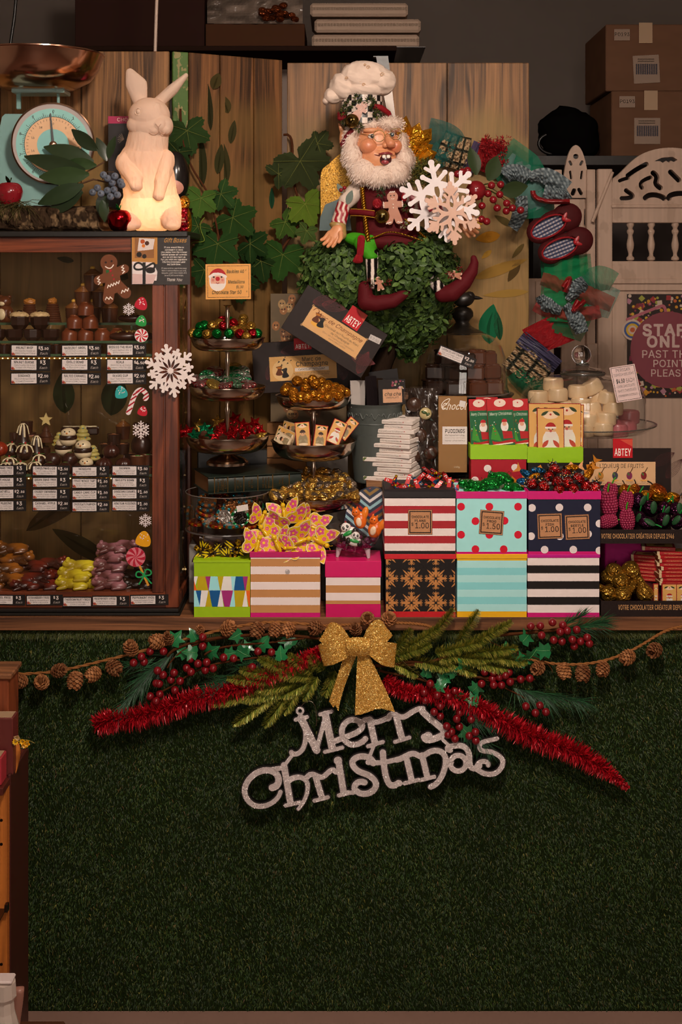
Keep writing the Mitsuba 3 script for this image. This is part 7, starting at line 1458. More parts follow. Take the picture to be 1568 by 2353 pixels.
def stampy(u, v):
    a, b = (u*4) % 1, (v*2.4) % 1
    if min(a, 1-a) < .12 or min(b, 1-b) < .1: return '2a2c22'
    return 'b59a78' if (int(u*19)+int(v*14)) % 3 else '7a6248'
ribbon([(1010, 335), (1045, 348), (1078, 356)], 78, stampy, 'satin', 'cream and black stamp print ribbon', n=60, kk=50)
ribbon([(1076, 356), (1100, 366)], 72, '4a3f5a', 'satin', 'purple ribbon band')
ribbon([(1098, 352), (1135, 365), (1172, 384)], 74, 'a0141c', 'glitter', 'red glitter mesh', n=24, kk=16)
ribbon([(985, 300), (1040, 325), (1000, 360)], 60, '2a5f58', 'tulle', 'green tulle')
ribbon([(1150, 350), (1195, 395), (1225, 440), (1240, 500)], (90, 110, 90, 70), '1d6a50', 'tulle', 'green tulle', d=DW-.01)
ribbon([(1160, 375), (1205, 420), (1240, 480)], (60, 80, 60), '5a7f78', 'tulle', 'pale tulle', d=DW-.02, seed=4)
ribbon([(1300, 585), (1304, 640), (1305, 700), (1290, 770)], (115, 118, 130, 95), '14603e', 'tulle', 'green tulle', d=DW)
ribbon([(1300, 590), (1303, 660), (1300, 740)], (100, 105, 100), '1a7a4a', 'tulle', 'green tulle', d=DW-.02, seed=8)
ribbon([(1245, 640), (1320, 665), (1408, 700)], (30, 44, 36), '7a3a30', 'tulle', 'red tulle', d=DW-.03, seed=6)
ribbon([(1230, 700), (1300, 722), (1380, 715)], (30, 40, 30), '8a3030', 'tulle', 'red tulle', d=DW-.03, seed=7)
ribbon([(1340, 650), (1380, 640), (1412, 648)], (50, 60, 44), '2a6a50', 'tulle', 'green tulle', d=DW-.015, seed=9)
ribbon([(1330, 700), (1370, 690), (1412, 700)], (90, 80, 70), '5a7a70', 'tulle', 'pale tulle', d=DW, seed=10)
ribbon([(1245, 735), (1262, 770), (1275, 800)], 100, 'a0141c', 'glitter', 'red glitter mesh', n=24, kk=18)
ribbon([(1250, 795), (1228, 822)], 110, '3d3a52', 'satin', 'purple ribbon band')
ribbon([(1236, 815), (1215, 842), (1192, 870)], 100, stampy, 'satin', 'cream and black stamp print ribbon', n=60, kk=50)
ribbon([(1190, 850), (1230, 890), (1280, 905)], 60, '1d5f40', 'tulle', 'green tulle', seed=12)
ging = lambda u, v: ['8c9698', '4c565c', '6c777b'][(int(u*16) % 2)+(int(v*7) % 2)]
for i, (pth, w) in enumerate((([(1160, 405), (1185, 395), (1215, 410)], 36), ([(1215, 410), (1255, 405), (1305, 432)], (20, 40, 34)), ([(1250, 440), (1285, 445), (1306, 440)], 34), ([(1200, 450), (1195, 490), (1178, 525)], (24, 36, 26)), ([(1305, 690), (1330, 660), (1345, 645)], (16, 40, 26)), ([(1300, 700), (1325, 735), (1338, 765)], (20, 40, 30)), ([(1240, 680), (1258, 700), (1290, 715)], (20, 36, 20)))): ribbon(pth, w, ging, 'matte', 'blue gingham bow', d=DW-.05, n=40, kk=16, seed=20+i)
for pth in ([(1225, 438), (1245, 460), (1310, 462)], [(1295, 660), (1310, 640), (1300, 672)], [(1330, 690), (1318, 715), (1345, 690)]): ribbon(pth, 12, '7a1418', 'satin', 'dark red ribbon', d=DW-.06, n=16, kk=5)
m = M()
for i in range(60): t_ = M(FR(1135+rr(-28, 32), 350+rr(-30, 30), DW-.035)); tinselball(t_, (0, 0, 0), 14, 12, ['a0141c', '7a0c14', 'c02028']); m.merge(t_)
part(wr, 'red_tinsel', m, 'glitter', None, True)
for i, (cx, cy, a, sc_) in enumerate(((1272, 515, 27, 1.), (1298, 566, 22, .98))):
    X = FR(cx, cy, DW-.045) @ rot('z', a) @ sc(sc_); k = thing('slipper_ornament', ['upper red slipper with blue gingham lining on the ribbon wreath', 'lower red slipper with blue gingham lining on the ribbon wreath'][i], 'slipper ornament', 'slippers on the wreath')
    sh = blob([ball((-34, 0, 0), (32, 29, 16)), ball((34, 0, 2), (36, 33, 20)), ball((0, 0, 0), (40, 31, 17))], 4, 6); sv = sh.vertices; hole = ((sv[:, 0]+14)/44)**2+(sv[:, 1]/22)**2 < 1; sv[hole & (sv[:, 2] > 0), 2] *= .15
    part(k, 'upper', M(X).add((sv, sh.faces), '3c080c', True), 'velvet', 'dark red slipper')
    g = aff.translate(aff.scale(Point(0, 0).buffer(1, 24), 41, 20), -14, 0); m = M(X); m.flat(g, 4, '6a7088')
    for q in range(-6, 7): m.flat(sbox(q*8-14-2, -22, q*8-14+2, 22).intersection(g), 4.3, 'a59a9a'); m.flat(sbox(-60, q*8-2, 40, q*8+2).intersection(g), 4.6, '3a3c50')
    part(k, 'lining', m, 'matte', 'gingham lining'); m = M(X); m.tube([(-14+43*math.cos(t), 22*math.sin(t), 12+3*math.cos(t)) for t in np.linspace(0, 6.2832, 41)], 2.4, '7a1018', 8); part(k, 'binding', m, 'velvet')
    m = M(X); m.sph((30, 4, 18), (13, 7, 4), '8a141c', 2, rot('z', 40)); m.sph((30, -4, 18), (13, 7, 4), '8a141c', 2, rot('z', -40)); m.sph((24, 0, 19), 4, 'a01820', 2); part(k, 'bow', m, 'satin')
bs2 = thing('berry_pick', 'red berry pick with one large red ball and dark green leaves beside the snowflakes', 'berries')
part(bs2, 'large_ball', M(FR(1094, 438, .2)).sph((0, 0, 0), 23, '6e0a14', 3), 'gloss')
for (x, y) in ((1130, 426), (1151, 424), (1122, 445), (1149, 447), (1134, 459), (1165, 467), (1143, 478), (1178, 478), (1164, 485), (1197, 483), (1108, 473), (1063, 395), (1052, 400), (1075, 392), (1107, 504), (1119, 509)): part(bs2, 'berry', M(FR(x, y, .2+rr(-.01, .01))).sph((0, 0, 0), 8.6, '6e0a14', 3), 'gloss')
for (x, y, a, L, w) in ((1122, 415, -25, 62, 42), (1150, 440, -82, 66, 40), (1095, 402, 8, 66, 34)): part(bs2, 'leaf', bigleaf(FR(x, y, .215) @ rot('z', a) @ rot('y', 20), L, w, '26351c'), 'satin')
m = M()
for (x, y) in ((1130, 426), (1122, 445), (1149, 447), (1165, 467), (1178, 478), (1197, 483), (1108, 473), (1143, 478), (1151, 424), (1107, 504)): m.tube(curve([P(1100, 430, .22), P((1100+x)/2+4, (430+y)/2-6, .215), P(x, y, .205)], 8), .001, '3a3a1c', 5)
part(bs2, 'stem', m, 'matte')
# ---------------------------------------------------------------- chocolates in the cabinet
DK, MLK, CRM = '2a160d', '4e2a18', 'd8bd8a'
def cup_swirl(cap):
    b = M(); b.lathe([(1e-3, 0), (17, 0), (21, 36), (20, 37), (1e-3, 36)], MLK, 28, 30)
    t_ = M()
    for i in range(5): r = 17-i*3.2; t_.tube([(r*math.cos(a), r*math.sin(a), 37+i*3+a*.35) for a in np.linspace(0, 6.6, 22)], 4-.4*i, '7a4a22', 7)
    t_.sph((0, 0, 54), (6, 6, 5), cap, 2); return Proto(cup=(b, 'choc'), swirl=(t_, 'choc'))
def whip():
    b = M(); pr = [(1e-3, 0)]
    for i in range(9): z = i*5; r = 20-i*.95; pr += [(r, z), (r+1.2, z+2.5), (r-.2, z+5)]
    b.lathe(pr+[(1e-3, 46)], MLK, 28, 50); w = M(); V = icos(3).vertices*[14, 10, 9]; V *= 1+(meshkit.fbm(V*.25, 3, 2)[:, None]-.5)*.6; w.add((V, icos(3).faces), 'a86a2a', True, tr(0, 0, 50)); return Proto(cone=(b, 'choc'), walnut=(w, 'satin'))
def dome(): return Proto(dome=(M().lathe([(1e-3, 0), (18, 0), (18.5, 14), (17, 22), (12, 26), (11, 28), (5, 30), (1e-3, 30)], '6a341a', 28, 50).tube([(9*math.cos(a), 9*math.sin(a), 28+.3*a) for a in np.linspace(0, 5, 14)], 2, '7a4022', 6), 'choc'))
def facet(top):
    b = M(); q = [(12, 0), (20, 10), (21, 26), (20, 28)]; b.lathe([(1e-3, 0)]+q+[(1e-3, 27)], DK, 8, False)
    d = dict(cup=(b, 'choc'))
    if top: t_ = M(); V = icos(3).vertices*[20, 18, 9]; V *= 1+(meshkit.fbm(V*.2, 3, 5)[:, None]-.5)*.5; t_.add((V, icos(3).faces), 'c9ab7c', True, tr(0, 0, 30)); t_.sph((0, 0, 38), (7, 6, 4), DK, 1); d['topping'] = (t_, 'choc')
    return Proto(**d)
def boat(): 
    b = M(); b.sph((0, 0, 12), (36, 18, 12), '3a1e12', 3); t_ = M()
    for i in range(30): t_.sph((rr(-24, 24), rr(-9, 9), 22+rr(-2, 2)), rr(2, 3.6), random.choice(['8a6a2c', '6a4a20', 'a5823a']), 1)
    return Proto(base=(b, 'choc'), crumbs=(t_, 'satin'))
def bear(eg=True):
    b = M(); b.add(blob([ball((0, 0, 22), (22, 20, 24)), ball((0, -2, 52), (16, 15, 15)), ball((-12, 0, 64), 5), ball((12, 0, 64), 5), ball((-20, -10, 24), (7, 7, 11)), ball((20, -10, 24), (7, 7, 11))], 3, 6), '5a3018', True)
    e = M(); e.sph((0, -16, 22), (12, 7, 14), 'd8c49a', 2); e.sph((0, -14, 48), (8, 5, 6), 'd8c49a', 2); return Proto(body=(b, 'choc'), belly=(e, 'choc'))
def drip():
    b = M(); b.sph((0, 0, 18), 18, '331b10', 3); w = M(); w.sph((0, 0, 31), (10, 10, 6.5), 'd8c9a4', 2)
    for a in (20, 80, 150, 215, 260, 320): t = math.radians(a); w.tube([(8*math.cos(t), 8*math.sin(t), 33), (14*math.cos(t), 14*math.sin(t), 30), (18.4*math.cos(t), 18.4*math.sin(t), 22-rr(0, 8))], 2.6, 'd8c9a4', 6)
    l = M(); l.ext(leafpoly(13, 6), 0, 1, '2f5a1c', tr(-2, -3, 37.5) @ rot('z', 60)); l.ext(leafpoly(13, 6), 0, 1, '2f5a1c', tr(2, -3, 37.5) @ rot('z', -60)); l.sph((0, -3, 39), 2.5, '9a1818', 1); return Proto(ball=(b, 'choc'), icing=(w, 'choc'), holly=(l, 'satin'))
def bell():
    b = M(); b.lathe(curve([(1e-3, 46), (7, 44), (11, 30), (16, 8), (18, 0), (1e-3, 0)], 20).clip(min=[1e-3, 0]), DK, 24, 60); w = M()
    for a in (30, 110, 190, 250, 300): t = math.radians(a); w.tube([(2*math.cos(t), 2*math.sin(t), 47), (9*math.cos(t), 9*math.sin(t), 40), (13*math.cos(t), 13*math.sin(t), 26-rr(0, 10))], 2.6, 'd8c9a4', 6)
    return Proto(bell=(b, 'choc'), icing=(w, 'choc'))
def tophat():
    b = M(); b.lathe([(1e-3, 34), (15, 34), (14, 6), (23, 5), (23, 0), (1e-3, 0)], '3a2014', 24, 30); t_ = M()
    for i in range(90): a, r = rr(0, 6.28), 22*math.sqrt(random.random()); t_.sph((r*math.cos(a), r*math.sin(a), 1+0), 1.7, random.choice(['d8b0a0', 'c88a80', 'e0d0c0']), 0)
    t_.lathe([(1e-3, -2), (23, -2), (23, 1)], 'b5806a', 24, 30); return Proto(hat=(b, 'choc'), sprinkles=(t_, 'matte'))
def chocball(): return Proto(ball=(M().sph((0, 0, 17.5), 17.5, '33190f', 3).sph((0, 0, 34), (6, 5, 2), '3a4a1c', 1), 'choc'))
def snowm():
    b = M(); b.sph((0, 0, 14), (21, 20, 15), 'd6c4a0', 3); b.sph((0, 0, 32), (19, 18, 14), 'd6c4a0', 3); s_ = M(); s_.lathe([(21, 17), (22.5, 20), (22.5, 25), (20, 28)], DK, 28, 40)
    for x in (-6, 6): s_.sph((x, -15.5, 38), 1.8, '100a08', 1)
    s_.sph((0, -18, 34), 2.2, 'c8701c', 1); return Proto(snowman=(b, 'choc'), scarf=(s_, 'choc'))
def blobtree():
    b = M(); 
    for z, r in ((6, 20), (16, 17), (25, 13), (33, 8)): b.sph((0, 0, z), (r, r, 7), 'b5a860', 2)
    t_ = M()
    for i in range(26): z = rr(2, 36); r = 20-z*.38; a = rr(0, 6.28); t_.sph((r*math.cos(a), r*math.sin(a), z), 2, random.choice(['b02a20', 'd8a020', '2a7a8a', 'd8d0c0', '3a8a3a']), 0)
    return Proto(tree=(b, 'choc'), sprinkles=(t_, 'satin'))
def pumpkin(c_):
    b = M(); n = 48; th = np.linspace(0, 2*np.pi, n+1)[:-1]; ph = np.linspace(-1.5, 1.5, 14); X = np.array([[(19*math.cos(p)*(1+.12*abs(math.cos(4*t))-.06)*math.cos(t), 19*math.cos(p)*(1+.12*abs(math.cos(4*t))-.06)*math.sin(t), 17+16*math.sin(p)) for t in th] for p in ph]); b.grid(X, c_, True, None, True); b.cyl((0, 0, 31), (2, 0, 38), 3, c_, 8, 2); return Proto(pumpkin=(b, 'choc'))
def cup(top, c_=DK): return Proto(cup=(M().lathe([(1e-3, 0), (15, 0), (17, 24), (16, 25), (15, 24)], c_, 28, 40), 'choc'), filling=(M().lathe([(1e-3, 24.5), (15.5, 23)], top, 24).sph((0, -3, 25), (6, 3, 1.5), '3a6a2c' if top == 'd0c0a0' else top, 1), 'choc'))
def tallbear(): return Proto(figure=(M().add(blob([ball((0, 0, 26), (24, 20, 28)), ball((0, 0, 60), (18, 16, 20)), ball((-14, 0, 74), 6), ball((14, 0, 74), 6)], 3, 6), '3a1f14', True), 'choc'))
def startop():
    st = Polygon([(15*math.sin(k*math.pi/5)*(1 if k % 2 == 0 else .45), 15*math.cos(k*math.pi/5)*(1 if k % 2 == 0 else .45)) for k in range(10)])
    return Proto(tree=(M().lathe([(1e-3, 36), (5, 32), (9, 24), (7, 24), (14, 12), (11, 12), (20, 0), (1e-3, 0)], '4a2a18', 18, 30), 'choc'), star=(M(tr(0, 0, 48) @ rot('x', 90)).ext(st, -3, 3, 'd0b878'), 'choc'))
def log_(): return Proto(log=(M().box(-30, 30, -12, 12, 0, 22, DK, 4), 'choc'), icing=(M().tube([(x, rr(-3, 3), 23) for x in range(-24, 26, 6)], 2.6, 'd0c09a', 6), 'choc'))
def cfrog(c1, c2):
    t = blob([ball((0, 0, 8), (30, 16, 12)), ball((-26, 0, 12), (16, 14, 11)), ball((-30, -8, 21), 5), ball((-30, 8, 21), 5), ball((16, -15, 6), (18, 9, 9)), ball((16, 15, 6), (18, 9, 9)), bone((-18, -14, 5), 6, (-32, -18, 2), 4), bone((-18, 14, 5), 6, (-32, 18, 2), 4), bone((26, -18, 3), 5, (4, -24, 2), 4), bone((10, 0, 14), (16, 6, 6), (28, 0, 8), (6, 6, 5))], 3, 5)
    v = t.vertices.copy(); v[:, 2] = np.maximum(v[:, 2], 0)
    return Proto(frog=(M().add((v, t.faces), lambda q: lin(c1)+(lin(c2)-lin(c1))*np.clip((q[:, 2:]-8)/16+.5*np.sin(q[:, :1]*.09), 0, 1), True), 'choc'))
def put(pr, kind, L, label, group, d0=.2, zb=None):
    for (x, y, d, rz, s_) in L: pr.put(kind, GR(x, y, d) @ rot('z', rz) @ sc(s_), label, 'chocolate', group)
def zpy(z, d): return 620-(z-CAMZ)/S(d)
b3, b2, b1 = zpy(SH1a, .2), zpy(SH1b, .13), zpy(SH2, .08)
put(cup_swirl('d0a040'), 'praline_cup', [(170, b3, .2, 0, .95), (213, b3, .205, 40, .95), (252, b3, .2, 80, .95), (191, b3-37, .2, 10, .95), (231, b3-37, .2, 60, .95), (213, b3-74, .2, 20, .98)], 'chocolate cup with hazelnut swirl stacked in the pyramid on the upper shelf', 'praline cups on the upper shelf')
put(whip(), 'walnut_whip', [(68, b3, .2, 0, .98), (121, b3, .2, 90, 1.)], 'ribbed chocolate cone topped with a walnut on the upper shelf', 'walnut cones on the upper shelf')
put(dome(), 'chocolate_dome', [(160, b2, .13, 0, 1.), (197, b2, .13, 40, 1.), (235, b2, .13, 90, 1.), (172, b2-30, .13, 10, 1.), (208, b2-30, .13, 60, 1.), (197, b2-60, .13, 20, 1.), (270, b2, .14, 20, 1.)], 'coppery milk chocolate dome stacked in the pyramid on the upper shelf', 'coppery domes on the upper shelf')
put(facet(False), 'faceted_cup', [(-8, b2, .13, 0, 1.), (33, b2, .13, 20, 1.), (75, b2, .13, 40, 1.), (116, b2, .13, 10, 1.)], 'dark faceted chocolate cup in the bottom row on the upper shelf', 'plain faceted cups')
put(facet(True), 'topped_cup', [(45, b2-28, .13, 0, 1.05), (92, b2-28, .13, 20, 1.05)], 'dark faceted chocolate cup with a pale crumbly topping on the upper shelf', 'topped faceted cups')
put(boat(), 'nut_boat', [(288, b2, .13, 5, 1.), (320, b2, .15, -8, 1.), (300, b3-2, .2, 0, .8)], 'dark chocolate boat with chopped nuts at the right of the upper shelf', 'nut boats on the upper shelf')
put(bear(), 'chocolate_bear', [(12, b3, .2, -20, .95), (-24, b3, .2, 10, .95)], 'milk chocolate bear with white belly at the left of the upper shelf', 'bears on the upper shelf')
fr_ = zpy(SH1, .07)
put(cup('5a3420'), 'chocolate_cup', [(x, fr_, .075, 0, .9) for x in (10, 60, 130, 175, 220, 265, 315)], 'small brown chocolate cup in the front row behind the upper price cards', 'front row cups on the upper shelf')
put(drip(), 'pudding_ball', [(22, b1, .08, 0, 1.), (57, b1-28, .085, 40, 1.05), (13, b1+8, .06, 70, .9), (47, b1+10, .06, 20, .95), (80, b1+8, .06, 90, .95), (28, b1-32, .13, 10, 1.), (90, b1-8, .1, 200, .95)], 'round dark chocolate with white drip icing and holly on the lower shelf', 'pudding balls on the lower shelf')
put(bell(), 'chocolate_bell', [(53, b1-66, .1, 0, 1.), (84, b1-40, .12, 60, .95)], 'dark chocolate bell with white drip icing on the lower shelf', 'bells on the lower shelf')
put(tophat(), 'chocolate_hat', [(62, b1-88, .18, 0, .9), (90, b1-56, .18, 0, .95), (34, b1-66, .18, 0, .8), (104, b1-30, .16, 0, .8)], 'small chocolate hat with pink sprinkles on the lower shelf', 'sprinkled hats on the lower shelf')
put(startop(), 'chocolate_tree', [(106, b1-72, .17, 0, 1.05)], 'chocolate tree with a pale star on the lower shelf', None)
put(chocball(), 'caramel_apple', [(122, b1-12, .08, 0, 1.02), (160, b1-12, .08, 0, 1.02), (114, b1+10, .06, 0, 1.), (150, b1+10, .06, 0, 1.), (184, b1+8, .06, 0, .95)], 'plain round dark chocolate with small green leaf on the lower shelf', 'plain balls on the lower shelf')
put(snowm(), 'chubby_snowman', [(157, b1-62, .1, 0, .9), (146, b1-40, .11, 10, .9), (191, b1-32, .09, -10, .95), (198, b1+4, .06, 0, .85)], 'white chocolate snowman with dark scarf on the lower shelf', 'snowmen on the lower shelf')
put(blobtree(), 'whipped_tree', [(190, b1-72, .16, 0, .95), (214, b1-28, .12, 0, .9), (136, b1-60, .16, 0, .85)], 'pale green whipped chocolate tree with sprinkles on the lower shelf', 'whipped trees on the lower shelf')
put(log_(), 'chocolate_log', [(203, b1-88, .2, 4, .8), (165, b1-88, .21, 0, .8)], 'dark chocolate log with white icing line at the back of the lower shelf', 'logs on the lower shelf')
put(cup('8a5a3a'), 'pudding_cup', [(262, b1-66, .13, 0, .95), (242, b1-44, .13, 0, .95), (282, b1-44, .13, 0, .95), (222, b1-20, .14, 0, .95), (300, b1-22, .14, 0, .95)], 'small dark chocolate cup with brown filling on the lower shelf', 'dark cups on the lower shelf')
put(pumpkin('3a1c12'), 'chocolate_pumpkin', [(255, b1-32, .09, 0, 1.), (239, b1-2, .08, 20, 1.), (284, b1-2, .08, 40, 1.), (270, b1+14, .06, 0, .9), (215, b1+14, .06, 0, .85)], 'ribbed dark chocolate pumpkin on the lower shelf', 'pumpkins on the lower shelf')
put(pumpkin('8a2a14'), 'red_pumpkin', [(-4, b1-36, .1, 0, 1.1)], 'red and yellow ribbed chocolate pumpkin at the left edge of the lower shelf', None)
put(cup('d0c0a0', MLK), 'mint_cup', [(317, b1-14, .08, 0, 1.05), (342, b1-18, .1, 0, 1.), (315, b1+12, .06, 0, 1.), (345, b1+10, .07, 0, 1.)], 'milk chocolate cup with white top and green leaf on the lower shelf', 'leaf topped cups on the lower shelf')
put(tallbear(), 'chocolate_bear', [(325, b1-36, .16, -10, 1.)], 'tall dark chocolate bear at the right of the lower shelf behind the snowflake sticker', None)
put(cup_swirl('8a6a3a'), 'praline_cup', [(283, b1-78, .19, 0, .8)], 'single swirl topped chocolate cup at the back of the lower shelf', None)
fz = zpy(zpx(1357, .06), .09)
for nm_, c1, c2, L in (('brown caramel', '4a2a10', '9a5c1c', [(32, fz-82, .13, 10, 1.), (38, fz-58, .12, 170, 1.05), (18, fz-36, .1, 20, 1.05), (26, fz-14, .08, -10, 1.), (-20, fz-58, .13, 0, 1.), (-25, fz-30, .1, 0, 1.), (-20, fz, .08, 0, 1.)]), ('dark red brown strawberry', '2f120c', '6a2416', [(79, fz-42, .11, -15, 1.05), (117, fz-48, .12, 165, 1.), (126, fz-22, .1, 10, 1.), (84, fz-14, .08, 175, 1.05), (104, fz, .07, 0, 1.), (60, fz+2, .06, 20, .9)]), ('yellow passionfruit', '9a8418', 'd8c82c', [(188, fz-42, .1, 8, 1.05), (176, fz-20, .08, -8, 1.1), (170, fz, .065, 5, 1.05), (206, fz, .08, 170, 1.), (215, fz-24, .11, 185, .95)]), ('pinkish brown raspberry', '5a3230', 'a87078', [(290, fz-92, .11, 150, .85), (262, fz-84, .11, 10, .95), (258, fz-64, .1, -20, 1.), (258, fz-42, .09, 4, 1.05), (252, fz-20, .08, -6, 1.05), (256, fz, .065, 8, 1.1)]), ('dark peppermint', '1f120c', '3a2418', [(306, fz-22, .1, 170, 1.), (318, fz, .08, 10, 1.), (338, fz-44, .12, 190, .9), (340, fz-14, .12, 180, .9)])):
    put(cfrog(c1, c2), 'chocolate_frog', L, nm_+' coloured chocolate frog piled on the floor of the cabinet', nm_+' frogs')
# ---------------------------------------------------------------- price cards on the glass
DC = .0325
def pc(x, y, t_, desc, price, w=89, h=28, wp=True, d=DC, word=''):
    key = price_card(FR(x, y, d, roll=rr(-.8, .8)), w, h, t_, desc, price, 'black and white price card reading '+t_.replace('BAILEYS ', '').replace('BIGGLES ', '')+' on the cabinet', withprice=wp); scene_ = key
CARDS = [(25, 791, 'WALNUT WHIP', ('Milk Chocolate encased with', 'Vanilla Whipped Creme'), '3.50'), (141, 792, 'HAZELNUT SWIRL', ('Hazelnut Praline Encased in a', 'Thick Milk Chocolate Cup'), '3.50'), (245, 790, 'BIGGLES THE BEAR', ('Creamy Marbled Milk &', 'White Chocolate'), '3.50'),
 (24, 824, 'WALNUT SUNDAE', ('Walnut Sundae Praline Cup', 'Topped with Walnuts'), '3'), (141, 824, 'CHILLI BOMB', ('Chilli Creme Sauce Encased', 'in Dark Chocolate'), '3'), (245, 824, 'KOALA', ('White Honey & Orange', 'Ganache in Milk Chocolate'), '4.50'),
 (24, 856, 'SUNDANCE', ('Peppermint Meringue Encased', 'in Dark Chocolate'), '2.50'), (141, 856, 'SALTED CARAMEL', ('Soft Flowing Salted Caramel', 'Encased in Milk Chocolate'), '2.50'), (245, 856, 'DEVINE CUP', ('Salted Peanut Butter Praline', 'in a Milk Chocolate Cup'), '2.50')]
for c_ in CARDS: pc(*c_, w=91)
rows = (1069, 1096, 1123, 1150); cols = (-26, 74, 165, 257)
T_ = [[('CHRISTMAS TREE', ('Chocolate Praline Piped', 'with a Chocolate Star'), '3'), ('CHRISTMAS LOG', ('Dark Chocolate Log filled with', 'Orange Ganache'), '3.50'), ('HEDGEHOG', ('Milk Chocolate Brownie Cream', 'in a Milk Chocolate Cup'), '3'), ('SNOWMAN', ('Passionfruit Ganache Coated', 'in White Chocolate'), '3.50')],
 [('GNOME HOUSE', ('Cream with a Cookie', '& a Red Chocolate Top'), '3'), ('GREEN XMAS TREE', ('Chocolate Cream with a', 'Pistachio Praline Tree Top'), '3'), ('FRUIT MINCE TART', ('Spiced Fruit Mince Ganache', 'Encased in Milk Chocolate'), '1.50'), ('BAILEYS BOMB', ('Sauce with Milk', 'Ganache in a Shell'), '3')],
 [('NOUGAT BELL', ('Chocolate Bell filled with', 'Nougat, Holly and Ivy'), '2.50'), ('CHUBBY SNOWMAN', ('Vanilla Cream with a', 'Chocolate Praline Base'), '3'), ('CANDY CANE CUP', ('Candy Cane Ganache Encased', 'in a Milk Chocolate Cup'), '1.50'), ('CHRISTMAS CARAMEL', ('Chewy Buttery Caramel', 'Creamy Milk Chocolate'), '1.50')],
 [('CANDY PUDDING', ('Ganache in a Truffle Shell', 'with Holly and Ivy'), '3'), ('CARAMEL APPLE', ('Butter Caramel in a', 'Milk Chocolate Shell'), '2.50'), ('CHOCOLATE PUMPKIN', ('Flowing Salted Caramel in a', 'Milk Chocolate Shell'), '2.50'), ('MINI RUM PUDDINGS', ('Rum Pudding Ganache in', 'a Milk Chocolate Cup'), '1.50')]]
for r_ in range(4):
    for q in range(4): pc(cols[q], rows[r_]+(2 if q == 2 else 0), *T_[r_][q], w=86, h=25)
for x, y, t_, de, p_, w_, wp in ((-26, 1366, 'CARAMEL FROG', ('Flowing Caramel with', 'Chocolate'), '3', 84, True), (60, 1367, 'STRAWBERRY FROG', ('Strawberry Meringue Encased', 'in Milk Chocolate'), '3', 84, True), (144, 1371, 'PASSIONFRUIT FROG', ('Passionfruit Meringue in', 'White Chocolate'), '3', 67, False), (212, 1369, 'RASPBERRY FROG', ('Raspberry Meringue Encased', 'in Milk Chocolate'), '3', 85, True), (299, 1367, 'PEPPERMINT FROG', ('Peppermint Meringue Encased', 'in Milk Chocolate'), '3', 88, True)): pc(x, y, t_, de, p_, w=w_, h=24, wp=wp, d=.0255)
# ---------------------------------------------------------------- stickers on the glass
def sticker(label, m): return one('window_sticker', m, 'paper', label, 'sticker')
def gum(x, y, r, c_, a, lab):
    m = M(FR(x, y, DC) @ rot('z', a)); g = Polygon(curve([(-14, -12), (-13, 4), (0, 16), (13, 4), (14, -12), (0, -16), (-14, -12)], 30)).buffer(0)
    g = aff.scale(g, r/15, r/15, origin=(0, 0)); m.ext(g, -.3, .2, c_)
    for i in range(14): q = Point(rr(-8, 10)*r/15, rr(-4, 12)*r/15).buffer(1.1, 4); m.flat(q.intersection(g), .4, 'e0c8c8')
    sticker(lab, m)
gum(325, 697, 14, 'b0182c', -12, 'red gumdrop sticker beside the gingerbread man on the cabinet glass'); gum(325, 737, 12, '1f8a3c', -8, 'green gumdrop sticker on the cabinet glass above the peppermint sticker'); gum(278, 901, 14, '2a9a96', 12, 'teal gumdrop sticker on the cabinet glass beside the candy cane'); gum(328, 944, 11, 'b01828', -10, 'small red gumdrop sticker below the candy cane on the cabinet glass'); gum(330, 1238, 17, 'd8960c', -8, 'orange gumdrop sticker above the lollipop sticker on the cabinet glass')
def swirlm(m, r, c1, c2, n=16, z=.2, r0=0):
    for i in range(n):
        a0, a1 = i*2*math.pi/n, (i+1)*2*math.pi/n; tw = .5
        p1 = [(t*r*math.cos(a0+tw*t), t*r*math.sin(a0+tw*t)) for t in np.linspace(.02, 1, 8)]; p2 = [(t*r*math.cos(a1+tw*t), t*r*math.sin(a1+tw*t)) for t in np.linspace(1, .02, 8)]
        m.flat(Polygon(p1+p2).buffer(0), z, [c1, c2][i % 2])
m = M(FR(325, 771, DC)); m.ext(Point(0, 0).buffer(15.5), -.3, .1, 'd8c8c4'); swirlm(m, 15, 'b0202c', 'dccfca'); sticker('red and white peppermint swirl sticker on the cabinet glass', m)
m = M(FR(312, 1280, DC)); m.add(trimesh.creation.extrude_polygon(sbox(-2.6, -72, 2.6, -18), .4, engine='earcut'), 'c88a2c', False, rot('z', 24)); m.ext(Point(0, 0).buffer(22.5), 0, .5, 'b5485a'); swirlm(m, 22, 'a81c30', 'c8707c', 16, .7)
for pts in ([(20, -42), (4, -34), (2, -44), (20, -42)], [(20, -42), (28, -28), (36, -36), (20, -42)], [(20, -42), (8, -62)], [(20, -42), (36, -60)]): m.flat(LineString(curve(pts, 16)).buffer(1.8), .9, '1a8a4a')
sticker('red swirl lollipop sticker with green bow at the lower right of the cabinet glass', m)
def fl(x, y, R, lab, style=1):
    m = M(FR(x, y, DC)); 
    g = unary_union([aff.rotate(unary_union([LineString([(0, 0), (0, R)]).buffer(R*.07)]+[LineString([(0, R*q), (sx*R*.28, R*(q+.22))]).buffer(R*.06) for q in (.35, .62) for sx in (-1, 1)]), i*60, origin=(0, 0)) for i in range(6)]); m.ext(g, -.2, .2, 'd0c4c0'); sticker(lab, m)
fl(296, 711, 14, 'small white snowflake sticker below the gingerbread man on the cabinet glass'); fl(324, 988, 20, 'larger white snowflake sticker over the chocolate bear on the lower shelf'); fl(334, 1196, 15, 'white snowflake sticker above the orange gumdrop on the cabinet glass')
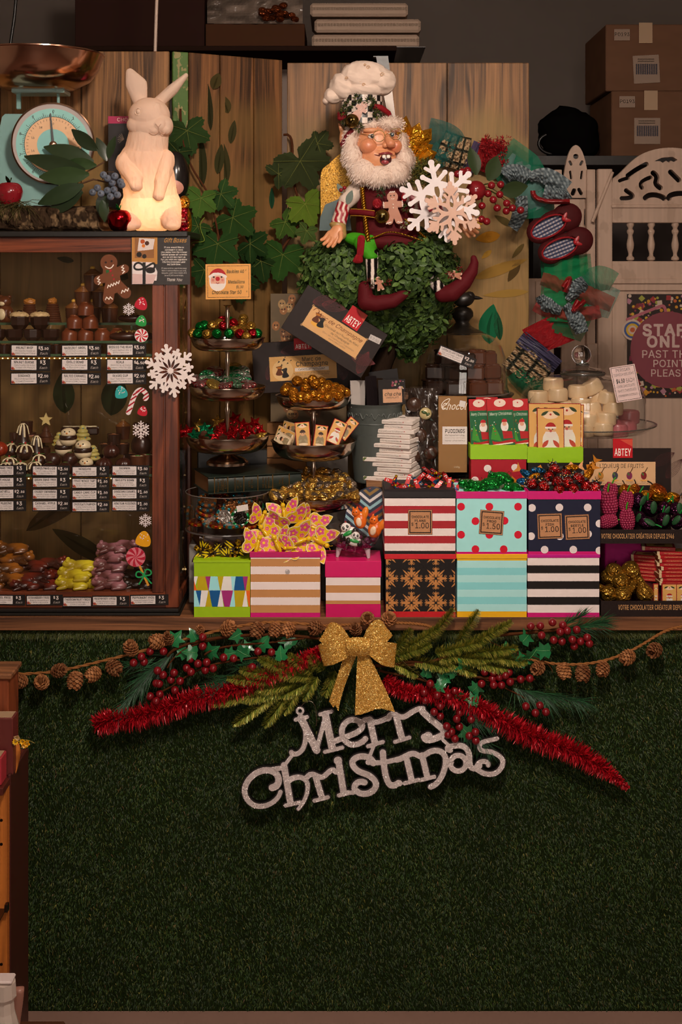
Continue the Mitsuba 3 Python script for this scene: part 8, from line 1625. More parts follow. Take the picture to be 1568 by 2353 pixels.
m = M(FR(307, 922, DC)); cp = curve([(-12, -26), (-4, -4), (4, 16), (16, 26), (28, 18), (27, 6)], 40); cn_ = LineString(cp).buffer(5.6); m.ext(cn_, -.3, .1, 'd8c8c4')
for i in range(2, 40, 5): q = cp[i]; m.flat(aff.rotate(sbox(q[0]-9, q[1]-1.7, q[0]+9, q[1]+1.7), 35).intersection(cn_), .3, 'a01c28')
sticker('red and white candy cane sticker on the cabinet glass', m)
m = M(FR(258, 640, DC) @ rot('z', 12) @ sc(1.15)); G = unary_union([Point(0, 32).buffer(17), LineString([(-28, 2), (28, 14)]).buffer(9), LineString([(0, 14), (0, -14)]).buffer(16), LineString([(-8, -16), (-16, -38)]).buffer(11), LineString([(8, -16), (20, -34)]).buffer(11)]).buffer(-2).buffer(2)
m.ext(G, -.3, .2, '6a3a1e')
for x in (-6, 6): m.flat(Point(x, 34).buffer(2.2), .4, '2a140c')
m.flat(LineString(curve([(-8, 26), (0, 21), (8, 26)], 12)).buffer(1), .4, 'e0d4c8')
zz = lambda x0, y0, x1, y1, n=7, a=2.5: LineString([(x0+(x1-x0)*i/n-(y1-y0)*.0+(0), y0+(y1-y0)*i/n+(a if i % 2 else -a)) for i in range(n+1)]).buffer(.9)
for q in ((-13, -14, 13, -10), (-22, -36, -8, -38, 4), (12, -30, 28, -28, 5)): m.flat(zz(*q[:4], n=(q[4] if len(q) > 4 else 9)), .4, 'e0d4c8')
for q in ((-27, -6, -23, 8), (25, 6, 29, 20)): m.flat(LineString([(q[0]+(2.5 if i % 2 else -2.5), q[1]+i*3) for i in range(6)]).buffer(.9), .4, 'e0d4c8')
m.flat(Polygon([(-9, 12), (-9, 20), (9, 12), (9, 20)]).buffer(0), .4, '1f5a2c'); m.flat(Point(0, 16).buffer(2.5), .5, 'a01c28'); m.flat(Point(2, 6).buffer(1.8), .4, 'a01c28'); m.flat(Point(3, -2).buffer(1.8), .4, 'a01c28')
sticker('gingerbread man sticker on the cabinet glass', m)
# ---------------------------------------------------------------- gift boxes notice
k = thing('notice_card', 'dark gift boxes notice with two small pictures at the top right of the cabinet', 'notice')
m = M(FR(302, 541, .0235)); m.box(0, 135, -113, 0, -1, 0, '35302f'); m.flat(sbox(1, -66, 60, -1), .3, 'b07a3c'); m.flat(sbox(8, -52, 52, -6), .5, '8a5a34'); m.flat(Polygon([(14, -36), (50, -32), (54, -8), (18, -6)]), .7, 'cfc0b8')
for x, y, r_, c_ in ((26, -14, 5, 'a8481c'), (36, -18, 5, '4a2414'), (28, -24, 4, 'c8702c'), (18, -44, 6, '1a1412'), (30, -48, 5, '241a16')): m.flat(Point(x, y).buffer(r_), .9, c_)
m.flat(Polygon([(2, -102), (58, -104), (60, -84), (50, -62), (2, -60)]), .6, 'd8cac6'); m.flat(Polygon([(2, -112), (50, -111), (58, -90), (2, -88)]), .8, 'c8a8a4'); m.flat(sbox(26, -112, 33, -62), 1, '1c1816'); m.flat(LineString(curve([(30, -74), (12, -64), (8, -76), (28, -76), (50, -64), (52, -76), (32, -76)], 30)).buffer(2.2), 1.1, '1c1816'); m.flat(aff.scale(Point(44, -80).buffer(10), 1.1, .7), 1.1, '241c18')
m.text('Gift Boxes', 100, -16, 10, 'b8823c', .4, .2, .3, width=52)
for i, t_ in enumerate(('If you would like to', 'purchase 4 or more', 'chocolates from the Vintage', 'Cabinet please let us know', 'and we will box them up', 'for you with our signature', 'Cha Cha Chocolate Label', 'and Satin Bow.')): m.text(t_, 98, -29-i*5.6, 3.6, 'd8ccc4', .4, .8, width=min(60, len(t_)*2.3))
for i, t_ in enumerate(('If you wish to purchase less', 'than 4 chocolates but still', 'require a gift box there will', 'be a $1.50 surcharge.')): m.text(t_, 98, -77-i*5.4, 3.2, 'b0a8a4', .4, .2, width=min(58, len(t_)*2.1))
m.text('Thank You', 98, -105, 7, 'd8ccc4', .4, .1, .3, width=36); part(k, 'card', m, 'paper')
# ---------------------------------------------------------------- garlands on the grass front
DG0 = -.022
def prop(pts, d, n=30): return curve([P(x, y, d) for x, y in pts], n)
rg = thing('pinecone_garland', 'twisted jute rope garland with hanging pinecones across the counter front', 'garland')
def rope(pts, d):
    p = prop(pts, d, 130); m = M()
    for ph in (0, math.pi): m.tube([p[i]+np.array([0, math.cos(i*.9+ph), math.sin(i*.9+ph)])*.0016 for i in range(len(p))], .0024, '8a5a34', 6)
    part(rg, 'rope', m, 'matte')
rope([(-60, 1552), (0, 1549), (110, 1545), (210, 1525), (330, 1495), (450, 1462), (560, 1437), (640, 1430), (740, 1438)], DG0-.004); rope([(735, 1438), (800, 1436), (880, 1432), (960, 1434), (1000, 1450)], DG0-.004); rope([(1190, 1500), (1240, 1520), (1320, 1527), (1400, 1515), (1470, 1485), (1520, 1455), (1568, 1440), (1640, 1432)], DG0-.004)
def cone(c_):
    m = M(); m.sph((0, 0, 0), (7.5, 7.5, 11), mixc(c_, '000000', .6), 2)
    for i in range(54):
        z = -12+i*.43; r = 9.6*math.sqrt(max(.04, 1-(z/13.2)**2)); a = i*137.5
        m.sph((0, 0, 0), (3.9, 1.5, 4.4), jit(mixc(c_, 'b5825a', rr(0, .5)), .2), 1, rot('z', a) @ tr(0, -r, z) @ rot('x', 50-z*2.2))
    return m
CONE = [cone('7a4a2c'), cone('8f5c38'), cone('5f3822')]
for i, (x, y, r, a, b) in enumerate(((47, 1566, 17, 100, 20), (96, 1568, 18, 10, 60), (135, 1541, 17, -70, 10), (173, 1563, 20, 170, 10), (215, 1549, 18, 120, 20), (262, 1534, 19, -120, 10), (301, 1490, 18, 20, 20), (362, 1474, 19, 90, 20), (388, 1467, 15, 20, 30), (460, 1448, 11, 0, 30), (524, 1444, 18, -40, 10), (592, 1447, 18, 160, 10), (632, 1447, 16, 170, 20), (663, 1447, 17, 140, 20), (726, 1443, 17, 100, 30), (845, 1422, 17, 10, 70), (893, 1423, 18, -30, 50), (818, 1447, 15, 30, 40), (1237, 1536, 16, 100, 40), (1296, 1541, 18, 200, 10), (1340, 1547, 19, 170, 15), (1386, 1537, 17, 160, 30), (1443, 1510, 18, 120, 20), (1505, 1494, 18, 110, 40))):
    m = M(FR(x, y, DG0-.012)); t_ = M(); t_.merge(CONE[i % 3]); m.merge(t_, rot('z', a) @ rot('x', -90+b) @ sc(r/13)); part(rg, 'pinecone', m, 'matte')
# tinsel
def tinsel(pts, w, d, col, label, n_=2600):
    k = thing('tinsel_garland', label, 'tinsel'); p = prop(pts, d, 80); W = np.interp(np.linspace(0, 1, 80), np.linspace(0, 1, len(w)), w)*S(d); part(k, 'wire', M().tube(p, .0012, col[0], 5), 'foil'); m = M(); V, Fa, C = [], [], []
    for i in range(n_):
        t = rng.uniform(0, 78.9); j = int(t); q = p[j]+(p[j+1]-p[j])*(t-j); ax = p[min(j+1, 79)]-p[j]; ax /= np.linalg.norm(ax)+1e-9; v = rng.normal(size=3); v -= ax*(v@ax)*.85; v /= np.linalg.norm(v); v[1] = v[1] if v[1] < 0 else v[1]*.6; L = W[j]*rng.uniform(.6, 1.1)
        sd = np.cross(v, rng.normal(size=3)); sd /= np.linalg.norm(sd)+1e-9; sd *= .0016; mid = q+v*L*.6+rng.normal(size=3)*.0012; e = q+v*L+np.array([0, 0, -.002]); b = len(V)*1
        n0 = 5*i; V += [q-sd, q+sd, mid-sd, mid+sd, e]; Fa += [[n0, n0+1, n0+3], [n0, n0+3, n0+2], [n0+2, n0+3, n0+4]]; c_ = lin(col[int(rng.integers(len(col)))]); C += [c_]*5
    kk = k+'__strands'; scene[kk] = cply((np.array(V), np.array(Fa)), 'mat_foilneedle', smooth=False, color=np.array(C)); labels[kk] = {'kind': 'stuff'}
RT = ['b81020', '8a0c16', 'd42030']
tinsel([(222, 1668), (270, 1652), (340, 1640), (430, 1610), (520, 1590), (600, 1560), (680, 1525), (742, 1495)], (30, 34, 36, 34, 30, 26, 22), -.03, RT, 'red metallic tinsel garland on the left half of the grass front', 4200)
tinsel([(885, 1560), (950, 1590), (1030, 1600), (1110, 1630), (1200, 1680), (1290, 1715), (1370, 1755), (1445, 1812)], (24, 24, 26, 32, 36, 36, 30, 8), -.03, RT, 'red metallic tinsel garland trailing to the right on the grass front', 4200)
# fir sprigs with gold flecks
def fir(tips, base, label, d):
    k = thing('fir_branch', label, 'greenery')
    for (x, y, bx, by) in tips:
        a, b = np.array(P(bx, by, d)), np.array(P(x, y, d-.012)); L = np.linalg.norm(b-a); u = (b-a)/L; m = M(); V, Fa, C = [], [], []
        part(k, 'stem', M().tube([a, (a+b)/2+[0, -.006, 0], b], .0013, '4a4a20', 5), 'matte'); n_ = int(L*6200)
        for i in range(n_):
            t = (i+.5)/n_; q = a+u*L*t+np.array([0, -.006*math.sin(math.pi*t), 0]); s_ = np.cross(u, [0, -1., 0])*(1 if i % 2 else -1); v = s_*rng.uniform(.5, 1)+np.array([0, -rng.uniform(.1, 1.0), 0])+u*.42+rng.normal(size=3)*.18; v /= np.linalg.norm(v); l_ = .0185*(1-.55*max(0, t-.75)/.25)*rng.uniform(.8, 1.1)
            sd = np.cross(v, [0, 0, 1.]); sd /= np.linalg.norm(sd)+1e-9; sd *= .0008; n0 = 4*i; V += [q-sd, q+sd, q+v*l_*.8+sd*.9, q+v*l_]; Fa += [[n0, n0+1, n0+2], [n0, n0+2, n0+3]]; c_ = lin(random.choice(['6a7a24', '55661e', '888c30', '44581e'])); g_ = lin('e8cc64') if rng.random() < .45 else c_; C += [c_, c_, g_, g_]
        kk = numbered(k+'__needles'); scene[kk] = cply((np.array(V), np.array(Fa)), 'mat_foilneedle', smooth=False, color=np.array(C)); labels[kk] = {'kind': 'stuff'}
scene['mat_foilneedle'] = two(prin(roughness=.35, metallic=.35, specular=.6))
fir([(524, 1558, 640, 1560), (488, 1618, 640, 1575), (537, 1664, 640, 1590), (608, 1668, 665, 1590), (653, 1640, 690, 1570), (695, 1606, 730, 1555), (595, 1512, 690, 1550), (662, 1504, 720, 1545), (712, 1506, 745, 1540), (552, 1538, 650, 1552), (590, 1585, 680, 1570), (560, 1610, 660, 1580), (630, 1545, 720, 1555), (640, 1600, 725, 1560), (745, 1600, 770, 1540)], None, 'gold flecked fir branch on the left side of the glitter bow', -.024)
fir([(945, 1445, 905, 1500), (1042, 1400, 985, 1470), (1100, 1402, 1050, 1480), (1176, 1428, 1060, 1490), (1190, 1488, 1070, 1500), (1172, 1538, 1060, 1510), (1095, 1548, 1010, 1510), (1010, 1440, 930, 1490), (1120, 1470, 1000, 1500), (1130, 1515, 1010, 1505), (990, 1480, 900, 1510), (1040, 1535, 950, 1515), (960, 1550, 905, 1520), (1212, 1520, 1120, 1505)], None, 'gold flecked fir branch on the right side of the glitter bow', -.024)
# berry swags
IVY = Polygon([(0, -10), (5, -12), (14, -8), (9, 0), (17, 8), (7, 8), (0, 20), (-7, 8), (-17, 8), (-9, 0), (-14, -8), (-5, -12)])
def ivyleaf(x, y, a, s_, d):
    g = IVY.buffer(1.2).buffer(-.2); m = M(FR(x, y, d, yaw=rr(-25, 25), pitch=rr(-25, 25)) @ rot('z', a) @ sc(s_)); v, f = tri2(g); tm = trimesh.Trimesh(np.c_[v, v[:, 0]*0], f).subdivide().subdivide(); q = np.array(tm.vertices); q[:, 2] = -.012*q[:, 1]**2+.10*np.abs(q[:, 0]); m.add((q, tm.faces), jit('1c6a3c', .25), True)
    m.tube([(0, -10, .5), (0, 4, .8), (0, 18, -2)], .5, '5a9a5c', 4); return m
def swag(berries, leaves, twigs, fans, label, d):
    k = thing('berry_swag', label, 'garland'); BRP = cply((icos(3).vertices*9.2, icos(3).faces), 'mat_gloss', smooth=True, color=np.tile(lin('6e0812'), (len(icos(3).vertices), 1)))
    for (x, y) in berries: scene[numbered(k+'__berry')] = {**BRP, 'to_world': T4(FR(x, y, d-.012+rr(-.008, .006)).tolist())}
    for (x, y) in leaves: part(k, 'ivy_leaf', ivyleaf(x, y, rr(-120, 120), rr(.95, 1.35), d-.006+rr(-.006, .004)), 'gloss')
    m = M()
    for pts, r in twigs: m.tube(prop(pts, d-.004, 24), r, '4a2a18', 6)
    for (x, y) in berries:
        j = min(((q[0]-x)**2+(q[1]-y)**2, q) for pts, r in twigs for q in pts)[1]; a, b = np.array(P(x, y, d-.008)), np.array(P(x+(j[0]-x)*.45, y+(j[1]-y)*.45-4, d-.002)); m.tube([a, (a+b)/2+[0, 0, .003], b], .0007, '3a2a18', 4)
    part(k, 'twig', m, 'matte')
    V, Fa, C = [], [], []; n0 = 0
    for (x, y, a0, spread, L, n_, bx, by) in fans:
        for i in range(n_):
            t = rng.random(); q = np.array(P(bx+(x-bx)*t, by+(y-by)*t, d)); a = math.radians(a0+rng.normal()*spread); l_ = L*S(d)*rng.uniform(.6, 1.05); v = np.array([math.cos(a), -rng.uniform(0, .35), math.sin(a)]); e = q+v*l_+np.array([0, 0, -.12*l_]); sd = np.array([-math.sin(a), 0, math.cos(a)])*.00055; mid = (q+e)/2+np.array([0, -.002, .05*l_])
            V += [q-sd, q+sd, mid-sd, mid+sd, e]; Fa += [[n0, n0+1, n0+3], [n0, n0+3, n0+2], [n0+2, n0+3, n0+4]]; C += [lin(random.choice(['14361c', '1c4a28', '0f2a16', '245a34']))]*5; n0 += 5
    kk = k+'__needles'; scene[kk] = cply((np.array(V), np.array(Fa)), 'mat_satin', smooth=False, color=np.array(C)); labels[kk] = {'kind': 'stuff'}
swag([(307, 1523), (325, 1509), (345, 1497), (376, 1497), (438, 1514), (455, 1525), (475, 1522), (514, 1511), (537, 1513), (466, 1464), (466, 1485), (362, 1541), (375, 1551), (400, 1546), (393, 1562), (414, 1565), (359, 1570), (366, 1571), (429, 1535), (439, 1544), (472, 1540), (490, 1536), (345, 1600), (367, 1595), (359, 1611), (402, 1586), (580, 1533), (574, 1537), (593, 1497), (624, 1499), (331, 1521)],
  [(402, 1470), (446, 1461), (421, 1499), (441, 1499), (484, 1497), (568, 1488), (602, 1479), (528, 1502), (646, 1504), (664, 1472), (555, 1499), (545, 1460)],
  [([(740, 1468), (660, 1460), (560, 1460), (450, 1475), (385, 1508)], .0036), ([(700, 1466), (600, 1478), (520, 1486), (470, 1505)], .0026), ([(640, 1500), (560, 1515), (480, 1530), (420, 1560), (370, 1590)], .0026), ([(520, 1465), (430, 1490), (385, 1535)], .0022)],
  [(330, 1560, 215, 22, 70, 150, 400, 1500), (280, 1620, 235, 16, 55, 110, 340, 1560), (480, 1580, 200, 25, 55, 120, 540, 1550), (300, 1530, 190, 20, 40, 60, 360, 1510), (540, 1540, 170, 40, 40, 60, 600, 1520)], 'left swag of red berries, ivy leaves and long pine needles on the grass front', -.026)
swag([(1220, 1439), (1242, 1438), (1270, 1430), (1294, 1436), (1245, 1460), (1288, 1452), (1304, 1449), (1326, 1447), (1273, 1471), (1316, 1470), (1335, 1474), (1350, 1465), (1355, 1479), (1320, 1485), (1292, 1474), (1114, 1544), (1134, 1545), (1170, 1545), (1162, 1552), (1132, 1560), (1153, 1574), (1173, 1567), (1197, 1561), (1218, 1559), (1107, 1571), (1135, 1574), (1148, 1556), (989, 1571), (975, 1591), (1005, 1598), (978, 1609), (1030, 1600), (1012, 1623), (998, 1636), (1012, 1646), (1057, 1638), (1050, 1652), (1083, 1653), (1056, 1670), (1027, 1669), (1038, 1682), (1046, 1698), (1030, 1688), (1093, 1682), (1079, 1691), (1094, 1702), (1209, 1623), (1241, 1621), (1231, 1638), (1255, 1636), (1045, 1588)],
  [(1164, 1499), (1200, 1517), (1209, 1466), (1251, 1495), (1220, 1510), (981, 1544), (1066, 1533), (1008, 1580), (1093, 1582), (1057, 1604), (1088, 1609), (1021, 1560), (1075, 1685), (1040, 1545)],
  [([(860, 1530), (940, 1528), (1000, 1518), (1060, 1490), (1120, 1465), (1200, 1455), (1290, 1445)], .0038), ([(905, 1527), (980, 1525), (1040, 1545), (1090, 1555), (1150, 1560), (1230, 1560)], .0034), ([(870, 1540), (940, 1555), (1000, 1575), (1040, 1620), (1060, 1680)], .003), ([(1100, 1555), (1180, 1590), (1235, 1622)], .002), ([(1120, 1470), (1180, 1495), (1240, 1515), (1270, 1545)], .0012)],
  [(1340, 1610, -25, 22, 60, 170, 1200, 1585), (1260, 1600, -55, 20, 60, 110, 1180, 1580), (1380, 1430, 10, 22, 60, 170, 1290, 1450), (1340, 1415, 50, 18, 45, 70, 1290, 1440), (1120, 1710, -60, 20, 55, 130, 1060, 1660), (1130, 1665, -20, 20, 50, 90, 1070, 1650), (1090, 1640, -80, 30, 40, 60, 1050, 1600)], 'right swag of red berries, ivy leaves and long pine needles on the grass front', -.026)
# glitter bow
bo = thing('glitter_bow', 'large gold glitter bow in the middle of the counter front', 'bow'); DBW = -.06
def strip(rows_): # rows: list of ((x,y,z),(x,y,z)) edges
    m = M(FR(0, 0, 0)); m.T = np.eye(4); R_ = []
    for (a, b) in rows_:
        pts = []
        for t in np.linspace(0, 1, 7): q = np.array(a)*(1-t)+np.array(b)*t; pts.append(P(q[0], q[1], DBW-q[2]*.001))
        R_.append(pts)
    R_ = np.array(R_); k_ = np.linspace(0, 1, len(R_)); from scipy.interpolate import CubicSpline
    R_ = CubicSpline(k_, R_)(np.linspace(0, 1, 24)); return M().grid(R_, 'd8a548', True)
def bloop(sgn, rows_):
    f = lambda p: ((820+(p[0]-820)*sgn, p[1], p[2])); part(bo, 'loop', strip([(f(a), f(b)) for a, b in rows_]), 'glitter')
bloop(1, [((806, 1470, 10), (800, 1495, 10)), ((785, 1440, 26), (772, 1490, 24)), ((762, 1430, 18), (746, 1480, 16)), ((752, 1446, -6), (734, 1470, -8)), ((772, 1452, -20), (760, 1474, -20)), ((808, 1474, -10), (804, 1488, -10))])
bloop(1, [((806, 1478, 12), (804, 1502, 12)), ((778, 1474, 30), (790, 1516, 28)), ((748, 1476, 24), (762, 1528, 20)), ((732, 1484, 0), (744, 1530, -4)), ((756, 1488, -16), (764, 1520, -16)), ((806, 1484, -6), (806, 1498, -6))])
bloop(1, [((834, 1470, 10), (842, 1495, 10)), ((850, 1436, 26), (872, 1490, 24)), ((868, 1424, 18), (894, 1470, 16)), ((880, 1432, -6), (902, 1460, -8)), ((866, 1450, -20), (880, 1474, -20)), ((834, 1474, -10), (838, 1488, -10))])
bloop(1, [((838, 1478, 12), (840, 1502, 12)), ((870, 1474, 30), (858, 1514, 28)), ((898, 1476, 24), (884, 1530, 20)), ((912, 1480, 0), (906, 1532, -4)), ((890, 1488, -16), (880, 1520, -16)), ((838, 1484, -6), (838, 1498, -6))])
part(bo, 'tail', M().grid(np.array([[P(794+(822-794)*j/6+t*(-38+(-2)*j/6*3.2)+0, 1500+t*(112+0*j)+[0, 4, 10, 14, 8, 14, 22][j]*t**6, DBW-.006*math.sin(t*3+j*.4)) for j in range(7)] for t in np.linspace(0, 1, 20)]), 'd8a548', True), 'glitter')
part(bo, 'tail', M().grid(np.array([[P(822+(846-822)*j/6+t*(-6+(68)*j/6), 1500+t*(128+0*j)+[16, 14, 8, 2, 0, 4, 8][j]*t**6, DBW-.010-.006*math.sin(t*3+j*.4)) for j in range(7)] for t in np.linspace(0, 1, 20)]), 'd8a548', True), 'glitter')
part(bo, 'knot', M().grid(np.array([[P(796+54*j/8, 1466+40*i/8+(-3+6*(j/8-.5)**2*4)*(1 if i > 4 else -1)*-.6, DBW-.026-.012*math.sin(math.pi*i/8)-.004*math.sin(math.pi*j/8)) for j in range(9)] for i in range(9)]), 'd8a548', True), 'glitter')
mb = M()
for kk in [q for q in scene if q.startswith(bo+'__')]: w_ = meshkit.WRITTEN[scene[kk]['filename']]; mb.v.append(w_[0].astype(float)); mb.f.append(w_[1]+mb.n); mb.n += len(w_[0])
flakes(bo, mb, 15000, .0013, ['ecbc5c', 'd8a044', 'f8dc8c', 'c08a34'], .9, .0005)
# Merry Christmas lettering
ls = thing('merry_christmas_sign', 'silver glitter MERRY CHRISTMAS lettering with black edges hanging on the grass front', 'sign')
def st(pts, w, n=24, w1=None): 
    p = curve(pts, n) if len(pts) > 2 else np.array(pts, float)
    if w1 is None: return LineString(p).buffer(w)
    W = np.linspace(w, w1, len(p)); return unary_union([LineString([p[i], p[i+1]]).buffer((W[i]+W[i+1])/2) for i in range(len(p)-1)])
words = {'merry': [st([(694, 1650), (703, 1685), (698, 1715), (684, 1730), (670, 1727)], 5.5), st([(692, 1648), (728, 1722)], 8.5), st([(728, 1722), (749, 1642)], 5), st([(748, 1640), (764, 1718)], 8.5), st([(736, 1640), (762, 1633)], 4.5), st([(747, 1726), (787, 1716)], 4.5), st([(680, 1652), (706, 1646)], 4.5),
   st([(768, 1702), (795, 1692), (825, 1678), (832, 1662), (812, 1652), (792, 1662), (786, 1685), (800, 1706), (822, 1708), (840, 1696)], 6.5, 40), st([(828, 1662), (848, 1652), (862, 1658), (882, 1652), (895, 1648)], 6), st([(850, 1652), (862, 1706)], 7.5), st([(846, 1713), (880, 1703)], 4.5), st([(892, 1650), (906, 1640), (925, 1646), (945, 1636), (972, 1626)], 6), st([(910, 1642), (924, 1695)], 7.5), st([(908, 1703), (941, 1693)], 4.5),
   st([(968, 1628), (995, 1655), (1020, 1678), (1012, 1690), (990, 1698), (975, 1692)], 7.5, 30), Point(984, 1690).buffer(10)],
 'christmas': [st([(626, 1808), (641, 1792), (630, 1772), (600, 1770), (572, 1790), (563, 1820), (580, 1846), (608, 1850), (632, 1838), (645, 1818)], 8, 50, 5), st([(612, 1769), (640, 1764), (656, 1762)], 5.5), st([(653, 1757), (668, 1843)], 7.5), st([(657, 1849), (690, 1842)], 4.5), st([(664, 1792), (688, 1784), (706, 1796), (704, 1826), (686, 1857)], 6.5, 24, 4), st([(702, 1790), (722, 1778), (740, 1784), (756, 1772), (772, 1772)], 6), st([(726, 1784), (740, 1830)], 7), st([(723, 1838), (754, 1830)], 4.5), st([(778, 1746), (790, 1818)], 7.5), Point(777, 1746).buffer(9.5), st([(779, 1826), (812, 1818)], 4.5),
   st([(858, 1752), (845, 1738), (822, 1738), (810, 1752), (824, 1770), (848, 1780), (864, 1798), (856, 1816), (834, 1822), (816, 1812), (820, 1798), (838, 1796)], 7, 50), st([(812, 1820), (795, 1818)], 4.5), st([(846, 1750), (880, 1750), (915, 1742)], 5.5), st([(880, 1727), (892, 1795), (908, 1802), (918, 1798)], 7), st([(912, 1744), (932, 1736), (952, 1730), (968, 1736), (988, 1726), (1010, 1724), (1024, 1742), (1016, 1780), (990, 1806)], 6.5, 40), st([(934, 1738), (946, 1790)], 7), st([(930, 1798), (962, 1790)], 4.5), st([(970, 1734), (982, 1783)], 7), st([(966, 1791), (998, 1783)], 4.5),
   st([(1022, 1754), (1038, 1750)], 5), Point(1053, 1752).buffer(24).difference(Point(1053, 1752).buffer(12)), st([(1034, 1722), (1030, 1716), (1045, 1712), (1066, 1714), (1078, 1732), (1080, 1756), (1090, 1764), (1102, 1758)], 6.5, 30), st([(1098, 1768), (1100, 1752), (1114, 1748), (1122, 1756)], 5.5), st([(1096, 1764), (1115, 1776), (1140, 1774), (1155, 1755), (1150, 1738), (1128, 1726), (1106, 1722), (1104, 1708), (1122, 1700), (1142, 1695)], 6, 40, 5)],
 'link': [st([(655, 1756), (674, 1731)], 4), st([(848, 1740), (861, 1708)], 4), st([(1012, 1692), (1034, 1714)], 4)], 'hanging_ring': [Point(690, 1632).buffer(9.5).difference(Point(690, 1632).buffer(4.5))]}
for nm_, L in words.items():
    g = aff.affine_transform(unary_union(L), [1, 0, 0, -1, -860, 1740]).buffer(1.1).buffer(-1.1); m = M(FR(860, 1740, -.032)); m.ext(g.buffer(2.6), -9, 2, '0d0b0b'); part(ls, nm_+'_edge', m, 'gloss', 'black plastic edge'); m = M(FR(860, 1740, -.032)); m.ext(g, 2, 5, 'e6dad6', None, '5a5250'); part(ls, nm_+'_face', m, 'glitter', 'silver glitter face'); m2 = M(FR(860, 1740, -.032)); m2.flat(g, 5, 'ffffff'); flakes(ls, m2, int(g.area*.3), .0011, ['f4e8e4', 'e0d2d0', 'c9bcbc'], .8, .0003)
one('hanging_wire', M().tube(prop([(690, 1628), (705, 1612), (722, 1618), (728, 1650), (726, 1668)], -.035, 16), .001, 'b5a898', 5).tube(prop([(915, 1505), (960, 1548), (1005, 1590), (1018, 1640), (1015, 1690)], -.035, 16), .001, 'b5a898', 5), 'metal', 'thin silver hanging wire of the lettering beside the glitter bow', 'wire')
# ---------------------------------------------------------------- shop stand in the left foreground
DF0 = -.55
fs_ = thing('display_stand', 'orange wooden shop stand cut off by the left edge in front of the counter', 'stand')
a = P(-120, 2400, DF0); b = P(16, 1800, DF0)
part(fs_, 'post', M().box(P(-30, 0, DF0)[0], P(16, 0, DF0)[0], DF0, DF0+.02, 0, P(0, 1812, DF0)[2], 'c8762f', .001), 'pine', 'orange pine post')
part(fs_, 'side_panel', M().box(P(16, 0, DF0)[0]-.004, P(16, 0, DF0)[0]+.002, DF0+.02, DF0+.16, 0, P(0, 1790, DF0)[2], '3a1410', .001), 'satin', 'dark red brown side')
m = M(); z_ = P(0, 2090, DF0)[2]; m.box(P(-40, 0, DF0)[0], P(14, 0, DF0)[0], DF0-.05, DF0+.0, z_, z_+.002, '5a4a42').box(P(14, 0, DF0)[0], P(21, 0, DF0)[0], DF0-.012, DF0, z_, z_+.014, '5a4a42'); part(fs_, 'shelf_bracket', m, 'brushed', 'grey metal shelf bracket')
m = M()
for y in (1885, 1940, 2216): m.sph(P(3, y, DF0-.0002), (.0028, .001, .0028), '1a0f0a', 2)
part(fs_, 'screw_hole', m, 'matte'); part(fs_, 'top_shelf', M().box(P(-140, 0, DF0)[0], P(16, 0, DF0)[0], DF0-.03, DF0+.17, P(0, 1814, DF0)[2], P(0, 1812, DF0)[2]+.012, '4a1c14', .001), 'satin')
ztop = P(0, 1812, DF0)[2]+.0125
for i, (x1, y0, y1, c_, lab) in enumerate(((9, 1742, 1806, '9a2a34', 'pinkish red old book, frontmost on the shop stand at the left edge'), (20, 1672, 1806, '5a2420', 'tall dark red old book behind the pink one on the shop stand'),)):
    m = M(); m.box(P(-120, 0, DF0)[0], P(x1, 0, DF0)[0], DF0-.02+i*.05, DF0+.02+i*.05, ztop, ztop+(1806-y0)*S(DF0), c_, .002); kk = thing('standing_book', lab, 'book'); part(kk, 'cover', m, 'satin'); part(kk, 'pages', M().box(P(-118, 0, DF0)[0], P(x1-4, 0, DF0)[0], DF0-.017+i*.05, DF0+.017+i*.05, ztop+.002, ztop+(1806-y0)*S(DF0)+.0005, 'a08468'), 'matte')
kk = thing('wooden_box', 'dark wooden box at the left edge above the red books', 'box'); m = M(rot('z', 0)); a, b = P(-160, 1640, DF0+.08), P(18, 1562, DF0+.08); part(kk, 'body', M().box(a[0], b[0], DF0+.085, DF0+.165, ztop, b[2], '4a3424', .002), 'mahogany'); part(kk, 'lid', M().box(a[0], b[0]+.006, DF0+.08, DF0+.168, b[2], b[2]+.010, '6a4c34', .002), 'oak')
kk = thing('wooden_paddle', 'curved tan wooden paddle leaning beside the red books', 'paddle'); g = Polygon(curve([(0, 0), (22, 40), (30, 88), (20, 108), (2, 100), (-14, 40), (0, 0)], 40)).buffer(0); part(kk, 'blade', M(FR(16, 1812, DF0+.06)).ext(g, -5, 5, '9a6a3a'), 'pine')
kk = thing('dried_flowers', 'small dried yellow flowers on a thin stem at the left edge', 'flowers'); m = M()
for x, y, c_ in ((36, 1704, 'd8a818'), (52, 1703, 'e0a810'), (62, 1707, 'd89a10'), (40, 1694, 'b5946a'), (57, 1712, 'c88a10')):
    X = FR(x, y, DF0+.03); 
    for q in range(9): m.ext(leafpoly(9, 5), -.4, .4, jit(c_, .2), X @ rot('z', q*40) @ rot('x', rr(10, 50)))
    m.sph(P(x, y, DF0+.03), .003, '8a6a20', 1)
part(kk, 'bloom', m, 'satin'); part(kk, 'stem', M().tube(prop([(80, 1708), (60, 1700), (40, 1704), (20, 1730), (14, 1800)], DF0+.035, 14), .0008, '7a6a3a', 5), 'matte')
DGL = -.9
kk = thing('glass_stopper_jar', 'cut glass stoppered jar cut off at the lower left corner', 'jar'); q = P(8, 2253, DGL); s = S(DGL)
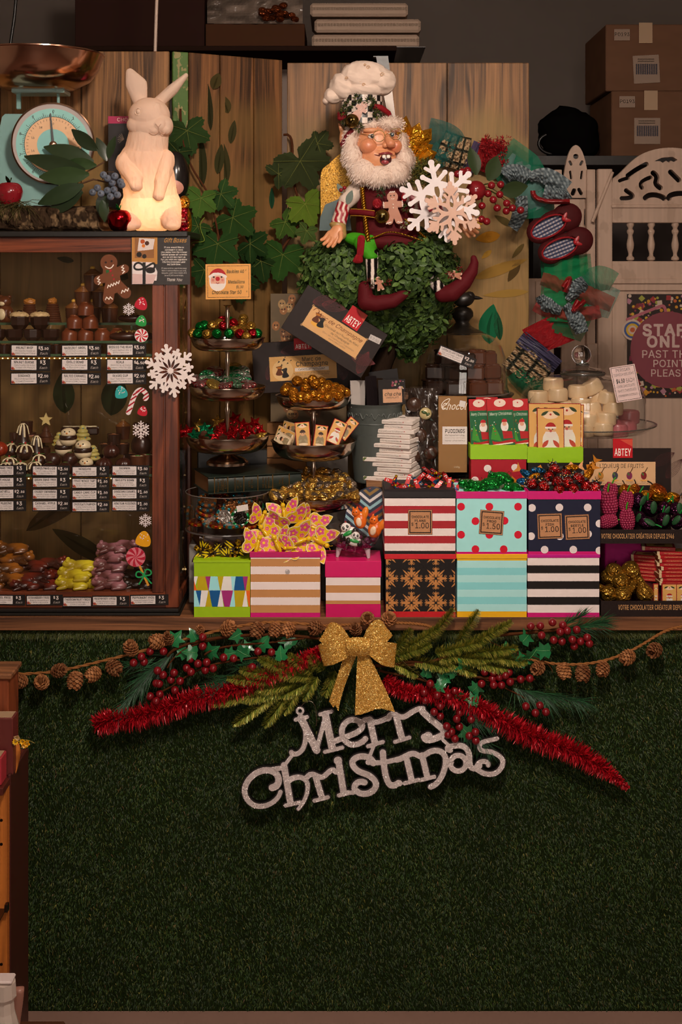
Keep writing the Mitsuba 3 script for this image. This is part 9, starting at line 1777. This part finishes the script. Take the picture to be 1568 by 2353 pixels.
part(kk, 'jar', M(tr(q[0], DGL, q[2]-240*s)).lathe([(1e-4, 0), (40*s, 0), (44*s, 40*s), (40*s, 120*s), (26*s, 170*s), (24*s, 195*s), (30*s, 205*s), (28*s, 238*s), (1e-4, 240*s)], 'b5a498', 10, False), 'gloss', 'faceted clear glass')
part(kk, 'stopper_top', M(tr(q[0], DGL, q[2])).box(-24*s, 24*s, -20*s, 20*s, 0, 8*s, 'c9b8b4', 3*s), 'gloss')
one('pink_handle', M().tube(prop([(44, 2270), (40, 2310), (34, 2353), (26, 2420)], -.75, 16), .009, '9a6a5c', 12), 'satin', 'pinkish rounded handle beside the glass jar at the lower left', 'handle')
# stand that carries the jar and the handle, mostly below the frame
one('low_table', M().box(-1.3, P(60, 0, -.9)[0], -1.0, -.6, .30, .33, '4a2c1c', .003).box(-1.29, -1.25, -.99, -.95, 0, .30, '4a2c1c').box(P(40, 0, -.9)[0], P(58, 0, -.9)[0], -.68, -.64, 0, .30, '4a2c1c'), 'satin', 'low dark table under the glass jar at the lower left corner', 'table')
# ---------------------------------------------------------------- shop window behind the camera
def shopwindow():
    labels['window_1'] = {'kind': 'structure'}
    x0, x1, z0, z1, y = -.75, .75, 1.0, 2.5, -4.19
    m = M()
    for x in np.linspace(x0, x1, 4): m.box(x-.03, x+.03, y, y+.05, z0, z1, '3a2a22')
    for z in (z0, (z0+z1)/2, z1): m.box(x0-.03, x1+.03, y, y+.05, z-.03, z+.03, '3a2a22')
    part('window_1', 'frame', m, 'satin')
    scene['window_1__pane'] = cply((np.array([(x0, y+.004, z0), (x1, y+.004, z0), (x1, y+.004, z1), (x0, y+.004, z1)]), np.array([[0, 2, 1], [0, 3, 2]])), 'mat_matte', emitter={'type': 'area', 'radiance': {'type': 'rgb', 'value': list(WINDOW_RAD)}})
shopwindow()
# ---------------------------------------------------------------- tell members of a heap apart by their place in the row
def place_labels():
    groups = {}
    for k, v in labels.items():
        if 'category' in v: groups.setdefault(v['label'], []).append(k)
    def cx(k, ax=0):
        for q in scene:
            if q == k or q.startswith(k+'__'):
                d = scene[q]; v = meshkit.WRITTEN[d['filename']][0].mean(0); X = np.array(T4(d['to_world']).matrix, float) if 'to_world' in d else np.eye(4); w = X[:3, :3] @ v+X[:3, 3]; return w[2] if ax else w[0]/(w[1]+3)
        return 0
    ordn = ['first', 'second', 'third', 'fourth', 'fifth', 'sixth', 'seventh']
    for lab, ks in groups.items():
        n = len(ks)
        if not 2 <= n <= 14 or len(lab.split()) > 13: continue
        st_ = 'stack' in lab.split(); A, B, C_ = ('topmost', 'lowest', ('top', 'bottom')) if st_ else ('leftmost', 'rightmost', ('left', 'right'))
        for i, k in enumerate(sorted(ks, key=(lambda q: -cx(q, 2)) if st_ else cx)):
            labels[k]['label'] = lab+', '+(A if i == 0 else B if i == n-1 else f'{ordn[i]} from {C_[0]}' if i < n/2 else f'{ordn[n-1-i]} from {C_[1]}')
place_labels()
